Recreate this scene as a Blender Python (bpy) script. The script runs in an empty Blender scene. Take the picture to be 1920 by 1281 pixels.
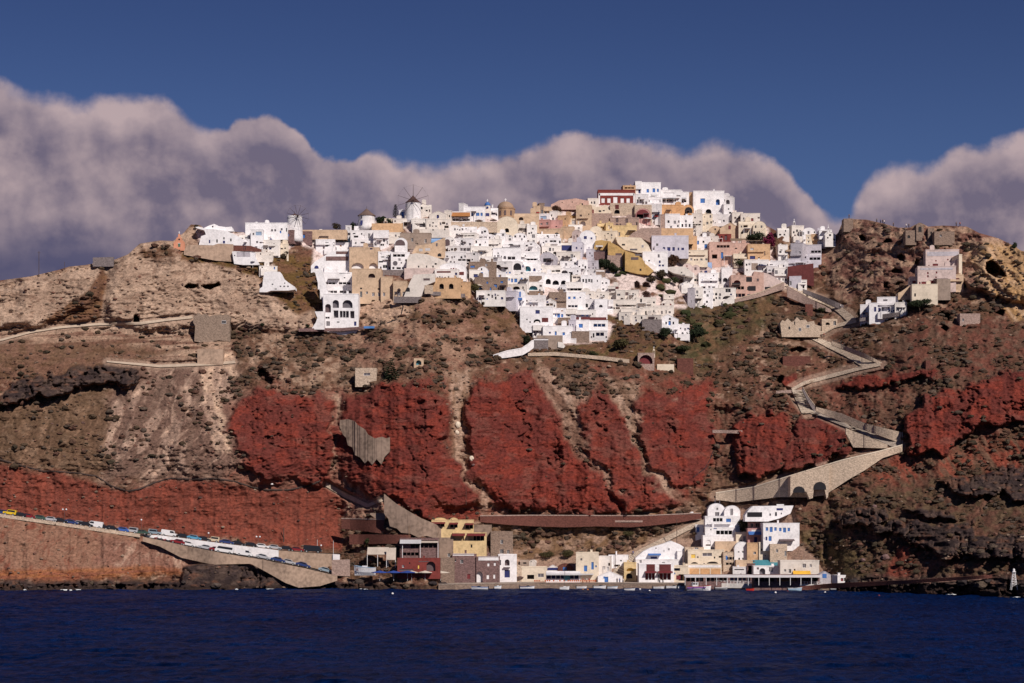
import bpy, math, random
import numpy as np
rnd = random.Random(7)
SC = bpy.context.scene
COL = SC.collection
PI = math.pi
# ---------------------------------------------------------------- camera model
F = 1920*73/36.0
H = 20.0
HY = 997.0
def P(px, py, Y): return ((px-960)*Y/F, Y, H+(HY-py)*Y/F)

# ---------------------------------------------------------------- noise in numpy
_R = np.random.RandomState(11).rand(24, 256, 256)
def vn(x, y, s=0):
    R = _R[s % 24]; xi = np.floor(x).astype(int); yi = np.floor(y).astype(int)
    fx = x-xi; fy = y-yi; fx = fx*fx*(3-2*fx); fy = fy*fy*(3-2*fy)
    a = R[xi & 255, yi & 255]; b = R[(xi+1) & 255, yi & 255]
    c = R[xi & 255, (yi+1) & 255]; d = R[(xi+1) & 255, (yi+1) & 255]
    return (a*(1-fx)+b*fx)*(1-fy)+(c*(1-fx)+d*fx)*fy
def fbm(x, y, o=4, s=0):
    t = 0; a = .5; n = 0
    for k in range(o):
        t = t+a*vn(x, y, s+k); n += a; a *= .5; x = x*2.03+17.1; y = y*2.03+5.7
    return t/n
def ridge(x, y, o=4, s=0):
    t = 0; a = .5; n = 0
    for k in range(o):
        t = t+a*(1-np.abs(2*vn(x, y, s+k)-1)); n += a; a *= .5; x = x*2.1+7.1; y = y*2.1+3.7
    return t/n
def sst(a, b, x):
    t = np.clip((x-a)/(b-a), 0, 1); return t*t*(3-2*t)
def sdpoly(x, y, poly):
    d = np.full(x.shape, 1e9); ins = np.zeros(x.shape, bool); n = len(poly)
    for i in range(n):
        ax, ay = poly[i]; bx, by = poly[(i+1) % n]
        ex, ey = bx-ax, by-ay; L = ex*ex+ey*ey+1e-9
        t = np.clip(((x-ax)*ex+(y-ay)*ey)/L, 0, 1)
        d = np.minimum(d, (x-ax-t*ex)**2+(y-ay-t*ey)**2)
        if ay != by:
            c = ((ay > y) != (by > y)) & (x < (bx-ax)*(y-ay)/(by-ay)+ax)
            ins ^= c
    d = np.sqrt(d); return np.where(ins, d, -d)
def pts(s):
    v = [float(t) for t in s.replace(',', ' ').split()]; return list(zip(v[::2], v[1::2]))
def curve(p, x):
    return np.interp(x, [a for a, b in p], [b for a, b in p])

# ---------------------------------------------------------------- materials
MATS = {}
def nt(name):
    m = bpy.data.materials.new(name); m.use_nodes = True; t = m.node_tree
    return m, t, t.nodes['Principled BSDF']
def N(t, ty, **k):
    n = t.nodes.new(ty)
    for a, b in k.items():
        if a.startswith('i_'): n.inputs[a[2:].replace('_', ' ')].default_value = b
        else: setattr(n, a, b)
    return n
def mat(name, col, rough=.85, var=.12, scale=.35, fine=3.0, bump=.15, spec=.2, style='plaster', col2=None, metal=0):
    if name in MATS: return MATS[name]
    m, t, b = nt(name); L = t.links.new
    b.inputs['Roughness'].default_value = rough
    b.inputs['Specular IOR Level'].default_value = spec
    b.inputs['Metallic'].default_value = metal
    g = N(t, 'ShaderNodeNewGeometry')
    n1 = N(t, 'ShaderNodeTexNoise', i_Scale=scale, i_Detail=4.0); L(g.outputs['Position'], n1.inputs['Vector'])
    n2 = N(t, 'ShaderNodeTexNoise', i_Scale=fine, i_Detail=3.0); L(g.outputs['Position'], n2.inputs['Vector'])
    c2 = col2 or tuple(c*(1-var*2.2) for c in col)
    mx = N(t, 'ShaderNodeMix', data_type='RGBA')
    mx.inputs['A'].default_value = (*[min(1, c*(1+var*.5)) for c in col], 1); mx.inputs['B'].default_value = (*c2, 1)
    if style == 'stone':
        vo = N(t, 'ShaderNodeTexVoronoi', i_Scale=2.3); mp = N(t, 'ShaderNodeMapping'); mp.inputs['Scale'].default_value = (1, 1, 1.7)
        L(g.outputs['Position'], mp.inputs['Vector']); L(mp.outputs[0], vo.inputs['Vector'])
        sp = N(t, 'ShaderNodeSeparateColor'); L(vo.outputs['Color'], sp.inputs[0])
        L(sp.outputs[0], mx.inputs['Factor'])
        bp = N(t, 'ShaderNodeBump', i_Strength=.6, i_Distance=.12); L(vo.outputs['Distance'], bp.inputs['Height']); bp.invert = True
    else:
        ml = N(t, 'ShaderNodeMath', operation='MULTIPLY'); L(n1.outputs[0], ml.inputs[0]); L(n2.outputs[0], ml.inputs[1])
        mr = N(t, 'ShaderNodeMapRange'); mr.inputs['From Min'].default_value = .16; mr.inputs['From Max'].default_value = .42
        L(ml.outputs[0], mr.inputs[0]); L(mr.outputs[0], mx.inputs['Factor'])
        bp = N(t, 'ShaderNodeBump', i_Strength=bump, i_Distance=.1); L(n2.outputs[0], bp.inputs['Height'])
    L(mx.outputs['Result'], b.inputs['Base Color']); L(bp.outputs[0], b.inputs['Normal'])
    MATS[name] = m; return m
WC = dict(  # wall colours
 W=('whitewash', (.78, .74, .75)), W1=('whitewash_bright', (.82, .785, .80)), W2=('whitewash_warm', (.75, .69, .65)), W3=('whitewash_grey', (.66, .62, .625)), W4=('whitewash_worn', (.76, .71, .69)), C=('cream_plaster', (.70, .59, .47)), I=('ivory_plaster', (.68, .61, .56)), Y=('yellow_plaster', (.66, .48, .26)),
 O=('ochre_plaster', (.50, .32, .13)), T=('tan_plaster', (.56, .40, .28)), U=('taupe_render', (.33, .25, .205)), P=('pink_plaster', (.56, .36, .30)),
 A=('apricot_plaster', (.58, .37, .22)), R=('red_plaster', (.20, .042, .036)), K=('pale_pink_plaster', (.60, .47, .44)), G=('grey_plaster', (.48, .44, .48)),
 L=('lilac_plaster', (.58, .54, .60)), M=('maroon_plaster', (.13, .035, .035)), E=('concrete', (.29, .205, .16)), F=('stained_concrete', (.42, .295, .22)), D=('dusty_pink_plaster', (.5, .27, .25)),
 B=('blue_plaster', (.25, .38, .62)), V=('mauve_plaster', (.19, .115, .115)), N=('orange_plaster', (.60, .335, .17)))
WN = dict(W='white', C='cream', I='ivory', Y='yellow', O='ochre', T='tan', U='taupe', P='pink', A='apricot', R='red', K='pale pink', G='grey', L='lilac white',
 M='maroon', E='concrete', F='concrete', D='dusty pink', B='blue', V='mauve', N='orange', S='brown stone', Z='dark red stone', X='pink stone', Q='grey stone', J='pale stone', H='taupe stone')
SCOL = dict(S=('brown_stone', (.27, .19, .15)), Z=('red_stone', (.155, .058, .045)), X=('pink_stone', (.40, .28, .24)), Q=('grey_stone', (.22, .18, .18)), J=('pale_stone', (.56, .43, .33)), H=('taupe_stone', (.31, .225, .175)))
def wmat(c):
    if c == 'V': return mat('mauve_stone', (.21, .125, .12), var=.2, style='stone')
    if c == 'E': return mat('concrete', WC['E'][1], var=.22, scale=.15, fine=.8, bump=.4)
    if c == 'F': return mat('stained_concrete', WC['F'][1], var=.22, scale=.12, fine=.9, bump=.5)
    if c in SCOL: return mat(SCOL[c][0], SCOL[c][1], var=.17, style='stone')
    return mat(WC[c][0], WC[c][1], var=.10 if c[0] in 'WCIL' else .14, fine=1.3, bump=.3)
OC = dict(k=('dark_glass', (.016, .014, .018)), b=('blue_paint', (.05, .15, .42)), n=('navy_paint', (.025, .03, .13)), r=('maroon_paint', (.16, .025, .03)),
 g=('grey_shutter', (.12, .105, .12)), l=('pale_shutter', (.5, .48, .5)), t=('teal_paint', (.06, .22, .28)), m=('mauve_shade', (.12, .08, .085)), c=('cream_paint', (.6, .5, .42)),
 o=('rust_paint', (.4, .17, .06)), w=('white_paint', (.78, .75, .76)), y=('yellow_paint', (.75, .5, .1)), e=('green_paint', (.07, .13, .09)), u=('pale_blue_paint', (.3, .4, .55)))
ON = dict(k='dark', b='blue', n='navy', r='maroon', g='grey', l='pale', t='teal', m='brown', c='cream', o='rust', w='white', y='yellow', e='green', u='pale blue')
def omat(c):
    n, v = OC[c]; return mat(n, v, rough=.5 if c in 'k' else .6, var=.1, spec=.25 if c == 'k' else .3, bump=.02)

# ---------------------------------------------------------------- mesh builder
class MB:
    def __init__(s): s.v = []; s.f = []
    def poly(s, p):
        i = len(s.v); s.v += [tuple(q) for q in p]; s.f.append(tuple(range(i, i+len(p))))
    def box(s, x0, x1, y0, y1, z0, z1):
        i = len(s.v)
        s.v += [(x0, y0, z0), (x1, y0, z0), (x1, y1, z0), (x0, y1, z0), (x0, y0, z1), (x1, y0, z1), (x1, y1, z1), (x0, y1, z1)]
        for q in ((0, 3, 2, 1), (4, 5, 6, 7), (0, 1, 5, 4), (1, 2, 6, 5), (2, 3, 7, 6), (3, 0, 4, 7)): s.f.append(tuple(i+k for k in q))
    def prism(s, o, y0, y1, caps=True):      # outline in x,z extruded along y
        i = len(s.v); n = len(o)
        s.v += [(x, y0, z) for x, z in o]+[(x, y1, z) for x, z in o]
        if caps: s.f.append(tuple(range(i, i+n))); s.f.append(tuple(range(i+2*n-1, i+n-1, -1)))
        for k in range(n): s.f.append((i+k, i+(k+1) % n, i+n+(k+1) % n, i+n+k))
    def xprism(s, o, x0, x1):                # outline in y,z extruded along x
        i = len(s.v); n = len(o)
        s.v += [(x0, y, z) for y, z in o]+[(x1, y, z) for y, z in o]
        s.f.append(tuple(range(i, i+n))); s.f.append(tuple(range(i+2*n-1, i+n-1, -1)))
        for k in range(n): s.f.append((i+k, i+(k+1) % n, i+n+(k+1) % n, i+n+k))
    def lathe(s, prof, cx=0, cy=0, n=20):    # prof: (r,z)
        i = len(s.v)
        for r, z in prof:
            for k in range(n):
                a = 2*PI*k/n; s.v.append((cx+r*math.cos(a), cy+r*math.sin(a), z))
        for j in range(len(prof)-1):
            for k in range(n): s.f.append((i+j*n+k, i+j*n+(k+1) % n, i+(j+1)*n+(k+1) % n, i+(j+1)*n+k))
        s.f.append(tuple(i+k for k in range(n))[::-1]); s.f.append(tuple(i+(len(prof)-1)*n+k for k in range(n)))
    def tube(s, p, r, n=6, taper=1.0):
        from mathutils import Vector
        p = [Vector(q) for q in p]; i = len(s.v); m = len(p)
        for j, q in enumerate(p):
            d = (p[min(j+1, m-1)]-p[max(j-1, 0)]).normalized()
            u = d.cross(Vector((0.3, .1, 1)) if abs(d.z) < .9 else Vector((1, 0, 0))).normalized(); w = d.cross(u)
            rr = r*(1+(taper-1)*j/max(1, m-1))
            for k in range(n):
                a = 2*PI*k/n; s.v.append(tuple(q+u*(rr*math.cos(a))+w*(rr*math.sin(a))))
        for j in range(m-1):
            for k in range(n): s.f.append((i+j*n+k, i+j*n+(k+1) % n, i+(j+1)*n+(k+1) % n, i+(j+1)*n+k))
        s.f.append(tuple(i+k for k in range(n))[::-1]); s.f.append(tuple(i+(m-1)*n+k for k in range(n)))
    def blob(s, c, r, jit=.2, sub=1, rr=rnd):
        V, Fc = ICO[sub]; i = len(s.v)
        for v in V:
            k = 1+rr.uniform(-jit, jit); s.v.append((c[0]+v[0]*r[0]*k, c[1]+v[1]*r[1]*k, c[2]+v[2]*r[2]*k))
        s.f += [tuple(i+a for a in f) for f in Fc]
    def build(s, name, m, parent=None, smooth=False):
        me = bpy.data.meshes.new(name); me.from_pydata(s.v, [], s.f); me.materials.append(m)
        if smooth: me.polygons.foreach_set('use_smooth', [True]*len(me.polygons))
        o = bpy.data.objects.new(name, me); COL.objects.link(o)
        if parent: o.parent = parent
        return o
def _ico(sub):
    import bmesh
    b = bmesh.new(); bmesh.ops.create_icosphere(b, subdivisions=sub, radius=1)
    V = [tuple(v.co) for v in b.verts]; b.verts.index_update(); Fc = [tuple(v.index for v in f.verts) for f in b.faces]; b.free()
    return V, Fc
ICO = {1: _ico(1), 2: _ico(2), 3: _ico(3)}
THINGS = []
def tag(o, label=None, cat=None, group=None, kind=None):
    if label: o['label'] = label
    if cat: o['category'] = cat; THINGS.append(o)
    if group: o['group'] = group
    if kind: o['kind'] = kind
    return o
def empty(name, loc, rz=0, label=None, cat=None, group=None):
    o = bpy.data.objects.new(name, None); COL.objects.link(o); o.location = loc; o.rotation_euler = (0, 0, rz)
    o.empty_display_size = 1; tag(o, label, cat, group); return o
KIDS = {}
def copy_tree(o, parent=None):
    c = o.copy(); COL.objects.link(c)
    if parent: c.parent = parent
    for ch in [x for x in o.children]: copy_tree(ch, c)
    return c
# ---------------------------------------------------------------- terrain
TOP = pts("-700 640 -400 600 -200 545 -60 530 0 526 60 518 110 506 130 500 160 497 215 487 240 477 262 457 300 451 325 452 345 436 352 428 358 421 375 422 384 430 430 434 460 436 540 444 600 438 650 432 700 415 760 408 830 404 950 408 1000 400 1040 388 1120 378 1200 378 1300 380 1370 392 1430 420 1470 440 1500 446 1540 452 1560 447 1572 436 1580 416 1591 409 1600 411 1625 412 1655 419 1684 427 1705 427 1717 421 1729 419 1740 425 1768 423 1813 425 1836 437 1872 447 1903 462 1914 470 1960 480 2100 520 2400 600 2700 680")
SHORE = pts("-700 1107 0 1107 300 1105 640 1104 800 1106 1000 1103 1300 1104 1550 1107 1700 1112 1920 1121 2100 1125 2700 1125")
TC = [-700, 0, 200, 400, 640, 900, 1150, 1350, 1550, 1750, 1920, 2700]
TR = [340, 450, 520, 600, 640, 700, 760, 880, 960, 1040, 1110]
TT = np.array([
 [1., 1.5, 1.8, 1.5, .6, .9, .9, 1.3, 1.6, 1.2, 1.5], [1., 1.5, 1.8, 1.5, .6, .9, .9, 1.3, 1.6, 1.2, 1.5],
 [1., 1.8, 2.2, 1.8, .6, .9, .9, 1.3, 1.7, 1.2, 1.5], [1., 1.4, 2.0, 2.0, .6, .8, .9, 1.4, 1.7, 1.2, 1.5],
 [.8, .85, .9, 1.0, .7, .6, 1.8, 2.2, 1.5, .7, 1.2], [.8, .8, .85, 1.2, .7, .65, 2.2, 2.4, 1.8, .55, .6],
 [.8, .8, .85, .8, .65, .65, 2.0, 2.2, 1.6, .5, .6], [.8, .8, .85, .6, .6, .65, 1.2, 1.3, .7, .6, .8],
 [.9, 1.1, 1.1, .55, .55, .6, .9, .8, .8, .8, 1.], [1., 1.2, 1.1, .6, .6, .7, 1.3, .9, 1.3, 1.1, 1.2],
 [1., 1.2, 1.1, .6, .6, .7, 1.3, .9, 1.3, 1.1, 1.2], [1., 1.2, 1.1, .6, .6, .7, 1.3, .9, 1.3, 1.1, 1.2]])
ROAD_U = pts("-700 870 -60 957 0 965 120 982 215 996 262 1003 300 1005 363 1013 423 1021 490 1029 555 1035 600 1038 636 1039")
ROAD_L = pts("262 1004 289 1011 353 1025 420 1038 493 1049 568 1064 632 1079")
MAINX = np.arange(-60, 1981, 2.0)
US = np.concatenate([np.arange(-700, -60, 8.0), MAINX, np.arange(1984, 2700, 8.0)])
NR = 500
top = curve(TOP, US); sho = curve(SHORE, US)
tt = np.linspace(0, 1, NR)[:, None]
GX = np.broadcast_to(US[None, :], (NR, len(US))).copy()
GY = sho[None, :]+(top-sho)[None, :]*tt
def slopemap(x, y):
    ci = np.interp(x, TC, range(len(TC))); ri = np.interp(y, TR, range(len(TR)))
    c0 = np.clip(np.floor(ci).astype(int), 0, len(TC)-2); r0 = np.clip(np.floor(ri).astype(int), 0, len(TR)-2)
    fc = ci-c0; fr = ri-r0; fc = fc*fc*(3-2*fc)
    return (TT[c0, r0]*(1-fc)+TT[c0+1, r0]*fc)*(1-fr)+(TT[c0, r0+1]*(1-fc)+TT[c0+1, r0+1]*fc)*fr
T = slopemap(GX, GY)
def jump(line, x0, x1, J, soft=25, softr=95):
    yl = curve(line, US)[None, :]; w = sst(x0-soft, x0, US)*(1-sst(x1, x1+softr, US))
    g = np.exp(-((GY-yl+1.0)/1.3)**2); g /= g.sum(0, keepdims=True)+1e-9
    return g*(J*w)[None, :]
dJ = jump(ROAD_U, -900, 640, 10)+jump(ROAD_L, 290, 634, 7)+jump(pts("800 1095 1560 1094"), 835, 1550, 14, 45, 60)
CUM = np.cumsum(dJ, 0)
relax = np.where(GX < 760, sst(1000, 820, GY), sst(1080, 900, GY))
YB = np.zeros_like(GX); YB[0] = H*F/(sho-HY)
for i in range(1, NR):
    s = (HY-GY[i])/F; ds = (GY[i-1]-GY[i])/F
    YB[i] = YB[i-1]+YB[i-1]*ds/np.maximum(T[i]-s, .12)
YB = YB+CUM*(1-relax)
YB = YB+(712-H*F/(sho-HY))[None, :]*.8*sst(1085, 850, GY)*sst(1480, 1700, GX)
# relief features: polygon, protrusion in metres (negative = hollow), edge width px, warp px
RED = dict(
 bigleft=pts("430 790 455 750 480 735 560 738 600 745 622 760 625 800 622 900 560 907 480 893 440 850"),
 a=pts("640 770 655 740 690 724 800 722 832 745 838 800 835 835 855 860 885 900 900 950 820 935 815 972 790 965 760 950 720 935 690 920 640 905 628 850 630 800"),
 b=pts("872 800 880 730 915 710 985 706 1008 725 1030 760 1055 805 1080 845 1110 880 1150 955 1100 964 1000 962 930 948 905 905 880 880"),
 b2=pts("1090 775 1105 728 1135 725 1160 775 1175 800 1200 850 1212 890 1265 938 1235 955 1165 952 1150 900 1105 865 1088 820"),
 c=pts("1195 760 1215 742 1265 742 1295 720 1322 703 1330 760 1336 810 1340 850 1330 880 1300 908 1262 908 1235 880 1212 850 1200 800"),
 d1=pts("1380 830 1390 790 1412 770 1440 778 1480 786 1478 825 1462 875 1445 890 1392 893 1380 862"),
 d2=pts("1484 800 1500 782 1545 778 1592 805 1594 848 1560 868 1500 884 1466 884 1466 868"),
 e=pts("1700 838 1704 785 1722 752 1745 737 1830 726 1870 705 1990 690 1990 790 1925 792 1850 800 1800 818 1772 850 1730 850"),
 f=pts("1565 728 1600 714 1680 705 1750 692 1765 700 1740 714 1690 724 1600 737 1572 735"),
 g=pts("1480 740 1472 715 1480 702 1500 698 1510 708 1500 722"))
LAVA = dict(
 l=pts("-700 730 0 735 50 715 100 702 170 690 235 692 265 706 240 722 170 722 110 735 50 752 0 760 -700 770"),
 s=pts("345 1062 400 1055 440 1058 470 1050 520 1052 530 1062 545 1082 548 1105 340 1106"),
 r1=pts("1570 972 1600 955 1655 952 1662 972 1640 985 1590 990"),
 r2=pts("1618 985 1700 975 1760 985 1830 975 1830 1005 1990 1000 1990 1045 1850 1050 1765 1045 1740 1028 1690 1005 1640 1000"),
 r3=pts("1760 905 1800 900 1850 890 1990 860 1990 950 1900 945 1880 920 1830 935 1800 920"),
 r4=pts("1700 955 1790 958 1800 972 1720 968"))
CAVES = [pts("346 537 352 533 366 533 372 536 362 541 350 541"), pts("378 536 390 533 402 533 410 530 412 535 402 539 395 543 385 541"),
 pts("250 604 251 591 259 590 261 604"), pts("1188 541 1190 530 1194 527 1199 531 1200 539"), pts("1204 539 1205 532 1210 529 1216 531 1219 539"),
 pts("1203 559 1204 550 1210 546 1217 550 1218 559"), pts("1160 512 1163 506 1169 508 1174 516"), pts("1848 505 1850 492 1860 488 1870 495 1884 510 1886 518 1866 520 1852 512"),
 pts("1611 444 1617 440 1624 446 1622 452 1614 451"), pts("1656 455 1662 448 1670 449 1672 454"), pts("1683 480 1690 476 1697 481 1696 490 1686 488"),
 pts("1670 510 1678 503 1690 507 1692 513 1676 513"), pts("1657 540 1659 530 1665 529 1667 541"), pts("1680 535 1685 529 1692 530 1694 536"),
 pts("1714 495 1718 486 1724 488 1722 498"), pts("1755 590 1770 582 1781 590 1779 602 1770 594"), pts("1765 615 1771 610 1778 616 1774 622"),
 pts("900 1060 905 1055 914 1058 912 1066 902 1066"), pts("1866 588 1874 580 1884 582 1880 592"), pts("850 1062 856 1058 866 1060 866 1068 852 1068"),
 pts("1455 715 1462 703 1470 705 1466 722"), pts("478 700 490 690 502 700 512 712 508 722 490 712"), pts("1480 655 1500 650 1512 655 1498 664 1484 664")]
VILL = [pts("585 500 590 440 660 425 700 410 760 402 830 402 930 402 1000 395 1040 380 1120 370 1300 370 1380 392 1440 420 1450 470 1480 490 1480 540 1420 556 1290 578 1250 578 1290 625 1262 628 1230 606 1160 590 1140 640 1010 650 985 600 940 570 890 560 870 520 820 520 760 520 715 512 660 510"),
 pts("365 428 400 420 440 425 460 418 540 425 585 440 590 465 540 475 530 470 500 480 515 500 480 500 440 495 437 470 372 455")]
HARB = [pts("820 1096 830 1075 900 1040 980 1050 1080 1040 1190 1040 1240 1015 1320 1000 1325 950 1390 950 1400 950 1488 950 1500 1020 1540 1055 1560 1096"), ]
REL = np.zeros_like(GX)
WXn = fbm(GX/23, GY/23, 4, 1)-.5; WYn = fbm(GX/23+50, GY/23, 4, 5)-.5
def block(poly, mrg):
    xs = [p[0] for p in poly]; ys = [p[1] for p in poly]
    return np.nonzero((GX > min(xs)-mrg) & (GX < max(xs)+mrg) & (GY > min(ys)-mrg) & (GY < max(ys)+mrg))
def pmask(poly, edge, warp):
    ix = block(poly, abs(edge)+warp+2); x = GX[ix]+WXn[ix]*warp*2; y = GY[ix]+WYn[ix]*warp*2
    return ix, sst(-edge*.5, edge*.5, sdpoly(x, y, poly))
redm = np.zeros_like(GX); lavm = np.zeros_like(GX); vilm = np.zeros_like(GX)
for k, p in RED.items():
    ix, m = pmask(p, 8 if k in ('d1', 'd2', 'g', 'f', 'e') else 14, 22); redm[ix] = np.maximum(redm[ix], m)
    REL[ix] += m*(6.0 if k in ('d1', 'd2', 'e') else 3.5 if k == 'g' else 3.0 if k == 'f' else 3.4)
for k, p in LAVA.items():
    ix, m = pmask(p, 6, 16 if k != 's' else 5); lavm[ix] = np.maximum(lavm[ix], m); REL[ix] += m*(5 if k == 's' else 4)
for p in VILL+HARB:
    ix, m = pmask(p, 8, 2); vilm[ix] = np.maximum(vilm[ix], m)
# mid-left gully ridges, rock shoulders
for p, d, e, w in [(pts("200 600 215 490 262 458 330 455 440 500 500 545 590 585 590 625 440 610 300 620"), 5, 22, 8),
    (pts("0 610 0 550 130 515 190 510 185 560 90 610"), 5, 16, 6), (pts("-600 600 -600 560 0 545 0 612"), 5, 16, 6),
    (pts("1575 440 1590 408 1660 418 1720 422 1830 436 1900 465 1990 480 1990 560 1900 560 1830 500 1700 470 1600 470"), 3, 14, 10),
    (pts("1800 520 1830 470 1850 460 1990 470 1990 575 1900 570 1860 550 1830 545"), 6, 12, 8),
    (pts("1440 610 1470 582 1500 580 1540 590 1540 615 1500 625 1460 630"), 3, 6, 5), (pts("560 600 590 580 600 618 560 620"), 2, 6, 2),
    (pts("620 760 640 740 640 905 622 905"), -1.5, 10, 4), (pts("838 750 872 750 885 880 900 920 880 900 850 850"), -2, 12, 4)]:
    ix, m = pmask(p, e, w); REL[ix] += m*d
lavm = np.maximum(lavm, sst(1072, 1092, GY+WXn*18)*(sst(1560, 1600, GX)+(1-sst(640, 830, GX))*sst(1086, 1094, GY+WXn*14)).clip(0, 1))
flat = vilm*.85
roadm = np.exp(-((GY-curve(ROAD_U, GX)-0)/7)**2)*(GX < 640)+np.exp(-((GY-curve(ROAD_L, GX))/7)**2)*(GX > 262)*(GX < 640)+sst(1086, 1092, GY)*(GX > 825)*(GX < 1560)
PATHL = ["1473 534 1508 552 1550 567 1574 581 1606 600 1562 613 1543 626 1515 630 1557 648 1585 660 1618 678 1652 682 1610 691 1558 705 1509 718 1485 730 1498 752 1514 774 1530 770 1580 794 1644 820 1688 835 1650 850 1581 867 1494 893 1413 918 1342 928", "1174 1048 1202 1034 1242 1014 1292 990 1326 977", "1158 1092 1164 1074 1180 1058 1194 1042",
 "-60 642 0 638 60 622 110 614 180 608 260 606 310 600 360 595", "200 678 300 686 400 682 440 678", "720 934 690 948 648 929 612 908"]
pathm = np.zeros_like(GX)
for k, ln in enumerate(PATHL):
    q_ = pts(ln); ix = block(q_, 14); x, y = GX[ix], GY[ix]; d = np.full(x.shape, 1e9)
    for (ax, ay), (bx, by) in zip(q_[:-1], q_[1:]):
        t_ = np.clip(((x-ax)*(bx-ax)+(y-ay)*(by-ay))/((bx-ax)**2+(by-ay)**2), 0, 1); d = np.minimum(d, np.hypot(x-ax-t_*(bx-ax), y-ay-t_*(by-ay)))
    w_ = 9 if k < 3 else 5; pathm[ix] = np.maximum(pathm[ix], 1-sst(w_, w_+5, d))
roadm = np.clip(roadm+pathm, 0, 1)
smm = sst(885, 925, GY)*(1-sst(600, 640, GX))*(1-sst(1070, 1082, GY))
rough = (1-flat)*(1-roadm)*(1-.42*smm)
tanm = np.zeros_like(GX)
for p in [pts("-700 560 0 528 110 508 215 487 262 455 330 447 350 425 385 425 380 460 470 490 545 545 590 560 600 622 440 615 300 632 100 612 -700 620")]:
    ix, m = pmask(p, 12, 8); tanm[ix] = m
REL += rough*((ridge(GX/95, GY/80, 4, 3)-.55)*9*(1-.4*redm))
REL += rough*((fbm(GX/16, GY/14, 4, 9)-.5)*3.0*(1-.55*tanm)*(1-.4*redm))
REL += rough*(fbm(GX/4.5, GY/4, 2, 13)-.5)*.9
crk = sst(.80, .93, ridge(GX/46+WXn*1.6, GY/150+WYn, 3, 16))*redm
REL -= rough*crk*1.8
REL += rough*redm*((ridge(GX/40, GY/170, 3, 7)-.5)*4+(ridge(GX/8, GY/3.2, 3, 4)-.5)*1.1)
REL += smm*(1-roadm)*((ridge(GX/30, GY/260, 3, 5)-.5)*2.6+(fbm(GX/7, GY/60, 3, 9)-.5)*1.0)
strat = np.sin((GY+WYn*26+GX*.10)*.75)+.6*np.sin((GY+WXn*20-GX*.06)*1.6)
REL += rough*tanm*(strat*.42*sst(.42, .62, fbm(GX/60, GY/30, 3, 6))+(ridge(GX/16, GY/5, 3, 8)-.5)*1.1)
cellx = ridge(GX/13+WYn, GY/34, 2, 2); celly = ridge(GX/60, GY/11, 3, 12)
REL += rough*lavm*((1-sst(.78, .95, cellx))*3.4+(celly-.5)*4+(ridge(GX/6, GY/6, 2, 15)-.5)*1.4)
REL += rough*(1-redm)*(1-lavm)*(1-tanm)*(ridge(GX/9, GY/5, 3, 10)-.5)*1.3
for p in CAVES:
    ix, m = pmask(p, 1.6, 1.2); REL[ix] = REL[ix]*(1-m)-m*7
YY = YB-REL
YY = np.maximum(YY, YB[0][None, :]-6)
NMI = np.nonzero((US >= -60) & (US <= 1980))[0][0]
def terrY(px, py):
    j = float(np.interp(px, US, range(len(US)))); j0 = min(int(j), len(US)-2); fj = j-j0; r = []
    for jj in (j0, j0+1):
        t = (sho[jj]-py)/(sho[jj]-top[jj])*(NR-1); t = min(max(t, 0), NR-1.001); i = int(t); r.append(YY[i, jj]*(1-t+i)+YY[i+1, jj]*(t-i))
    return r[0]*(1-fj)+r[1]*fj
def terrMin(x0, x1, y0, y1, n=5, m=4):
    return min(terrY(x0+(x1-x0)*i/(n-1), y0+(y1-y0)*k/max(1, m-1)) for i in range(n) for k in range(m))
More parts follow.
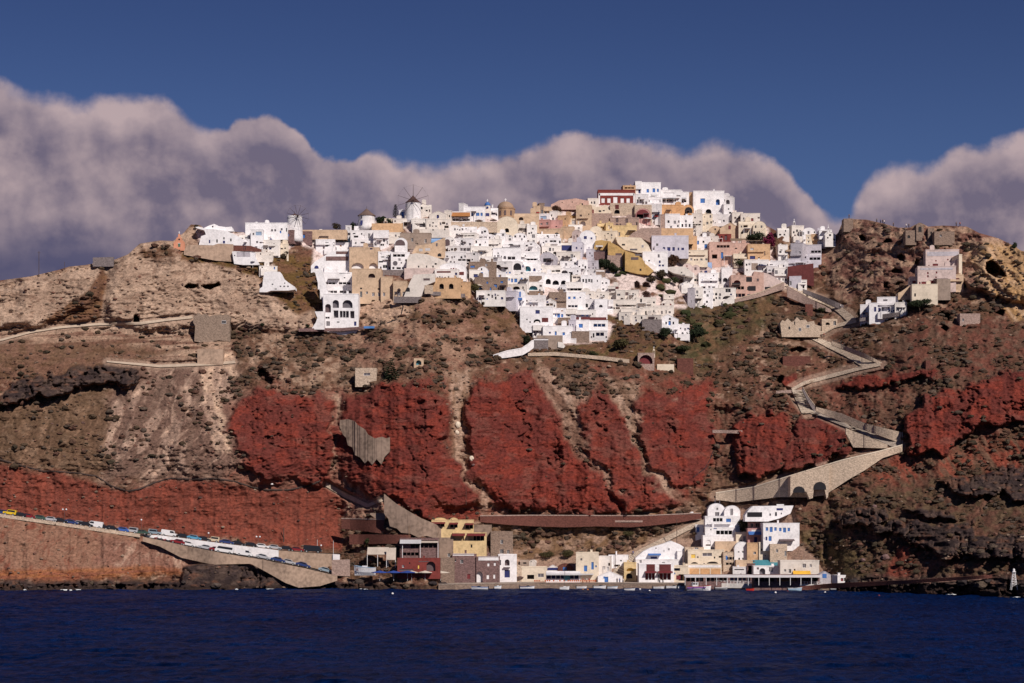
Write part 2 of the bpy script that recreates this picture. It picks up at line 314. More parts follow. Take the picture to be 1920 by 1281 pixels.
# ---- albedo
def C3(*c): return np.array(c)
n40 = fbm(GX/45, GY/32, 4, 2); n10 = fbm(GX/11, GY/7, 3, 5); n3 = fbm(GX/3.2, GY/2.4, 2, 8)
COLR = np.zeros(GX.shape+(3,))
def mixc(m, a, b): return a*(1-m[..., None])+b*m[..., None]
soil = C3(.15, .078, .055); olive = C3(.095, .066, .034); rockt = C3(.34, .25, .185)
COLR[:] = soil
COLR = mixc(sst(.42, .60, n40), COLR, C3(.125, .074, .048))
COLR = mixc(sst(.55, .72, n10)*.8, COLR, rockt)
COLR = mixc(sst(.60, .75, fbm(GX/8+9, GY/5, 3, 14))*.6, COLR, olive)
ZN = [
 ("400 760 640 735 900 700 1340 700 1350 900 1280 960 900 975 640 975 430 890", (.19, .062, .045), (.15, .075, .054), 'n', 40, 24, .8),
 ("425 770 480 735 560 738 620 752 640 900 625 925 480 900 415 850", (.19, .048, .034), (.16, .065, .05), 'n', 14, 20, .92),
 ("655 745 690 724 800 720 840 750 845 860 890 920 900 958 820 950 812 975 720 945 640 915 700 880 730 840 725 820 690 810 650 785", (.17, .052, .04), (.185, .042, .03), 'n', 12, 22, .95),
 ("870 790 885 725 985 704 1030 745 1070 830 1120 880 1200 880 1290 935 1160 965 920 962 890 930", (.18, .038, .028), (.16, .05, .038), 'n', 12, 22, .95),
 ("1090 745 1130 722 1210 740 1330 700 1342 860 1300 915 1230 900 1190 860 1100 830", (.17, .044, .032), (.16, .085, .06), 'e', 12, 24, .85),
 ("640 880 900 880 1150 890 1280 930 1150 968 820 985 640 970", (.20, .042, .03), (.17, .05, .038), 's', 16, 12, .92),
 ("370 720 640 740 640 920 560 925 420 905 350 830", (.24, .07, .05), (.22, .12, .09), 'd', 26, 14, .85),
 ("1340 760 1600 700 1990 640 1990 900 1700 900 1340 890", (.17, .06, .045), (.135, .08, .058), 'e', 40, 20, .7), # poly, colour a, colour b, style, soft, warp, strength
 ("200 690 330 676 455 690 460 750 430 770 450 880 400 900 300 905 185 905 200 800", (.40, .30, .235), (.15, .10, .08), 'd', 40, 16, .95),
 ("-700 760 0 760 200 720 210 800 190 900 60 880 -700 860", (.24, .165, .11), (.115, .078, .05), 'd', 30, 12, .8),
 ("-700 610 0 612 200 620 430 600 440 660 250 690 0 690 -700 690", (.42, .32, .24), (.17, .10, .075), 's', 20, 10, .8),
 ("-700 650 0 640 210 640 330 660 240 690 0 720 -700 730", (.17, .10, .07), (.13, .08, .05), 'n', 20, 8, .9),
 ("430 610 620 625 700 640 720 715 560 730 470 690", (.36, .27, .20), (.15, .09, .06), 'n', 30, 14, .8),
 ("620 620 800 590 980 610 985 640 900 670 880 700 740 710 640 680", (.20, .11, .08), (.32, .22, .16), 'n', 30, 14, .8),
 ("640 560 720 555 790 560 870 555 900 580 880 590 780 585 740 610 680 612", (.48, .36, .27), (.38, .28, .2), 's', 14, 8, .95),
 ("395 660 435 660 448 700 415 750 430 845 405 845 385 770 372 720", (.60, .47, .35), (.44, .33, .25), 'v', 12, 8, .9),
 ("-700 870 0 866 60 888 100 882 180 908 240 922 310 900 400 900 470 917 520 922 600 907 630 905 645 1035 0 962 -700 880", (.215, .062, .042), (.165, .052, .038), 'v', 14, 6, .95),
 ("-700 960 0 968 120 985 262 1008 350 1035 360 1062 200 1078 0 1085 -700 1085", (.20, .072, .048), (.26, .155, .11), 'd', 10, 6, .9),
 ("190 1010 330 1020 370 1060 250 1075 175 1055", (.42, .31, .24), (.22, .12, .09), 'd', 12, 12, .9),
 ("-700 1066 0 1070 330 1062 350 1075 120 1088 -700 1090", (.32, .13, .05), (.25, .09, .05), 's', 10, 6, .7),
 ("1000 690 1110 700 1150 780 1210 880 1290 940 1180 950 1090 860 1040 780", (.32, .23, .175), (.17, .11, .08), 'e', 16, 10, .85),
 ("1130 700 1200 720 1210 800 1250 900 1200 880 1165 800", (.38, .29, .22), (.2, .14, .1), 'e', 14, 8, .8),
 ("836 700 885 690 872 780 885 880 930 950 900 960 850 860", (.40, .30, .23), (.22, .15, .1), 'v', 14, 6, .85),
 ("620 740 650 730 640 780 650 870 720 930 800 985 650 990 640 900 622 900", (.36, .27, .2), (.24, .13, .1), 'v', 12, 6, .8),
 ("900 960 1340 955 1330 1000 1180 1050 960 1060 900 1000", (.19, .125, .07), (.34, .25, .19), 'n', 16, 8, .7),
 ("1260 560 1420 552 1460 560 1440 610 1340 660 1330 700 1250 700 1280 640", (.05, .055, .024), (.13, .085, .045), 'n', 26, 16, .8),
 ("1130 590 1230 605 1260 640 1240 690 1000 665 1080 640 1140 640", (.11, .085, .035), (.15, .08, .05), 'n', 18, 8, .85),
 ("760 560 1000 570 990 640 900 620 780 600", (.13, .085, .045), (.2, .11, .08), 'n', 20, 10, .7),
 ("500 480 590 480 600 580 560 590 520 560 420 500 340 490 340 475 450 490", (.12, .08, .03), (.15, .085, .05), 'n', 10, 5, .95),
 ("190 505 205 520 182 612 75 612 110 580 165 545", (.15, .085, .055), (.19, .11, .06), 'n', 8, 4, .95),
 ("1570 435 1590 405 1830 430 1990 475 1990 560 1700 540 1560 560 1540 480", (.40, .29, .21), (.19, .10, .08), 'n', 20, 16, .85),
 ("1820 470 1860 455 1990 465 1990 600 1900 600 1840 545", (.50, .37, .24), (.40, .26, .12), 'e', 12, 10, .9),
 ("1870 465 1990 470 1990 540 1900 515", (.42, .285, .14), (.34, .23, .13), 'n', 12, 10, .9),
 ("1720 600 1990 600 1990 700 1830 725 1600 735 1620 700", (.15, .06, .045), (.12, .075, .055), 'n', 30, 16, .75),
 ("1590 880 1780 850 1990 790 1990 880 1760 915 1640 915", (.22, .055, .035), (.13, .08, .055), 'e', 20, 14, .75),
 ("1500 900 1640 900 1990 900 1990 1080 1600 1090 1500 1000", (.135, .07, .05), (.10, .075, .045), 'n', 24, 16, .85),
 ("1500 1000 1560 1000 1640 1060 1620 1088 1540 1060", (.09, .08, .035), (.13, .1, .05), 'n', 16, 10, .85),
 ("1690 1010 1660 1080 1700 1085 1720 1050 1740 1020", (.24, .06, .04), (.18, .05, .035), 'e', 8, 6, .8),
 ("1340 880 1400 900 1600 850 1590 800 1600 900 1540 940 1480 950 1340 960", (.2, .14, .09), (.13, .08, .055), 'n', 16, 8, .6)]
for q_ in ["222 745 230 768 214 820 204 858 195 852 206 800 214 755", "350 708 359 712 357 760 352 785 347 762", "368 735 394 738 408 790 424 842 410 846 388 795", "305 808 317 810 320 882 308 884", "268 715 284 714 250 772 236 770", "326 786 342 792 330 830 314 880 286 902 284 888 308 840", "288 766 302 770 268 852 254 850",
   "400 680 428 690 442 730 418 756 400 740", "340 830 350 832 346 872 336 890 330 880", "246 800 256 800 236 850 228 850"]: ZN.append((q_, (.50, .385, .30), (.30, .22, .175), 'd', 5, 7, .85))
for q_ in ["364 712 378 716 374 755 362 760", "300 712 322 716 286 780 272 776", "350 800 366 770 372 800 352 860", "262 770 276 776 244 830 236 822"]: ZN.append((q_, (.13, .085, .066), (.17, .12, .095), 'n', 7, 7, .8))
for q_ in ["1030 700 1044 704 1100 790 1118 830 1106 836 1080 790", "1146 722 1160 730 1190 800 1178 806", "632 748 642 744 640 800 650 860 640 880 630 830", "852 700 868 700 860 780 872 850 892 910 880 905 858 850 848 780", "1228 760 1290 735 1300 742 1240 775", "1205 860 1222 866 1262 918 1250 924"]: ZN.append((q_, (.44, .335, .26), (.28, .2, .15), 'n', 5, 8, .8))
def style(st, x, y):
    if st == 'd':
        w = (fbm(x/40, y/40, 3, 11)-.5)*46; return fbm((x+y*.5+w)/5.5, (y-x*.2)/46, 5, 3)*.6+fbm(x/16, y/13, 4, 8)*.4
    if st == 'e': return fbm((x-y*.7)/7, (y+x*.3)/55, 4, 6)*.7+fbm(x/14, y/9, 3, 8)*.3
    if st == 's': return fbm(x/50, (y+x*.05)/3.5, 4, 7)
    if st == 'v': return fbm(x/6, y/50, 4, 9)*.6+fbm(x/9, y/7, 3, 2)*.4
    return fbm(x/14, y/9, 4, 4)
def zone(p, a, b, st, soft, warp, k):
    p = pts(p) if isinstance(p, str) else p
    global COLR
    ix, m = pmask(p, soft, warp); x = GX[ix]; y = GY[ix]
    w = sst(.36, .64, style(st, x, y)+(.10 if st == 'd' else 0))[:, None]
    c = np.array(a)*(1-w)+np.array(b)*w; m = (m*k)[:, None]
    COLR[ix] = COLR[ix]*(1-m)+c*m
for z in ZN: zone(*z)
band0 = ((GY > 560) & (GY < 740) & (GX > 430)).astype(float)+((GY > 600) & (GY < 900) & (GX > 1300)).astype(float)+(GY > 955)*(GX > 640)*(GX < 1340)*1.0+(GX > 1480)*(GY > 880)*(GY < 1075)*1.0
tc = mixc(sst(.35, .65, fbm(GX/40, GY/10, 4, 17)), C3(.44, .345, .265)+GX[..., None]*0, C3(.335, .255, .195)+GX[..., None]*0)
tc = mixc(sst(.62, .74, fbm(GX/12, GY/5, 3, 18))*.7, tc, C3(.17, .11, .08)+GX[..., None]*0)
scr = np.zeros_like(GX)
for p in ["440 485 500 480 590 480 600 580 560 590 520 560 480 520 420 500 340 490 340 475", "190 505 205 520 182 612 75 612 110 580 165 545", "262 468 290 462 345 470 340 480 290 485 265 482", "345 460 380 462 438 490 440 500 380 492"]:
    ix, m = pmask(pts(p), 8, 5); scr[ix] = np.maximum(scr[ix], m)
COLR = mixc(tanm*(1-scr)*.95, COLR, tc)
rc = mixc(sst(.38, .62, fbm(GX/22, GY/16, 4, 19)), C3(.20, .043, .030)+GX[..., None]*0, C3(.135, .036, .030)+GX[..., None]*0)
rc = mixc(sst(.5, .68, fbm(GX/6, GY/3, 3, 20))*.55, rc, C3(.12, .028, .024)+GX[..., None]*0)
rc = mixc(sst(.6, .72, fbm(GX/30, GY/14, 3, 21))*.5, rc, C3(.18, .078, .062)+GX[..., None]*0)
rc = mixc(crk*.5, rc, C3(.09, .03, .026)+GX[..., None]*0)
rc = mixc(sst(.55, .75, fbm(GX/60, GY/5, 3, 12))*.4, rc, C3(.11, .03, .025)+GX[..., None]*0)
COLR = mixc(redm*.95*(1-.5*sst(.58, .70, fbm(GX/18, GY/12, 3, 13))*(1-sst(.75, 1, redm))), COLR, rc)
lc = mixc(sst(.4, .6, n10), C3(.038, .030, .032)+GX[..., None]*0, C3(.075, .056, .050)+GX[..., None]*0)
lc = mixc(.7*sst(.6, .7, fbm(GX/14+3, GY/7, 3, 22)), lc, C3(.15, .08, .055)+GX[..., None]*0)
COLR = mixc(lavm*.93, COLR, lc)
COLR = mixc(sst(1098, 1103, GY+n10*5)*((GX < 830) | (GX > 1560))*.7, COLR, C3(.03, .022, .02)+GX[..., None]*0)
vw = sst(.30, .52, fbm(GX/18, GY/12, 3, 23))
upper = (GY < 700)
COLR = mixc(vilm*vw*upper*.95, COLR, C3(.66, .60, .58)+GX[..., None]*0)
COLR = mixc(vilm*(~upper)*.6, COLR, C3(.40, .30, .24)+GX[..., None]*0)
COLR = mixc(sst(.5, .62, fbm(GX/34, GY/20, 5, 16))*np.clip(band0, 0, 1)*(1-redm)*(1-vilm)*(1-lavm)*(1-tanm)*.65, COLR, C3(.088, .055, .035)+GX[..., None]*0)
COLR = mixc(pathm*.6, COLR, C3(.36, .28, .22)+GX[..., None]*0)
COLR *= (.76+.42*n3)[..., None]*C3(1.06, .94, .91)
# ---- mesh
X = (GX-960)*YY/F; Z = H+(HY-GY)*YY/F
low = [(X[0], YY[0]-1.5, np.full_like(US, -6.0))]
back = []
for k in range(1, 14):
    d = 10*k+k*k*3.0
    zz = Z[-1]-(k*k*.55)-(fbm(US/60+k*3, US*0+k, 3, 4)-.5)*6*min(1, k/4)*sst(0, 3, k)
    back.append((X[-1]*(1+d*.0002), YY[-1]+d, np.maximum(zz-d*.12, -8)))
AX = np.vstack([low[0][0][None]]+[X]+[b[0][None] for b in back])
AY = np.vstack([low[0][1][None]]+[YY]+[b[1][None] for b in back])
AZ = np.vstack([low[0][2][None]]+[Z]+[b[2][None] for b in back])
AC = np.concatenate([COLR[:1], COLR]+[np.broadcast_to(soil, COLR[:1].shape)*1.0]*len(back), 0)
R_, C_ = AX.shape
co = np.stack([AX, AY, AZ], -1).reshape(-1, 3).astype(np.float32)
idx = np.arange(R_*C_).reshape(R_, C_)
q = np.stack([idx[:-1, :-1], idx[:-1, 1:], idx[1:, 1:], idx[1:, :-1]], -1).reshape(-1, 4)
def npmesh(name, co, q, m, col=None, smooth=True):
    me = bpy.data.meshes.new(name); n = len(q); k = q.shape[1]
    me.vertices.add(len(co)); me.vertices.foreach_set('co', co.astype(np.float32).ravel())
    me.loops.add(n*k); me.loops.foreach_set('vertex_index', q.astype(np.int32).ravel())
    me.polygons.add(n); me.polygons.foreach_set('loop_start', np.arange(0, n*k, k, dtype=np.int32))
    me.polygons.foreach_set('loop_total', np.full(n, k, dtype=np.int32))
    me.update(calc_edges=True)
    me.polygons.foreach_set('use_smooth', np.full(n, smooth))
    if col is not None:
        a = me.color_attributes.new('Col', 'FLOAT_COLOR', 'POINT')
        a.data.foreach_set('color', np.concatenate([col, np.ones((len(col), 1))], 1).astype(np.float32).ravel())
    me.materials.append(m); o = bpy.data.objects.new(name, me); COL.objects.link(o); return o
def attrmat(name, bump=.9, dist=.45, scale=1.0, lo=.62, hi=1.3):
    m, t, b = nt(name); L = t.links.new
    b.inputs['Roughness'].default_value = .95; b.inputs['Specular IOR Level'].default_value = .1
    a = N(t, 'ShaderNodeAttribute', attribute_name='Col'); g = N(t, 'ShaderNodeNewGeometry')
    mp = N(t, 'ShaderNodeMapping'); mp.inputs['Scale'].default_value = (1, .35, 1.3); L(g.outputs['Position'], mp.inputs['Vector'])
    n = N(t, 'ShaderNodeTexNoise', i_Scale=scale, i_Detail=7.0, i_Roughness=.68); L(mp.outputs[0], n.inputs['Vector'])
    r = N(t, 'ShaderNodeMapRange'); r.inputs['From Min'].default_value = .3; r.inputs['From Max'].default_value = .7
    r.inputs['To Min'].default_value = lo; r.inputs['To Max'].default_value = hi; L(n.outputs[0], r.inputs[0])
    mp2 = N(t, 'ShaderNodeMapping'); mp2.inputs['Scale'].default_value = (.8, .5, 2.1); L(g.outputs['Position'], mp2.inputs['Vector'])
    n2 = N(t, 'ShaderNodeTexNoise', i_Scale=scale*1.6, i_Detail=5.0, i_Roughness=.6); L(mp2.outputs[0], n2.inputs['Vector'])
    r2 = N(t, 'ShaderNodeMapRange'); r2.inputs['From Min'].default_value = .36; r2.inputs['From Max'].default_value = .46; r2.inputs['To Min'].default_value = .52; r2.inputs['To Max'].default_value = 1.0; L(n2.outputs[0], r2.inputs[0])
    m2 = N(t, 'ShaderNodeMath', operation='MULTIPLY'); L(r.outputs[0], m2.inputs[0]); L(r2.outputs[0], m2.inputs[1])
    mu = N(t, 'ShaderNodeVectorMath', operation='SCALE'); L(a.outputs['Color'], mu.inputs[0]); L(m2.outputs[0], mu.inputs['Scale'])
    bp = N(t, 'ShaderNodeBump', i_Strength=bump, i_Distance=dist); L(n.outputs[0], bp.inputs['Height'])
    L(mu.outputs[0], b.inputs['Base Color']); L(bp.outputs[0], b.inputs['Normal']); return m
M_TERR = attrmat('cliff_rock_and_soil')
o = npmesh('hillside', co, q, M_TERR, AC.reshape(-1, 3)); o['kind'] = 'structure'

# ---- scatter: low scrub, rubble, shore boulders
def scatter(name, n, dens, size, cols, sub, flatz, seed, jit=.25, m=None, lift=.3):
    R = np.random.RandomState(seed); V = np.array(ICO[sub][0]); Fc = np.array(ICO[sub][1]); out = []; k = 0
    ii = R.randint(2, NR-2, n*8); jj = R.choice(np.nonzero((US > -300) & (US < 2250))[0], n*8)
    # weight to equalise screen coverage
    d = dens[ii, jj]; keep = R.rand(n*8) < d; ii = ii[keep][:n]; jj = jj[keep][:n]; n = len(ii)
    s = size[0]+(size[1]-size[0])*R.rand(n)**2.2
    c = np.stack([(GX[ii, jj]-960)*YY[ii, jj]/F, YY[ii, jj]-s*.2, H+(HY-GY[ii, jj])*YY[ii, jj]/F+s*flatz*lift], -1)
    asp = np.stack([s*(.9+.6*R.rand(n)), s, s*flatz*(.7+.5*R.rand(n))], -1)
    J = 1+(R.rand(n, len(V), 1)-.5)*2*jit
    co = (c[:, None]+V[None]*J*asp[:, None]).reshape(-1, 3)
    q = (Fc[None]+(np.arange(n)*len(V))[:, None, None]).reshape(-1, 3)
    cc = np.array(cols)[R.randint(0, len(cols), n)]*(.75+.5*R.rand(n, 1))
    cv = np.repeat(cc, len(V), 0)*(.8+.4*R.rand(n*len(V), 1))
    o = npmesh(name, co, q, m, cv, smooth=False); return o
nveg = sst(.46, .58, fbm(GX/30, GY/20, 4, 16))
band = ((GY > 560) & (GY < 740) & (GX > 430)).astype(float)+((GY > 600) & (GY < 900) & (GX > 1300)).astype(float)+(GY > 955)*(GX > 640)*(GX < 1340)*1.0+(GX > 1480)*(GY > 880)*(GY < 1075)*1.0
band += ((GX > 1540) & (GY < 600))*.6+(GX < 640)*(GY > 590)*(GY < 880)*.35+scr*3+((GX > 980)*(GX < 1340)*(GY > 690)*(GY < 960))*.5
nv2 = sst(.50, .60, fbm(GX/34, GY/20, 5, 16)); dens = np.clip(band, 0, 1)*(.08+.92*nv2)*(1-redm*.92)*(1-vilm)*(1-lavm*.8)*(1-tanm*(1-scr)*.93)*(1-roadm)*(GY < 1085)
M_SCRUB = attrmat('dry_scrub_leaves', bump=.6, dist=.3, scale=2.5, lo=.5, hi=1.35)
o = scatter('scrub', 6800, dens, (.22, 1.25), [(.085, .056, .036), (.078, .052, .034), (.105, .060, .042), (.085, .062, .048), (.12, .062, .046), (.058, .044, .03), (.10, .072, .056)], 2, .72, 5, .22, M_SCRUB)
tag(o, 'dry olive and brown scrub dotted over the slopes', 'scrub', kind='stuff')
grn = np.zeros_like(GX)
for p in ["1258 600 1300 578 1400 562 1420 575 1340 620 1330 665 1270 662 1262 630", "1110 488 1130 480 1165 500 1175 525 1160 540 1120 510", "1040 650 1100 655 1130 668 1060 672", "1215 510 1250 500 1280 540 1285 560 1240 560"]:
    ix, m = pmask(pts(p), 8, 5); grn[ix] = np.maximum(grn[ix], m)
o = scatter('green_shrubs', 750, grn, (.7, 2.2), [(.035, .042, .018), (.05, .05, .022), (.07, .06, .028)], 2, .8, 9, .28, M_SCRUB)
tag(o, 'dark green bushes massed between the houses and on the slope below', 'shrubs', kind='stuff')
rub = (1-vilm)*(1-roadm)*(1-redm)*(.15+tanm*.25+((GX > 180)*(GX < 900)*(GY > 600)*(GY < 900))*.25)
M_RUB = attrmat('loose_rock', bump=.5, dist=.2, scale=2.0)
# rubble takes the tint of the ground it lies on
o = scatter('rubble', 3200, rub, (.15, .7), [(.28, .2, .15), (.18, .12, .09), (.12, .07, .06), (.2, .10, .075)], 1, .7, 15, .3, M_RUB)
tag(o, 'loose stones and rubble lying on the cliffs', 'rubble', kind='stuff')
shr = np.exp(-((GY-1098)/6)**2)*((GX < 835)*(GX > 560)*1.0+(GX > 1545)*.9+(GX < 560)*.35)
o = scatter('shore_boulders', 1100, shr, (.5, 1.9), [(.055, .042, .04), (.08, .06, .052), (.11, .08, .06), (.045, .035, .036)], 2, .8, 21, .2, M_RUB)
tag(o, 'dark lava boulders heaped along the waterline', 'boulders', kind='stuff')
# ---------------------------------------------------------------- sea, sky, sun, camera
def make_sea():
    m, t, b = nt('deep_blue_sea'); L = t.links.new
    b.inputs['Roughness'].default_value = .3; b.inputs['IOR'].default_value = 1.07; b.inputs['Specular IOR Level'].default_value = .15
    g = N(t, 'ShaderNodeNewGeometry')
    mp = N(t, 'ShaderNodeMapping'); mp.inputs['Scale'].default_value = (.85, .45, 1); L(g.outputs['Position'], mp.inputs['Vector'])
    n1 = N(t, 'ShaderNodeTexNoise', i_Scale=.72, i_Detail=8.0, i_Roughness=.62, i_Distortion=.4); L(mp.outputs[0], n1.inputs['Vector'])
    n2 = N(t, 'ShaderNodeTexNoise', i_Scale=.035, i_Detail=4.0); L(mp.outputs[0], n2.inputs['Vector'])
    bp = N(t, 'ShaderNodeBump', i_Strength=1.0, i_Distance=1.6); L(n1.outputs[0], bp.inputs['Height'])
    mr = N(t, 'ShaderNodeMapRange'); mr.inputs['From Min'].default_value = .38; mr.inputs['From Max'].default_value = .62; L(n1.outputs[0], mr.inputs[0])
    mr2 = N(t, 'ShaderNodeMapRange'); mr2.inputs['From Min'].default_value = .35; mr2.inputs['From Max'].default_value = .65; L(n2.outputs[0], mr2.inputs[0])
    av = N(t, 'ShaderNodeMath', operation='MULTIPLY_ADD'); av.inputs[1].default_value = .35; L(mr2.outputs[0], av.inputs[0])
    m6 = N(t, 'ShaderNodeMath', operation='MULTIPLY'); m6.inputs[1].default_value = .65; L(mr.outputs[0], m6.inputs[0]); L(m6.outputs[0], av.inputs[2])
    mx = N(t, 'ShaderNodeMix', data_type='RGBA'); mx.inputs['A'].default_value = SEA_A; mx.inputs['B'].default_value = SEA_B
    L(av.outputs[0], mx.inputs['Factor']); L(mx.outputs['Result'], b.inputs['Base Color']); L(bp.outputs[0], b.inputs['Normal'])
    # gently heaving surface near the viewer, then one big sheet
    nx, ny = 420, 420
    xs = np.linspace(-260, 260, nx); ys = 180+(np.linspace(0, 1, ny)**1.0)*640
    X2, Y2 = np.meshgrid(xs, ys); e = np.minimum(1, np.minimum((260-np.abs(X2))/20, np.minimum((Y2-180)/20, (820-Y2)/20)))
    Z2 = ((fbm(X2/7, Y2/4.5, 4, 2)-.5)*1.2+(ridge(X2/3.2, Y2/2.2, 2, 5)-.5)*.25)*np.clip(e, 0, 1)
    co = np.stack([X2, Y2, Z2], -1).reshape(-1, 3)
    ix = np.arange(nx*ny).reshape(ny, nx); q = np.stack([ix[:-1, :-1], ix[:-1, 1:], ix[1:, 1:], ix[1:, :-1]], -1).reshape(-1, 4)
    # outer ring of the sheet
    B = 30000; n0 = len(co)
    ring = [(-B, -B, 0), (B, -B, 0), (B, B, 0), (-B, B, 0)]; cor = [0, nx-1, nx*ny-1, nx*(ny-1)]
    co = np.vstack([co, ring]); rq = [(n0, n0+1, cor[1], cor[0]), (n0+1, n0+2, cor[2], cor[1]), (n0+2, n0+3, cor[3], cor[2]), (n0+3, n0, cor[0], cor[3])]
    o = npmesh('sea', co, np.vstack([q, rq]), m); o['kind'] = 'structure'
SEA_A = (.0002, .0030, .020, 1); SEA_B = (.0018, .0190, .098, 1)
make_sea()
AZ, EL = math.radians(30), math.radians(37)      # sun to the right of and behind the viewer
w = bpy.data.worlds.new('World'); SC.world = w; w.use_nodes = True; t = w.node_tree; L = t.links.new
bg = t.nodes['Background']
sky = N(t, 'ShaderNodeTexSky', sky_type='NISHITA'); sky.sun_disc = False; sky.sun_elevation = EL; sky.sun_rotation = PI-AZ
sky.air_density = 1.0; sky.dust_density = .3; sky.ozone_density = 4.0; sky.altitude = 100
def VM(op, a, b=None):
    n = N(t, 'ShaderNodeVectorMath', operation=op)
    for i, x in enumerate((a, b)):
        if x is None: continue
        if hasattr(x, 'is_linked'): L(x, n.inputs[i])
        else: n.inputs[i].default_value = x
    return n
def M1(op, a, b=0.0, c=None, clamp=False):
    n = N(t, 'ShaderNodeMath', operation=op); n.use_clamp = clamp
    for i, x in enumerate((a, b, c)):
        if x is None: continue
        if hasattr(x, 'is_linked'): L(x, n.inputs[i])
        else: n.inputs[i].default_value = x
    return n.outputs[0]
def MR(x, a, b, c=0.0, d=1.0, smooth=True):
    n = N(t, 'ShaderNodeMapRange'); n.interpolation_type = 'SMOOTHSTEP' if smooth else 'LINEAR'
    L(x, n.inputs[0]) if hasattr(x, 'is_linked') else None
    for k, v in zip((1, 2, 3, 4), (a, b, c, d)):
        if hasattr(v, 'is_linked'): L(v, n.inputs[k])
        else: n.inputs[k].default_value = v
    return n.outputs[0]
def MIX(f, a, b):
    n = N(t, 'ShaderNodeMix', data_type='RGBA')
    for s, x in (('Factor', f), ('A', a), ('B', b)):
        if hasattr(x, 'is_linked'): L(x, n.inputs[s])
        else: n.inputs[s].default_value = x if s == 'Factor' else (*x, 1)
    return n.outputs['Result']
tc_ = N(t, 'ShaderNodeTexCoord'); nrm = VM('NORMALIZE', tc_.outputs['Generated']); sx = N(t, 'ShaderNodeSeparateXYZ'); L(nrm.outputs[0], sx.inputs[0])
az = M1('ARCTAN2', sx.outputs[0], sx.outputs[1]); el = M1('ARCSINE', sx.outputs[2])
tint = VM('MULTIPLY', sky.outputs[0], MIX(MR(el, .15, .27), (.245, .27, .41), (.18, .195, .32)))   # deep polarised blue
# cloud-top outline against azimuth
CT = pts("-700 230 -300 140 0 168 40 186 100 196 150 198 200 192 250 190 320 202 350 218 385 238 420 243 440 226 475 213 520 218 560 246 600 285 640 292 700 284 760 300 830 292 870 285 900 298 960 282 1000 268 1050 246 1100 240 1140 242 1200 262 1280 272 1330 262 1400 270 1440 288 1480 322 1520 372 1550 400 1580 400 1605 365 1630 332 1660 318 1720 324 1760 308 1800 280 1860 268 1920 264 2200 230 2600 300")
fc = N(t, 'ShaderNodeFloatCurve'); cv = fc.mapping.curves[0]
u0, u1 = math.atan((-700-960)/F), math.atan((2600-960)/F); v1 = 900/F
for i, (px, py) in enumerate(CT):
    x = (math.atan((px-960)/F)-u0)/(u1-u0); y = ((HY-py-14)/F)/.30
    if i == 0: cv.points[0].location = (x, y)
    elif i == len(CT)-1: cv.points[1].location = (x, y)
    else: cv.points.new(x, y)
fc.mapping.update()
ua = MR(az, u0, u1, smooth=False); L(ua, fc.inputs['Value'])
ctop = M1('MULTIPLY', fc.outputs[0], .30)
cmb = N(t, 'ShaderNodeCombineXYZ'); L(az, cmb.inputs[0]); L(el, cmb.inputs[1])
def noise(sc, det=5.0, off=(0, 0, 0), rough=.55, dist=0.0):
    a = VM('ADD', cmb.outputs[0], off); n = N(t, 'ShaderNodeTexNoise', i_Scale=sc, i_Detail=det, i_Roughness=rough, i_Distortion=dist); L(a.outputs[0], n.inputs['Vector']); return n.outputs[0]
nA = noise(38, 7.0, rough=.5); nB = noise(9, 4.0, (3, 1, 0), .5); nD = noise(20, 5.0, (5, 5, 0), .5, .2); nE = noise(20, 5.0, (5-.010, 5-.012, 0), .5, .2); nF = noise(38, 7.0, (-.004, -.005, 0), .5); nG = noise(85, 6.0, (1, 0, 0), .55); nH = noise(85, 6.0, (1-.0022, -.0028, 0), .55)
edge = M1('ADD', M1('SUBTRACT', ctop, el), M1('ADD', M1('MULTIPLY_ADD', nA, .020, -.013), M1('MULTIPLY', nG, .006)))
soft = MR(nB, .35, .65, .002, .009)
dens = MR(edge, -.0015, soft)
dens = M1('MULTIPLY', dens, MR(edge, -.003, .03, .93, 1.0))
shade = M1('ADD', M1('MULTIPLY', M1('SUBTRACT', nD, nE), 1.9), M1('ADD', M1('MULTIPLY', M1('SUBTRACT', nA, nF), 1.5), M1('MULTIPLY', M1('SUBTRACT', nG, nH), .5)))
rim = MR(edge, .001, .026, .60, 0.0)
side = MR(ua, .15, .40, .20, 0.0)
lit = M1('ADD', M1('ADD', M1('ADD', M1('MULTIPLY_ADD', nB, 1.0, -.34), shade), rim), side, None, True)
ccol = MIX(lit, (.160, .137, .200), (.50, .385, .395))
lowf = M1('MULTIPLY', MR(el, .155, .120), MR(ua, .44, .20))
ccol = MIX(M1('MULTIPLY', lowf, .8), ccol, (.060, .066, .145))
front = MR(sx.outputs[1], .2, .4)
tot = MIX(M1('MULTIPLY', dens, front), tint.outputs[0], VM('SCALE', ccol).outputs[0])
SKS = .10
sc_ = [n for n in t.nodes if n.type == 'VECT_MATH' and n.operation == 'SCALE'][0]; sc_.inputs['Scale'].default_value = 1/SKS
L(tot, bg.inputs['Color']); bg.inputs['Strength'].default_value = SKS
sl = bpy.data.lights.new('sun', 'SUN'); sl.energy = 4.4; sl.angle = math.radians(.5); sl.color = (1, .92, .83)
so = bpy.data.objects.new('sun', sl); COL.objects.link(so)
from mathutils import Vector
sd = Vector((math.sin(AZ)*math.cos(EL), -math.cos(AZ)*math.cos(EL), math.sin(EL)))
so.rotation_euler = sd.to_track_quat('Z', 'Y').to_euler()
cam = bpy.data.cameras.new('camera'); co_ = bpy.data.objects.new('camera', cam); COL.objects.link(co_)
co_.location = (0, 0, H); co_.rotation_euler = (PI/2, 0, 0); cam.lens = 73; cam.sensor_width = 36; cam.shift_y = (HY-640.5)/1920; cam.clip_end = 60000; cam.clip_start = 1
SC.camera = co_
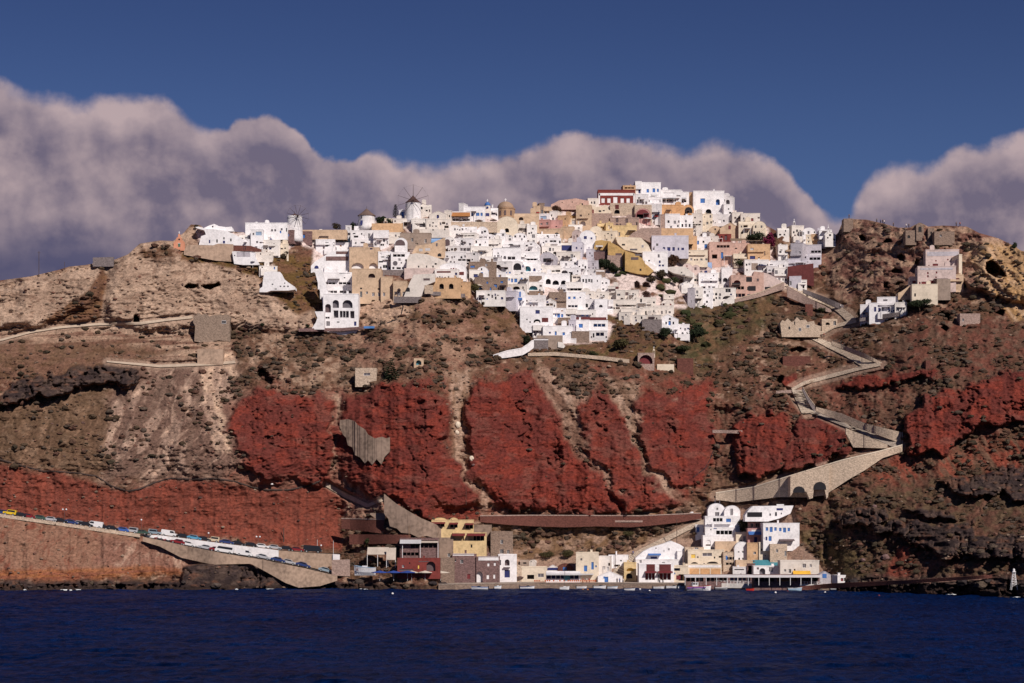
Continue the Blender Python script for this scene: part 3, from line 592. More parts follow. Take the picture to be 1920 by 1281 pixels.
SC.view_settings.view_transform = 'Standard'; SC.view_settings.look = 'None'; SC.view_settings.exposure = 0; SC.view_settings.gamma = 1
# ---------------------------------------------------------------- houses
LM = [("the left windmill with spread sails", 553, 425), ("the sailless round mill", 687, 412), ("the tall windmill", 774, 395),
 ("the big brown domed church", 948, 405), ("the small blue domed church", 914, 390), ("the red ridge mansion", 1155, 370), ("the tall white ridge house", 1215, 355),
 ("the tall arched white hotel", 635, 570), ("the tan house with white lunettes", 685, 510), ("the pale blue roofed chapel", 638, 455),
 ("the ochre stepped house", 1175, 485), ("the wide navy windowed house", 1255, 460), ("the blue roofed pink cottages", 1305, 505), ("the tiered pink hotel", 1390, 535),
 ("the crimson bougainvillea", 1425, 445), ("the battered maroon wall", 1500, 512), ("the pink hillside mansion", 1760, 500), ("the white arcade of dark arches", 1045, 527),
 ("the teal archway house", 989, 504), ("the vaulted house with blue balcony", 975, 560), ("the tan house with two dark arches", 835, 535),
 ("the white stair parapet", 960, 660), ("the lowest gabled village house", 1255, 600), ("the twin vaulted harbour church", 1357, 960),
 ("the yellow harbour hotel", 860, 1000), ("the blue shuttered harbour house", 1465, 1000), ("the teal roofed tavern", 1437, 1067), ("the cream blue shuttered harbour house", 1100, 1065),
 ("the salmon pink chapel", 336, 450), ("the white rock cut house", 520, 530), ("the red arched cave house", 1206, 400), ("the big twin vaulted ridge house", 1335, 380)]
NUM = ['no', 'one', 'two', 'three', 'four', 'five', 'six', 'seven', 'eight', 'nine', 'ten']
def relation(cx, cy):
    best = None
    for n, x, y in LM:
        d = math.hypot(cx-x, (cy-y)*1.2)
        if d < 6: continue
        if best is None or d < best[0]: best = (d, n, x, y)
    d, n, x, y = best; dx, dy = cx-x, cy-y
    if abs(dy) > 1.6*abs(dx): r = 'above' if dy < 0 else 'below'
    elif abs(dx) > 1.6*abs(dy): r = 'left of' if dx < 0 else 'right of'
    else: r = ('above ' if dy < 0 else 'below ')+('and left of' if dx < 0 else 'and right of')
    return ('just ' if d < 26 else 'well ' if d > 75 else '')+r+' '+n
AUTO = []   # things whose label is made unique at the end
def autolabel(o, desc, cx, cy): AUTO.append([o, desc, cx, cy])
def opening(pr, s):   # "wk 100 200 4 5" -> kind, colour, x,y,w,h
    k = s.split(); w, h = (float(k[3]), float(k[4])) if len(k) > 4 else ((3.2, 4.2) if k[0][0] != 'd' else (3.6, 7))
    return k[0][0], k[0][1], float(k[1]), float(k[2]), w, h
ALLH = []
def house(spec):
    """spec: 'x0 y0 x1 y1 kind colour [yaw] | openings | label | name'"""
    q = [t.strip() for t in spec.split('|')]+['', '', '']
    a = q[0].split(); x0, y0, x1, y1 = map(float, a[:4]); kind = a[4]; col = a[5]; yaw = float(a[6]) if len(a) > 6 else None
    out = pts(q[3]) if kind == 'p' else None
    cx = (x0+x1)/2; Y = terrMin(x0, x1, y1, y1-min(8, (y1-y0)*.4), 5, 3)-.35
    if len(a) > 7: Y -= float(a[7])
    m = Y/F; W = (x1-x0)*m; Hh = (y1-y0)*m; dep = min(14, max(5.5, Hh*1.25)); hw = W/2
    if yaw is None: yaw = rnd.uniform(-21, 14) if kind in 'fvg' and W < 12 else rnd.uniform(-3, 3)
    ox, oy, oz = P(cx, y1, Y)
    cn = WN[col]
    if col == 'W': col = rnd.choice(('W', 'W', 'W1', 'W2', 'W4', 'W3')) if not q[2] else 'W1'
    nm = q[4] if len(q) > 4 and q[4] else {'f': 'house', 'v': 'vaulted_house', 's': 'vaulted_house', 'g': 'gabled_house', 'p': 'house', 'b': 'house'}[kind]
    e = empty(nm, (ox, oy, oz), math.radians(yaw)); MW = wmat(col)
    L_ = lambda px: (px-cx)*m
    Zz = lambda py: (y1-py)*m
    ops = []
    if q[1].startswith('*'):
        n = int(q[1][1]); c = q[1][2]; rows = 2 if Hh > 5.2 and n > 2 else 1
        per = max(1, n//rows+(n % rows > 0)); k = 0
        for r in range(rows):
            for i in range(per):
                if k >= n: break
                xx = x0+(x1-x0)*(i+.5+rnd.uniform(-.13, .13))/per; yy = y1-(y1-y0)*(.30 if rows == 1 else .2 if r == 0 else .62)
                isd = (k == 0); hgt = min(2.1/m, (y1-y0)*.5) if isd else 1.1/m
                ops.append(('d' if isd else rnd.choice('wwa'), c, xx, y1-hgt/2-.3 if isd else yy-1, 1.0/m if isd else .85/m, hgt)); k += 1
    else:
        for s in q[1].split(';'):
            if s.strip(): ops.append(opening(None, s.strip()))
    # photographs of this town show a scatter of small dark openings; fill blank wall
    if kind in 'fvsg' and cn in ('white', 'ivory', 'cream') and not q[2] and (x1-x0) > 9:
        fr = random.Random(int(x0*31+y0)); want = int((x1-x0)*(y1-y0)/(100 if y0 < 700 else 220)); tries = 0
        ztop = y0+(2 if kind in 'fs' else (y1-y0)*.4)
        while len(ops) < want+0 and tries < 30:
            tries += 1; w_ = fr.uniform(2.4, 4.4); h_ = fr.uniform(2.6, 5.4); xx = fr.uniform(x0+2.2, x1-2.2); yy = fr.choice((y1-h_/2-1.2, y1-h_/2-1.2, (y0+y1)/2-fr.uniform(1, 3)))
            if yy+h_/2 > y1-.5 or any(abs(xx-o[2]) < (w_+o[4])/2+1 and abs(yy-o[3]) < (h_+o[5])/2+.8 for o in ops): continue
            kk = fr.choice('wwwadtt')
            if kk == 't':
                w_ = fr.uniform(6, 11); h_ = fr.uniform(3.4, 4.6)
                if xx-w_/2 < x0+1.5 or xx+w_/2 > x1-1.5 or any(abs(xx-o[2]) < (w_+o[4])/2+1 and abs(yy-o[3]) < (h_+o[5])/2+.8 for o in ops): kk = 'w'; w_ = 2.6
            ops.append((kk, fr.choice('kkkggnbm' if y0 > 480 else 'kkkggm'), xx, yy, w_, h_))
    # geometry of the facade
    if kind == 'f' or kind == 'b': zt = Hh; prof = None
    elif kind == 'v':
        r = min(hw, Hh*.55); zt = Hh-r; prof = [(hw*math.cos(PI*i/12), zt+r*math.sin(PI*i/12)) for i in range(13)]
    elif kind == 's': zt = Hh-min(1.6, Hh*.35); prof = None
    elif kind == 'g': zt = Hh-min(W*.28, Hh*.4); prof = [(hw, zt), (0, Hh), (-hw, zt)]
    holes = []; wm = MB()
    if kind != 'p':
        for o in ops:
            k, c, px, py, w_, h_ = o; xa, xb = L_(px-w_/2), L_(px+w_/2); za, zb = Zz(py+h_/2), Zz(py-h_/2)
            xa = max(xa, -hw+.12); xb = min(xb, hw-.12); za = max(za, .05)
            if zb > zt-.1 and kind in 'fb': zb = zt-.1
            if xb-xa < .2 or zb-za < .2: holes.append(None); continue
            if zb > zt-.05: holes.append((xa, xb, za, zb, False)); continue
            ok = not any(h and h[4] and xa < h[1]+.05 and xb > h[0]-.05 and za < h[3]+.05 and zb > h[2]-.05 for h in holes)
            holes.append((xa, xb, za, zb, ok))
        H2 = [h for h in holes if h and h[4]]
        xs = sorted({-hw, hw}|{h[0] for h in H2}|{h[1] for h in H2}); zs = sorted({-2.5, zt}|{h[2] for h in H2}|{h[3] for h in H2})
        for i in range(len(xs)-1):
            for j in range(len(zs)-1):
                mx, mz = (xs[i]+xs[i+1])/2, (zs[j]+zs[j+1])/2
                if any(h[0] < mx < h[1] and h[2] < mz < h[3] for h in H2): continue
                wm.poly([(xs[i], 0, zs[j]), (xs[i+1], 0, zs[j]), (xs[i+1], 0, zs[j+1]), (xs[i], 0, zs[j+1])])
        wm.poly([(-hw, 0, -2.5), (-hw, 0, zt), (-hw, dep, zt), (-hw, dep, -2.5)]); wm.poly([(hw, 0, -2.5), (hw, dep, -2.5), (hw, dep, zt), (hw, 0, zt)])
        wm.poly([(-hw, dep, -2.5), (-hw, dep, zt), (hw, dep, zt), (hw, dep, -2.5)])
        if kind in 'fbs': wm.poly([(-hw, 0, zt), (hw, 0, zt), (hw, dep, zt), (-hw, dep, zt)])
        if prof:
            wm.poly([(x, 0, z) for x, z in prof]); wm.poly([(x, dep, z) for x, z in prof][::-1])
    else:
        o2 = [(L_(x), Zz(y)) for x, y in out]; dep = min(dep, 7); wm.prism(o2, 0, dep)
        for o in ops:
            k, c, px, py, w_, h_ = o; holes.append((L_(px-w_/2), L_(px+w_/2), Zz(py+h_/2), Zz(py-h_/2), False))
    names = {'w': 'window', 'd': 'door', 'a': 'arched_opening', 't': 'loggia', 'r': 'round_window', 'p': 'wall_panel', 'l': 'balcony', 'n': 'awning', 'D': 'door'}
    cnt = {}; ck = {}
    kids = []
    for o, h in zip(ops, holes):
        if h is None: continue
        k, c, px, py, w_, h_ = o; xa, xb, za, zb, ok = h
        cnt[k] = cnt.get(k, 0)+1; ck[k] = c
        if k == 'l':      # balcony slab with a railing
            b = MB(); b.box(L_(px-w_/2), L_(px+w_/2), -1.3, -.01, Zz(py+h_/2)-.0, Zz(py+h_/2)+.22)
            b.box(L_(px-w_/2), L_(px+w_/2), -1.3, -1.2, Zz(py+h_/2)+.3, Zz(py-h_/2)); b.build('balcony', omat(c), e); continue
        if k == 'n':
            b = MB(); za2, zb2 = Zz(py+h_/2), Zz(py-h_/2); b.xprism([(-.02, zb2), (-2.0, za2), (-2.0, za2+.1), (-.02, zb2+.1)], L_(px-w_/2), L_(px+w_/2)); b.build('awning', omat(c), e); continue
        if k == 'p':
            b = MB(); b.box(L_(px-w_/2), L_(px+w_/2), -.06, -.005, Zz(py+h_/2), Zz(py-h_/2)); b.build('wall_panel', wmat(c.upper()) if c.upper() in WC or c.upper() in SCOL else omat(c), e); continue
        deep = {'w': .22, 'd': .3, 'a': 1.3, 't': 2.4, 'r': .12}.get(k, .2)
        if k == 'a' and (xb-xa) < 1.3: deep = .2
        if not ok: deep = -.04
        pane = MB()
        if ok:
            for (p1, p2) in (((xa, za), (xb, za)), ((xb, za), (xb, zb)), ((xb, zb), (xa, zb)), ((xa, zb), (xa, za))):
                wm.poly([(p1[0], 0, p1[1]), (p2[0], 0, p2[1]), (p2[0], deep, p2[1]), (p1[0], deep, p1[1])])
        mx = (xa+xb)/2; rx = (xb-xa)/2
        if k in 'ar':
            rz = min(rx, (zb-za)*(.75 if k == 'a' else .5)); zc = zb-rz if k == 'a' else (za+zb)/2
            arc = [(mx+rx*math.cos(PI*i/8), zc+rz*math.sin(PI*i/8)) for i in range(9)]
            if ok:
                wm.poly([(xb, -.004, zb), *[(x, -.004, z) for x, z in arc[:5]]][::-1]); wm.poly([(xa, -.004, zb), *[(x, -.004, z) for x, z in arc[4:]][::-1]])
                if k == 'r': 
                    arc2 = [(x, 2*zc-z) for x, z in arc]; wm.poly([(xb, -.004, za), *[(x, -.004, z) for x, z in arc2[:5]]]); wm.poly([(xa, -.004, za), *[(x, -.004, z) for x, z in arc2[4:]][::-1]])
                pane.box(xa, xb, deep, deep+.05, za, zb)
            else:
                if k == 'r': arc = arc+[(x, 2*zc-z) for x, z in arc[1:-1]][::-1]; pane.prism(arc, -.05, -.005)
                else: pane.prism(arc+[(xa, za), (xb, za)], -.05, -.005)
        else: pane.box(xa, xb, deep, deep+.05, za, zb) if ok else pane.box(xa, xb, -.05, -.005, za, zb)
        po = pane.build(names[k], omat(c), e)
        if k == 't' and (xb-xa) > 2.5:      # posts across a loggia
            b = MB(); n = max(1, int((xb-xa)/1.7))
            for i in range(1, n+1): xx = xa+(xb-xa)*i/(n+1); b.box(xx-.09, xx+.09, .05, .25, za, zb)
            b.box(xa, xb, .04, .16, za, za+min(.7, (zb-za)*.28)); b.build('parapet', MW, e)
        elif k in 'wd' and c in 'kg' and w_ >= 4 and h_ >= 4:
            b = MB(); y_ = deep-.05
            for (p_, q_, r_, s_) in ((xa, xa+.09, za, zb), (xb-.09, xb, za, zb), (xa+.09, xb-.09, zb-.09, zb), (xa+.09, xb-.09, za, za+.09), (mx-.04, mx+.04, za+.09, zb-.09)): b.box(p_, q_, y_, y_+.045, r_, s_)
            b.build('frame', omat('w'), po)
    wo = wm.build('wall', MW, e)
    # roof
    big = (x1-x0) > 12
    rb = MB(); rm = MW
    if kind == 'f':
        ph = .28
        rb.box(-hw-.07, hw+.07, -.07, .2, Hh-.02, Hh+ph); rb.box(-hw-.07, hw+.07, dep-.2, dep+.05, Hh-.02, Hh+ph)
        rb.box(-hw-.07, -hw+.2, .2, dep-.2, Hh-.02, Hh+ph); rb.box(hw-.2, hw+.07, .2, dep-.2, Hh-.02, Hh+ph); rb.box(-hw+.2, hw-.2, .2, dep-.2, Hh+.004, Hh+.06)
    elif kind == 'v':
        n = len(prof); i = 0
        for (a1, b1), (a2, b2) in zip(prof[:-1], prof[1:]):
            k1, k2 = 1.0+.06/max(hw, .1), 1
            rb.poly([(a1*k1, -.06, b1+.06), (a2*k1, -.06, b2+.06), (a2*k1, dep, b2+.06), (a1*k1, dep, b1+.06)])
            rb.poly([(a1, -.06, b1-.02), (a1*k1, -.06, b1+.06), (a2*k1, -.06, b2+.06), (a2, -.06, b2-.02)])
    elif kind == 's':
        r = Hh-zt; rb.xprism([(r*1.6*(1-math.cos(PI*i/12)), zt+r*math.sin(PI*i/12)+.01) for i in range(13)], -hw, hw)
    elif kind == 'g':
        rb.prism([(hw+.12, zt-.05), (hw+.12, zt+.06), (0, Hh+.14), (-hw-.12, zt+.06), (-hw-.12, zt-.05), (0, Hh+.01)], -.1, dep+.1)
    if rb.v:
        ro = rb.build('roof', rm, e)
    else: ro = None
    if kind in 'fs' and big and rnd.random() < .45 and not (q[4] if len(q) > 4 else ''):
        b = MB(); xx = rnd.uniform(-hw*.7, hw*.7); s = rnd.uniform(.25, .45); hh = rnd.uniform(.7, 1.5); yy = rnd.uniform(.6, 2.5)
        b.box(xx-s, xx+s, yy, yy+2*s, Hh+.05, Hh+hh); b.box(xx-s-.08, xx+s+.08, yy-.08, yy+2*s+.08, Hh+hh, Hh+hh+.12)
        b.build('chimney', MW, ro or e)
    if kind in 'fvg' and (x1-x0) > 11 and y0 < 640 and rnd.random() < .5 and q[2] == '' and col in 'WCI':
        b = MB(); b.box(-hw*.95, hw*.95, -rnd.uniform(1.3, 2.0), -.005, -2.2, rnd.uniform(.3, .6)); b.build('terrace', MW, e)
    if kind in 'fs' and y0 < 640 and rnd.random() < .35 and big:
        b = MB(); xx = rnd.uniform(-hw*.6, hw*.6); s_ = rnd.uniform(.8, 1.3); yy = rnd.uniform(1, 2.6); hh = rnd.uniform(1.2, 2.0)
        b.box(xx-s_, xx+s_, yy, yy+2, Hh, Hh+hh); b.prism([(xx+s_*math.cos(PI*i/6), Hh+hh-.01+.45*math.sin(PI*i/6)) for i in range(7)], yy, yy+2); b.build('stair_head', MW, e)
    if kind in 'fs' and y0 < 640 and rnd.random() < .4 and not q[2] and Hh > 3.4:
        b = MB(); zb9 = Hh*rnd.uniform(.42, .6); w9 = hw*rnd.uniform(.5, .98); xc9 = rnd.uniform(-(hw-w9), hw-w9); d9 = rnd.uniform(.7, 1.2)
        b.box(xc9-w9, xc9+w9, -d9, -.01, zb9-.15, zb9); b.box(xc9-w9, xc9+w9, -d9, -d9+.12, zb9, zb9+.6); b.build('balcony', MW, e)
    if kind in 'fvg' and y0 < 640 and rnd.random() < .30 and (x1-x0) > 14:
        b = MB(); sg = rnd.choice((-1, 1)); n = 9; xx0 = -sg*hw*.1; L9 = hw*.95; hz = min(2.8, Hh*.6)
        for i in range(n): xa9, xb9 = sorted((xx0+sg*L9*i/n, xx0+sg*L9*(i+1)/n)); b.box(xa9, xb9, -1.1, -.01, -2.0, hz*(i+1)/n)
        b.build('outside_stair', MW, e)
    if kind in 'fvs' and y0 < 640 and rnd.random() < .25 and (x1-x0) > 14:
        b = MB(); za9 = min(2.5, Hh*.5); w9 = rnd.uniform(.4, .9)*hw; xc9 = rnd.uniform(-hw+w9/2, hw-w9/2)
        b.box(xc9-w9/2, xc9+w9/2, -2.0, -.01, za9, za9+.12)
        for sx9 in (-1, 1): b.box(xc9+sx9*w9/2-.06, xc9+sx9*w9/2+.06, -1.95, -1.83, -1.5, za9)
        b.build('pergola', omat('m') if rnd.random() < .6 else omat('w'), e)
    # label
    kn = {'f': 'flat house', 'v': 'vaulted house', 's': 'barrel-roofed house', 'g': 'gabled house', 'p': 'sculpted house', 'b': 'block'}[kind]
    wn = cnt.get('w', 0)+cnt.get('r', 0); d = cnt.get('d', 0)
    if wn: ft = ' with %s %s window%s' % (NUM[min(wn, 10)], ON[ck.get('w', ck.get('r'))], 's' if wn > 1 else '')
    elif cnt.get('a', 0): ft = ' with %s %s arch%s' % (NUM[cnt['a']], ON[ck['a']], 'es' if cnt['a'] > 1 else '')
    elif cnt.get('t', 0): ft = ' with %s loggia' % ON[ck['t']]
    elif d: ft = ' with %s door' % ON[ck['d']]
    else: ft = ''
    asp = (x1-x0)/(y1-y0); sz = 'low ' if asp > 2.6 else 'narrow ' if asp < .75 else 'small ' if (x1-x0) < 13 else 'big ' if (x1-x0) > 40 else ''
    cat = 'house'
    if 'chapel' in nm or 'church' in nm: cat = 'church'
    elif 'wall' in nm: cat = 'wall'
    elif 'tower' in nm: cat = 'tower'
    if q[2]: tag(e, q[2], cat)
    else: tag(e, None, cat); autolabel(e, sz+cn+' '+kn+ft, cx, (y0+y1)/2)
    ALLH.append((e, x0, y0, x1, y1)); return e

def strip(name, topl, botl, col, label, cat='wall', thick=1.2, off=.35, cap=None, kind=None, lean=0.0):
    """a standing wall whose top and base follow two lines on the slope"""
    tp, bp = pts(topl) if isinstance(topl, str) else topl, pts(botl) if isinstance(botl, str) else botl
    xs0, xs1 = max(min(a for a, b in tp), min(a for a, b in bp)), min(max(a for a, b in tp), max(a for a, b in bp))
    n = max(2, int((xs1-xs0)/4)+1); xs = [xs0+(xs1-xs0)*i/(n-1) for i in range(n)]
    xs = sorted(set(xs)|{a for a, b in tp+bp if xs0 <= a <= xs1})
    ys = []
    for x in xs:
        a, b = curve(tp, x), curve(bp, x); ys.append(min(terrMin(max(x-3, xs0), min(x+3, xs1), b, b+(a-b)*f, 3, 2) for f in (.3, .7, 1.0))-off)
    ys0 = ys; ys = [min(ys0[max(0, i-1):i+2]) for i in range(len(ys0))]
    for _ in range(6): ys = [sum(ys[max(0, i-4):i+5])/len(ys[max(0, i-4):i+5]) for i in range(len(ys))]
    dd = max(0, max(a-b for a, b in zip(ys, ys0))*.7); ys = [y-dd-.1 for y in ys]
    org = P(xs[0], curve(bp, xs[0]), ys[0]); mb = MB(); pv = []
    for x, Y in zip(xs, ys):
        a, b = P(x, curve(tp, x), Y), P(x, curve(bp, x)+1.0, Y)
        f = lambda p, dy=0: (p[0]-org[0], p[1]-org[1]+dy, p[2]-org[2])
        pv.append((f(a, lean), f(b), f(a, thick+lean), f(b, thick+lean)))
    for (a, b, c, d), (a2, b2, c2, d2) in zip(pv[:-1], pv[1:]):
        mb.poly([b, b2, a2, a]); mb.poly([a, a2, c2, c]); mb.poly([c, c2, d2, d])
    mb.poly([pv[0][1], pv[0][0], pv[0][2], pv[0][3]]); mb.poly([pv[-1][1], pv[-1][3], pv[-1][2], pv[-1][0]])
    e = empty(name, org); mb.build('face', wmat(col), e)
    if cap:
        cb = MB()
        for (a, b, c, d), (a2, b2, c2, d2) in zip(pv[:-1], pv[1:]):
            g = lambda p, y, z: (p[0], p[1]+y, p[2]+z)
            cb.poly([g(a, -.12, -.02), g(a2, -.12, -.02), g(a2, -.12, .35), g(a, -.12, .35)]); cb.poly([g(a, -.12, .35), g(a2, -.12, .35), g(a2, .5, .35), g(a, .5, .35)])
        cb.build('coping', wmat(cap), e)
    tag(e, label, cat, kind=kind); return e
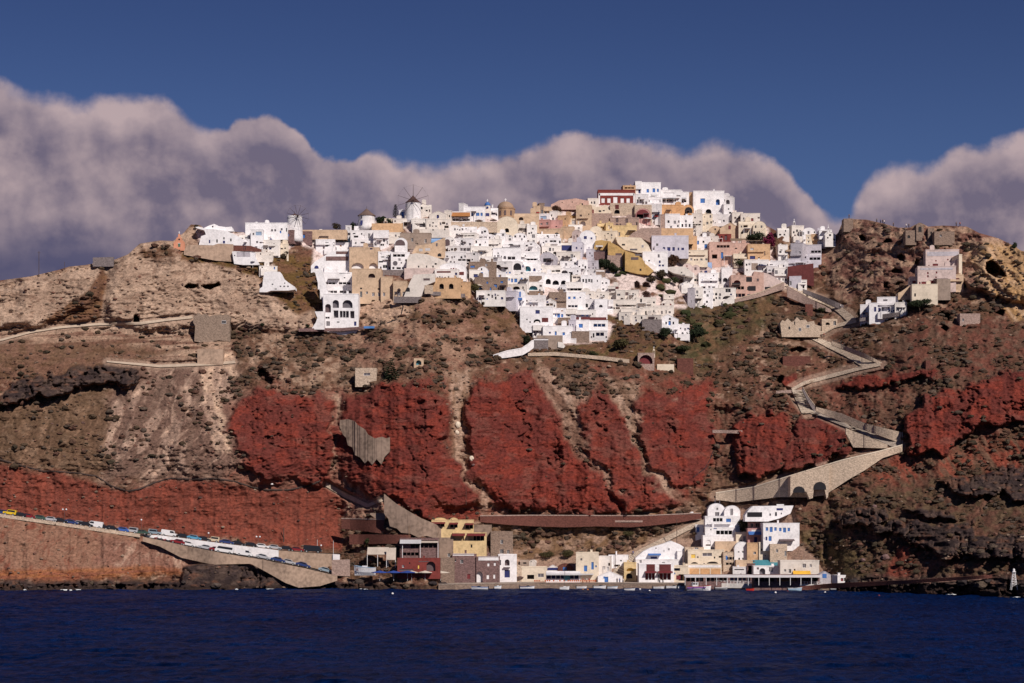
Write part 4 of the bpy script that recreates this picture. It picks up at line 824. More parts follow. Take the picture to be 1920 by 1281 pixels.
VIL = """
538 419 538 419 x
372 426 470 463 p W 0|wn 393 453 2.5 6;wk 407 452 2.5 6;wk 420 447 2.2 4;dn 420 454 4 5;wk 433 450 2.4 5|white cave house moulded over a rock beside the salmon chapel||372 463 377 443 386 440 383 432 369 428 366 426 372 425 386 429 400 430 424 433 436 438 452 446 470 460 470 463
381 421 438 434 p W 0|wk 399 425 2.5 3|white rounded rooftop hump above the white cave house||382 434 382 428 392 423 402 420 410 424 424 426 434 425 438 434
460 419 539 438 f W 1|wg 510 432 3.5 4;wg 516 432 3.5 4;wg 528 430 3.5 4;db 526 435 3 5;dk 537 431 2 7|long white house on the skyline left of the spread-sailed windmill
470 431 493 470 f W 2|wu 485 438 11 7;wg 475 439 3 4;wg 482 454 3.5 4;wg 480 464 5 4|white tower house with a wide picture window below the long skyline house
450 450 469 462 f W|wg 456 457 2 3;wg 460 457 2 3
448 440 466 452 s W|wk 462 446 5 4
493 451 525 471 f W 0|wk 500 467 2.5 4;wn 507 466 4.5 4;wk 515 467 2.5 3
524 458 541 478 f C
436 470 487 497 p W 0|wk 440 479 2 2;pg 451 477 14 9;pg 463 477 12 9;wk 488 498 6 3|white terraced house with a dark lattice screen below the retaining wall||435 472 440 471 478 474 478 482 487 497 470 497 456 497 439 495
478 474 512 482 f I
486 500 520 508 f W
486 510 553 548 p W 0|wk 511 533 3 2;wg 526 537 3 2.5;wg 533 537 3.5 2.5;wg 540 537 3 2.5;wk 517 542 4 1.5;wk 534 531 2 2|white rock cut house sloping down above the tan cliff|rock_house|486 548 487 541 492 538 493 525 496 510 509 509 525 510 531 522 541 530 553 538 553 543 540 545 508 545 500 548
524 433 551 446 f V|wb 529 440 3 4;wb 541 441 4 5|dark mauve stone annexe left of the spread-sailed windmill
565 435 585 449 f V|db 569.5 443 5 7|dark mauve stone annexe right of the spread-sailed windmill
584 437 626 452 f W 0|wk 592 442 3 3;tk 606 443 14 5;ww 600 448 2 2
592 450 628 468 f W 0|wk 603 457 6 2;wk 613 456 6 3;wk 616 461 12 2.5
622 456 660 470 f W 1|wo 639 461 3 3;ab 628 466 6 7|white front of the pale blue roofed chapel
648 424 659 450 f W 3|wl 653.5 429 4 5||bell_tower
566 431 650 438 b T 0
657 433 702 460 f W -2|wk 664 438 5 2;wk 678 439 2.5 3.5;wg 692 443 4.5 10;ww 670 452 4 5;lw 696 455 18 5
660 450 690 470 f W|wk 667 456 3 3;wg 680 455 8 3
700 433 729 462 f W 1|ag 720 451 4 6;wg 712 454 2.5 3;wg 726 455 2 6
728 437 752 448 f I 3|wg 742 442 3 4
664 424 698 434 b W 0||white terrace base under the sailless round mill|terrace_block
697 419 757 433 b A 0
721 411 738 421 f C
737 411 772 424 f I
740 446 764 471 v W -3|am 750 455 19 11|white house with a wide maroon arched terrace right of the chapel tower
750 438 808 459 f U -2|wk 773 450 4 7;wk 798 452 4 7;wk 781 457 5 2|wide taupe building with two windows right of the maroon arched terrace
772 446 835 484 p T 0|wg 819 459 3 6;ak 824 478 7 6;wl 789 469 7 5;wl 802 468 9 5|tan stepped house with slanting roofline below the taupe building||772 484 773 474 780 461 808 457 822 450 834 446 835 484
807 447 828 455 s B 0
655 465 711 511 f T 0 0|wn 696 466 5 4;aw 670.5 499 23 12;aw 700 499 16 12;pu 674 512 .5 .5|tall tan house with two white arched lunettes beside the arched hotel
660 505 715 558 f T 0 1.2|am 697 517 13 8;wk 677 541 4 3;dk 677 552 4.5 11;wk 688 549 4 5;wk 710 542 4 3;dg 700 552 5 7;dg 711 552 5 7|lower tan storey with a lunette and doorways under the white lunettes
714 520 736 557 f T 4|dg 720 552 4 7
737 528 763 556 f T -2|wk 748 542 4 2;dg 741 550 3 6;dg 748 551 5 8;dg 757 551 4.5 7
583 469 656 512 p W 0 0|an 593.5 501 8 6;pv 641 474 22 5;pv 632 485 42 8;ww 611 485 5 6|white curved upper wing of the arched hotel with mauve stone panels||583 512 583 499 590 491 605 482 620 473 635 469 656 468 656 512
604 487 660 514 f W 0 .6|tk 650 497 16 9;wk 617 497 6 3;wg 628 499 5 6;wg 634 499 3 6|white upper terrace storey of the arched hotel with a dark pergola
596 512 661 536 f W 0 .3|tk 646 510 20 7;tg 619 532 20 6;tg 646 532 22 6;wk 646 521 3 2|white second tier of the arched hotel with long glazed balconies
600 536 663 556 f W 0 .3|tg 622 548 20 6;tg 648 548 22 6|white third tier of the arched hotel with glazed recesses
606 552 672 616 f W 0 .3|ag 629.5 570 12 15;ag 651.5 570 19 15;am 615 578 11 16;tg 630 589 9 14;tg 645.5 591 17 16;tg 660.5 590 8 14;wk 614 596 8 4;dg 615 607 7 9;wk 634 604 5 2;dn 666 607 4.5 8|white arched base of the tall arched hotel above the dark foundation
590 505 620 592 p W 0 .5|||hotel_stair_wing|606 592 604 562 597 535 590 508 602 505 611 535 617 560 619 592
583 583 608 618 p W 0 .8|||hotel_wing|583 618 592 605 595 596 590 584 608 584 608 618
709 473 734 506 f W 2|wk 718 482 6 2;wk 714 491 8 3;wk 722 500 9 6;ww 714 477 3 4
733 474 768 506 f W 2|tk 748 480 22 7;rg 741 494 9 9;wk 752.5 493 2.5 2.5
762 475 839 505 p I 0 .5|wk 785 500 2.5 3.5;wk 800 500 2 4;wk 812 500 2.5 3.5;wk 817 495 4 3|long ivory moulded house right of the round dark window||762 505 763 487 768 477 780 475 800 477 818 483 832 488 839 493 839 505
713 506 760 513 b Q 0
758 503 816 515 b K 0
758 512 816 559 p I 0|ak 765 543 7 8;wm 800 524 12 4;pj 804 543 16 16|pale moulded cave house with a dark cave mouth||756 559 768 530 776 515 816 513 816 528 797 536 790 556 772 559
810 522 864 548 f A 0|ak 828 537 8.5 10;ak 846 537 8.5 10|apricot tan house with two big dark arches on a cliff edge
862 530 882 548 f A -6|wk 865 537 2.5 3
815 506 860 524 f W -2|pm 832 510 26 3
821 493 874 516 v W -3|wr 846 506 2.5 6;wr 850.5 506 3 7;wr 855 506 2.5 5;pm 864 513 12 6|white house with three maroon windows and a maroon side wall
788 383 809 399 s I|ak 790 390 5 5;wk 800 395 4 3
748 395 761 408 f W|db 755 402 5.5 9
805 396 839 412 g I -3|wk 811 404 2.5 4;dn 821 407 4.5 8|ivory gabled house with a navy door right of the tall windmill
771 411 800 428 f W 2|am 778 418 8 6;ag 792 421 11 10
799 411 822 429 f I|wg 806 423 2.5 5;wg 812 418 3 3
820 412 846 428 f I|wg 826 420 3 5;wg 838 420 3 4
778 425 842 446 p I 0|wk 812 431 2 3;wk 834 430 2 3|wide ivory terrace wall stepping down below the tall windmill||778 428 800 430 842 430 842 446 800 446 778 438
833 396 846 418 f I
844 398 883 417 f W 0|tk 864 413 34 5;no 864 403 35 8|restaurant terrace under a long salmon awning left of the blue domed church|restaurant
843 416 932 425 b J 0
860 382 869 399 f W|||bell_tower
868 389 910 407 f W 0|wb 885 402 3.5 6;wb 895.5 402 6.5 6;wb 903 402 4 6|white house with three blue windows left of the small blue domed church
920 389 934 406 s W|tn 925 399 7 5
931 406 971 439 v C 0|ak 950.5 432 8 8;pi 950 441 .1 .1|cream arched apse under the big brown domed church|church_apse
964 399 1011 426 s T 0|ag 977 410 8.5 6|tan barrel hall attached right of the big brown domed church|church_hall
840 422 866 443 v W 4|wg 853 430 3 4;wg 858 430 2 2
862 424 894 442 s W|wg 867 430 3.5 4;wg 874 429 2 2;wg 883 434 2 3
893 425 916 447 v W -4|wg 904 436 3.5 4.5
846 438 892 446 f W|tk 880 443 20 3;tk 855 442 10 3
891 441 914 451 f W|tk 903 446 20 5
912 439 927 452 v W|ag 917 446 5 5
926 438 947 452 f W|dk 936 446 3 6;wg 943 441 5 5
943 440 962 453 v W|rk 956 443 3 3;dk 956 449 5 5;wg 962 449 2 3
962 437 988 454 v W|wk 975 443 2.5 3;wg 978.5 449 2.5 4
970 421 991 438 f I|wk 975 428 4 4;wk 975 434 5 5;dn 986 431 3.5 8
988 423 1007 456 f W 5|wg 1000 443 6 7;wk 999 429 3 3
1001 438 1050 450 s W
833 444 852 464 v W|am 838 455 11 13
850 448 886 462 f W|ww 858 453 3 3;wg 872 456 3 3
882 449 916 464 f W|wk 900 459 3.5 4;wg 910 455 2 4;wg 889 452 2 3
914 449 940 466 f W|dk 932 458 4 5;wg 937 457 2 3;wg 919 460 3 5
936 452 983 472 s W|tk 950 464 18 4;ak 958 459 10 3;ak 972 469 10 9
980 453 1008 474 v W|ag 992 470 7 5;wk 996 458 4 2
840 462 862 476 f W|ac 854 469 6.5 9;wk 842 470 4 2
861 463 885 476 f W|tg 871 469 21 8
882 463 926 480 f W|wg 889 472 8 4;wu 902 472 4.5 7;wg 910 472 4.5 6
832 473 874 496 f W 2|tm 866 488 14 5;wg 852 482 2.5 3;wg 872 481 3 4
872 475 895 497 f W|wk 889 477 3.5 3.5;rk 885.5 487 3 3;tm 878 488 8 5
893 482 925 494 f W|tm 907 491 24 7;wg 902 485 3 3
924 466 977 495 f W 0|wg 928 482 2.5 6;wg 934 483 5 10;wg 940 482 2.5 5;ag 946.5 483 5 6;tg 959 485 14 8;wk 934 475 2 3|wide white house with a dark glazed bay below the big domed church
974 474 1012 494 f W 1|tg 994 487 24 6;wk 985 480 2 3
879 492 931 514 f S 0|wb 886 500 8 4;wg 912 497 4 5;wb 900 508 3 4;wb 915 508 4 4
924 491 961 514 f W|am 934 502 11 11;wl 947 494 4 3;ak 949 503 7 4
956 489 983 515 v W|ak 970 500 15 13
980 491 1014 514 f W 0|at 989 504 13 10;an 1002 506 4.5 6|white house with a big teal archway beside a small navy arch
1010 473 1042 500 v G -14|tk 1026 488 15 7
1012 448 1052 466 f W -3|wg 1024 454 4.5 6;tg 1037 453 12 5
1016 462 1052 477 f W 3|wk 1031 468 4.5 7;wg 1037 468 2.5 5
1050 454 1076 474 s I|tn 1063 465 20 10
1072 455 1092 492 f L -8|an 1081 465 3 4;wn 1090 466 2 3
1043 473 1088 493 f I -4|wk 1048 481 2.5 2.5;dg 1055 485 4.5 10;wg 1063 482 3.5 5;wg 1072 481 5 8
1082 482 1101 494 v P -6
1050 491 1087 506 f W 2|wg 1061 496 4 5;wk 1078 496 3.5 8;wk 1080 502 4 4
1084 488 1102 517 f W 5|wk 1093 498 2 4
1099 468 1113 492 f L -12|wg 1106 475 2.5 3;wk 1110 480 2 3
1098 490 1122 508 f G -10|dg 1112 496 2 6;wk 1112 503 2 3;wg 1104 502 2 3;wg 1117 503 2 3
1012 499 1052 517 f W 0|tm 1034 509 12 4;tm 1046 508 9 4;dk 1016 512 3 4
1051 503 1086 520 f W|ag 1058 510 13 7;tg 1070 513 8 6
1116 507 1135 529 f S 4|pw 1125 508 17 2.5
1088 506 1121 520 f W|wk 1096 513 4 2.5;dk 1102 508 2 2
1089 517 1127 550 f W -6|wk 1093.5 526 3.2 6;wk 1099 527 4 8;wk 1104.5 526 3.2 6;wk 1109 527 4 7;wg 1120 527 2 4|tall white house with a row of four dark windows right of the arcade
1123 520 1143 546 g W -4|wg 1125 528 3 3;wk 1130 531 2.5 3
1072 517 1092 532 f I|tg 1081 521 13 5
1060 530 1093 551 f W 0|tk 1076 543 28 9
1050 535 1062 551 f W|tn 1056 543 9.5 8
1020 514 1069 536 f W 0|ak 1028 528 9.5 10;ak 1042 530 12 8.5;ak 1057 530 10.5 8.5|white arcade with three dark arches in the village centre|arcade_house
1030 502 1045 514 f W|*2g
983 512 1021 536 f W -1|ps 1003 524 26 13;wn 987 519 2 2
946 514 992 537 s W 0|db 960 526 3.5 7;wb 967 526 5.5 7;wb 973 531 4 5
914 511 949 526 f W 2|wn 924 519 7 7;wb 937 518 3.5 5
894 500 916 527 v W -3|wk 903 505 2.5 4;db 903.5 515 4.5 9|vaulted white house with a tall blue door above the brown stone houses
880 507 901 528 f W|wn 892 517 8 6
890 521 925 548 f S 0|wb 914 530 3.5 4;ab 899 541 12 5;db 920 542 3 6
922 521 952 548 f S 0|db 929 537 6 8;wb 941 529 5 4;wk 943 541 3 5;wc 937 540 1.5 8
950 534 985 548 f I|ak 968 540 14 6;wo 957 543 6 3
982 530 1018 548 f W 0|at 1000 540 16 8;wk 988 544 4 3
893 546 947 563 f W -4|wg 923 556 3.5 6;wk 933.5 554 3 2
943 547 968 572 f L -22
964 543 986 577 v W -2|db 974 552 5.5 10;lb 974 561 10 4;dn 973 570 6 7|vaulted white house with a tall blue door and blue balcony
984 555 1024 578 f W 1|wb 995 566 4.5 6;wr 1001 573 2 5;db 1011 572 3.5 6;wk 1017 572 2.5 5
985 547 1018 556 f S 0|wk 990 551 3 4;wo 1010 550 3 5
1021 560 1042 578 g W|tn 1030 572 14 6
1030 549 1062 578 f S 2|dn 1043 563 4.5 8
1060 549 1098 580 f W 0|wb 1067.5 558.5 4.5 4.5;wb 1077 558.5 4.5 4.5;wn 1088 558 2.5 2.5;tb 1074 575 18 6|white house with three small blue windows over a blue loggia
975 576 1037 612 f W 0|wn 1008 585 8 7;wk 988 599 2.5 2.5;wk 994 604 2.5 3;ak 1007 602 13 7;pm 1022 600 12 8|big white house with one navy window above a cave arch at village left edge
1033 579 1061 598 f W 2|wb 1042 591 2.5 5;wb 1047.5 592 5.5 7;wb 1054 592 4 6;wo 1054 583 4 2
1058 580 1081 598 f W 0|wn 1066 592 4 2.5;wn 1072 592 2 2
1046 597 1068 615 f S -4
999 611 1022 632 f W|wk 1002 623 2.5 3;wk 1007 622 3.5 2
1018 612 1074 639 f W 0|wn 1031 624 3.5 3.5;db 1042 625 3.5 7;wb 1057 626 4.5 5.5;wk 1069 624 1.5 2|low white house with blue door and blue window at the village foot
1007 629 1055 651 b U 0
1001 636 1028 653 f Q 0|pw 1014.5 637 27 2|dark stone block with a white rim beside the dark round bush
1096 562 1118 582 f W|ak 1100 573 5 7;rk 1111.5 574 3 3;wg 1093 566 2 2
1115 562 1139 598 f W 2|ag 1126.5 574 7 5|blank tall white house with a single grey lunette near the slope edge
1136 563 1150 584 f W|wg 1140 570 1.5 12;ag 1147 577 4.5 4
1076 582 1118 600 f W -3|wb 1092.5 589.5 6 5.5;db 1101 590 3.2 7;wk 1111 589 2 3
1074 595 1137 603 b M 0
1066 601 1080 622 f L -18|wn 1069 611 2.2 6;wn 1074 611 2.2 6
1078 601 1105 622 f W 0|wb 1089 611 7.5 7.5|white house with one big square blue window on a brown stone base
1072 621 1105 642 b S 0
1103 602 1140 622 f W 0|tb 1124 611 22 8|white house with a blue loggia balcony at the lower village corner
1104 621 1139 636 f W 0 .4|tn 1125 628 15 9;dk 1113 629 3 8
1046 640 1060 653 p W 0|||rock_outcrop|1046 651 1046 641 1054 642 1060 649 1057 653
1057 633 1068 642 f W
1070 636 1080 643 f W
1140 537 1158 562 f I|wm 1147 545 14 6;pm 1157 540 6 4
1155 545 1172 572 f I -5|wk 1160 553 6 4;wg 1166 562 2 3
1170 545 1197 563 f I|wm 1175.5 551 6 6;wg 1181 552 1.5 4;wk 1187 553 3 6;wg 1191 553 1.5 4
1112 548 1142 566 f I|wg 1120 556 2 3;wk 1127 553 2 3
1088 547 1114 564 f I -4|*1k
1148 563 1194 582 f I 0|tk 1178 573 22 5;wk 1157 572 6 5
1192 559 1230 580 f I 2|dk 1202 565 3.5 9;wg 1216 568 6 3
1164 579 1205 596 f I -3|wl 1195 583 6 4;wg 1176 588 3 4
1200 577 1234 598 f I 3|dk 1211 587 3 7;wg 1220 585 2 4;wk 1226 585 2.5 6
1226 574 1262 600 f I -3|wg 1241 586 3 6;wg 1249 585 2 6;wk 1233 584 3 4
1180 592 1212 604 f I|wk 1203 596 3 5
1206 592 1240 606 f I|lm 1222 596 12 3
1232 590 1272 613 g W -4|ak 1256 598 4 4;db 1255.5 606 4.5 8;wk 1249 606 3 5;wk 1262.5 606 3 5;wk 1273 607 2.5 4|lowest gabled white village house with a grey-blue door
1262 609 1293 629 f W 3|wg 1268 617 3 8;wg 1276 616 2.5 3;wg 1284.5 618 4 5
1244 553 1264 570 f I 2|wk 1255.5 557 2.5 2.5
1240 562 1264 577 v I 0|ar 1251 572 18 9|small ivory vault with a maroon lunette below the cave mouths
1160 586 1184 600 f I|*2g
1204 599 1241 618 b Q 0
1033 374 1104 393 p P 0|wk 1092 383 2.4 3.5;wk 1092 389 2.4 3;wk 1054 380 1.5 2;wk 1073 379 1.5 2|long peach building on the skyline left of the red mansion||1033 393 1033 384 1048 376 1080 372 1104 377 1104 393
1102 373 1123 392 f I 5
1101 380 1146 404 p C 0|dr 1111.5 397 4 8;wk 1125 396 5 3;wk 1132 395 4 2|cream house with a dark red door below the skyline||1101 404 1101 380 1110 384 1118 388 1130 387 1133 384 1139 385 1141 393 1146 396 1146 404
1000 387 1013 403 f T|wk 1008 399 6 4
1011 382 1021 403 f S|*1k
1019 389 1034 404 f T|*2k
1000 402 1030 413 f W|wg 1006 408 8 6;wu 1019 408 12 6
1030 397 1046 414 f W|wk 1034 404 2.5 4
1007 413 1031 434 f D|wk 1015 420 4 4;dk 1026 421 4 8
1029 414 1055 432 f D 3|wk 1043 425 3 2
1008 430 1055 446 f T|ak 1044 441 9 9
1052 426 1075 446 f T
1045 405 1068 424 f A|wk 1060 411 3 2
1064 406 1084 420 f O|wg 1070 413 3 10
1068 411 1084 426 f C|wl 1076 417 8 8
1080 386 1109 432 f T -4|dm 1089 407 4 9;aw 1093 419 10 9;wk 1104 402 2 3
1066 420 1092 440 s W|*2g
1072 431 1090 462 v K -16|wm 1076 445 2 6;wm 1082 443 3 5
1086 432 1117 472 v W -3|wn 1097.5 445.5 5.5 5.5;wn 1109 447 3 3.5|tall white vaulted house with a square navy window beside a cream vault
1105 424 1130 452 v C 2|rk 1116 438 2.5 2.5;dk 1117 447 2.5 9|cream vaulted house left of the yellow wall
1120 418 1138 434 s Y|wk 1131 427 2 5
1136 419 1150 440 f Y|dc 1142 426 3 8
1147 424 1194 443 f Y 0|dk 1161 439 4 7;wk 1180 437 1.5 1.5|long yellow wall house below the pink-beige palazzo
1144 409 1198 427 f X -2|wm 1157 413 5 8;wm 1157 422 5 5;wm 1163 422 3 5;wm 1175 414 5 8;wm 1175 424 5 4;wk 1194 420 2.5 6|pink-beige stone palazzo with tall shuttered windows
1108 400 1148 424 b X 0
1128 434 1157 454 f C|wk 1140 438 3 2;dk 1147 449 2.5 7;dc 1134 446 2 10
1113 450 1146 482 p O 0|wk 1138 469 3 4|upper left wing of the ochre stepped house||1113 468 1116 452 1128 450 1146 453 1146 482 1138 470
1140 452 1180 500 p O 0|tm 1160 477 12 4|middle part of the ochre stepped house with a terrace||1140 478 1140 452 1158 461 1168 468 1180 473 1180 512 1166 500 1164 482
1172 470 1214 515 p O 0 .6|tm 1190 485 14 5;wg 1197 478 12 3;wk 1201 506 3.5 4|lower ochre stepped house with a curved terrace and one window||1172 508 1172 470 1190 476 1204 484 1210 495 1214 515 1196 514
1200 492 1226 516 p O 0 .4|||ochre_buttress|1204 516 1206 494 1212 496 1226 508 1216 516
1116 456 1136 473 f W -3 2|wn 1124.5 461 3.5 6
1112 472 1141 488 b V -2 1.5
1139 479 1167 501 b X 0 1
1154 443 1224 474 p C 0|wk 1169 459 6 3;wg 1188 468 14 3;wg 1205 462 4 5|cream terraced house with a dark sculpture under the pink stone bank||1154 444 1178 445 1202 446 1216 460 1222 474 1196 474 1170 468 1158 456
1176 427 1240 456 p X 0||pink stone bank between the yellow wall and the navy windowed house|stone_bank|1176 446 1186 437 1202 428 1240 427 1240 444 1222 445 1222 456 1210 450 1198 446
1222 443 1291 474 f L -2|wk 1232 459 4.5 5;wn 1232 468 4.5 7;wn 1245 467 4.5 7;wn 1254 467 6 7;wn 1263 467 4.5 7;wn 1272 467 3 5;wn 1280 467 5 4.5|wide lilac-white house with a row of navy windows
1290 444 1307 474 f A 3|wk 1296 463 2.5 7
1304 445 1332 473 f W -2|wb 1309 455 3.5 7;wk 1319 453.5 3.5 4;wb 1323.5 462 5.5 8|white house with three blue shutters right of the apricot house
1328 444 1346 468 f I|wk 1334 449 1.5 2;wk 1334 458 2.5 4
1272 470 1327 490 f C 0|wg 1293 474 3 2;wc 1280 478 8 5
1330 455 1372 492 f P 0|tg 1356 463 24 7;tk 1340 481 10 8;db 1354 479 4.5 12;wk 1335 471 2 2|salmon house with a grey-blue balcony left of the peach row
1205 473 1252 501 f W 0|wg 1235 480 3.5 6;wn 1237 491 3.5 5;wk 1217 489 3 3;wk 1223 498 3 4;wn 1237 498 4 3.5;wn 1243 498 4 3.5|white house with small navy windows left of the round russet bush
1245 500 1300 520 p I 0|wk 1278 511 2 2;wg 1282 516 5 2|low ivory ramp wall below the round russet bush||1245 502 1262 500 1284 500 1300 512 1300 520 1284 517 1262 512
1279 494 1299 514 v K 2|wr 1288 499 2.2 2.4;dm 1288 506 4.5 7|small pale pink vault with a maroon doorway under a blue roof
1297 497 1312 514 v K 2|wm 1304 504 4 5
1310 500 1335 515 v K -2|wm 1323.5 504 2.5 3;wn 1323.5 510 5.5 5;wg 1315 510 3.5 4.5
1282 513 1302 531 f W|wk 1291 516 4 3;wk 1279 533 3 3
1296 517 1318 531 f I|tt 1306 526 13 6
1274 528 1301 542 g W|wk 1289 529 2 2;wn 1279 534 3.5 3.5;ww 1296 536 8 5
1289 541 1301 573 f G -18|wl 1296 566 2 5
1299 540 1318 573 f W 4|wg 1307 548 4.5 6;tm 1309 563 14 7
1316 542 1337 573 f W -3|wg 1321.5 548 3.5 5;wk 1325.5 566 3.5 4;wk 1330 547 1.5 2
1310 513 1347 542 f W 2|wg 1324 526 3 4;wk 1333 526 3.5 8;wk 1338 517 2 3
1344 512 1356 541 f W|wg 1350 525 6.5 7
1353 503 1373 541 f W -2|ag 1360 525 9 8;wg 1367 524 2.5 6;lw 1364 546 14 4
1334 541 1380 566 f W 0|wk 1365 545 10 7;ag 1364 558 18 6;dk 1364 561 3.5 5;wk 1343 559 3 4;wk 1349 559 4 5
1371 517 1399 561 f P 0|ar 1382 529 13 7;tk 1386 541 18 8;tn 1387 555 20 9;lk 1380 533 16 4|tiered pink hotel with dark loggias on three floors
1398 510 1432 556 p P 0|tk 1404 524 12 9;wm 1421 525 3.5 5;tk 1410 541 14 9;wg 1404 553 6 3;wk 1402 541 2 6|stepped pink wing of the tiered hotel||1398 559 1398 518 1412 517 1414 509 1432 511 1432 548 1420 553
1430 511 1468 545 p K 0|tk 1440 541 12 6|slanting pale pink wall right of the tiered pink hotel||1430 511 1440 513 1468 529 1455 536 1430 548
1369 457 1405 481 f P 0|wk 1380 466 4.5 2
1402 459 1444 488 f A 0|wn 1411 483 10 6;wk 1423 484 3 3.5;wl 1410 468 6 6;wm 1434 475 2 8
1375 477 1403 493 f C 2|wk 1379.5 485 3.5 5.5;wk 1385.5 485 3.5 5.5
1396 488 1442 509 f W 0|pu 1415 500 12 13;wg 1405 496 4 4
1438 490 1477 506 f W|wg 1446 496 6 2;wg 1465 499 3 4;wg 1469 499 3 4
1438 500 1456 519 f W -10|ag 1443 510 5 9
1452 503 1476 528 f W 2|wg 1455 511 6 8;wg 1467 516 3 6
1346 440 1371 457 f R -3|dm 1361 446 5 9;wk 1353 444 3 3|small red house left of the flowered pergola
1459 460 1477 491 f W 4|wm 1465 469 4 2;dg 1467 485 5 8
1474 458 1485 490 f T -20
1482 457 1505 500 f G -24|wg 1500 475 4 6
1503 460 1540 483 f G -8|tk 1530 473 18 6;lw 1524 480 32 4
1512 480 1540 493 f L -4|tk 1528 486 20 7;dk 1514 492 3 4
1476 486 1514 501 f L -8|ww 1494 494 12 5
1480 519 1502 541 f L -14|dk 1482 531 4 8
1494 526 1513 542 f W 3|wn 1507 532 7.5 6
1121 357 1191 383 f R 0|pw 1156 364.5 66 4.5;ww 1131 376 6.5 9;ww 1142 376 6.5 9;ww 1154 375 8 12;ww 1167 376 6.5 9;ww 1178 376 6.5 9;pw 1123.5 373 3 20;pw 1189 373 3 20|red mansion on the ridge with white window surrounds and red balustrade|mansion
1168 349 1192 358 f A|tk 1180 353 18 4
1191 341 1203 372 f W|wn 1199 358 4 9
1201 343 1239 376 f W 2|wb 1214.5 358 4.5 6.5;wb 1226 357 5 7.5;wb 1233.5 357 3.5 6;lw 1226 366 11 4.5|tall white house with three blue windows crowning the ridge
1187 365 1216 384 f W|wk 1195.5 376 2.2 4;wk 1201.5 376 2.2 4
1208 370 1242 384 f W 0|tk 1224 378 29 7
1239 357 1278 383 f W 0|tk 1254 377 27 5;nl 1254 371 26 5;ww 1254 363 20 3
1275 361 1292 383 f W 0|tk 1281 378 12 6;nl 1280 372 14 4
1289 362 1300 386 f A
1144 381 1192 404 b J 0|ak 1157 397 10 8;pm 1157 388 7 8
1190 384 1222 412 b J 0
1192 391 1220 412 v D 0 1|ar 1205 400 24 14;tk 1200 406 12 8;wc 1213 407 5 6|house front painted with a big maroon arch below the ridge
1216 384 1241 414 f W|wu 1227 407 8 8;wb 1235 400 3 4
1238 403 1250 428 f X
1239 385 1282 405 f N 3
1279 384 1301 407 v N 0|ak 1291 394 14 11;wk 1287 404 3 2.5;wk 1293 404 3 2.5|orange house with a large arched balcony below the ridge restaurants
1247 402 1275 434 f W -3|wg 1265 417 4.5 6;wg 1258 427 4 7;dk 1271 424 3 4
1273 405 1299 436 f W 2|rg 1286 415 4 5.5;wk 1279.5 423 3.5 6;wg 1286 423 4.5 7;wk 1293 423 3.5 6;wg 1290 433 10 2.5|white house with an oval window over three tall windows
1238 428 1300 447 b A 0
1300 359 1358 405 f W 0|wb 1317.5 376.5 8.5 8.5;ab 1346 379 7.5 11;ak 1328.5 397 11 10;wk 1311 396 3.5 5|big white ridge house with twin blind vaults and a dark arched doorway
1355 369 1373 387 f W|ag 1364.5 379 7.5 9
1357 384 1374 420 f W 3|rk 1366 392 3 3;wg 1364 404 3.5 3.5
1333 403 1366 430 f W 0|rg 1341 418 2 3;ww 1350 415 6 6
1373 399 1393 421 f I 2
1389 401 1425 422 f I -2|wk 1394.5 410 2.2 4;wr 1410.5 412 4.5 5.5
1385 414 1415 440 s C|wk 1402 434 2 3
1412 415 1437 440 v C 2
1350 418 1388 443 g T -2|wr 1368 426.5 4.5 7|tan gabled house with a dark red shutter above the red house
1329 424 1353 443 v T 2|wk 1341 430 2.5 3.5
1297 401 1316 436 f I|tk 1306 422 16 4;dk 1309 434 6 5;wk 1303 408 3 3
1314 402 1336 438 f C|wk 1320 422 2 2;wg 1332 406 3 5;rk 1321 407 2 2
1312 434 1333 446 s Q 0
1458 427 1480 443 s W|wk 1473 433 2 3.5
1484 424 1508 446 f I|wk 1488 436 3 4
1504 427 1530 446 v W|wg 1516 436 3.5 5;wk 1506 438 3 5
1505 441 1524 459 f C|wk 1515 446 2.5 3.5;wk 1517 454 7 5
1521 440 1536 460 f A
1533 434 1550 458 f L -8
1547 435 1567 452 g W 3|wk 1552 446 3 3
1536 432 1560 438 f W
"""
def parse(block):
    for ln in block.strip().splitlines():
        ln = ln.strip()
        if not ln or ln.endswith(' x') or ln.startswith('#'): continue
        q = ln.split('|')
        # polygon outlines sit in the last field
        k = q[0].split()[4]
        if k == 'p':
            out = q[-1]; body = q[:-1]; body += ['']*(4-len(body))
            head, ops, lab, nm = body[:4]; 
            house('|'.join([head, ops, lab, out, nm]))
        else:
            q += ['']*(4-len(q)); house('|'.join([q[0], q[1], q[2], '', q[3]]))
parse(VIL)
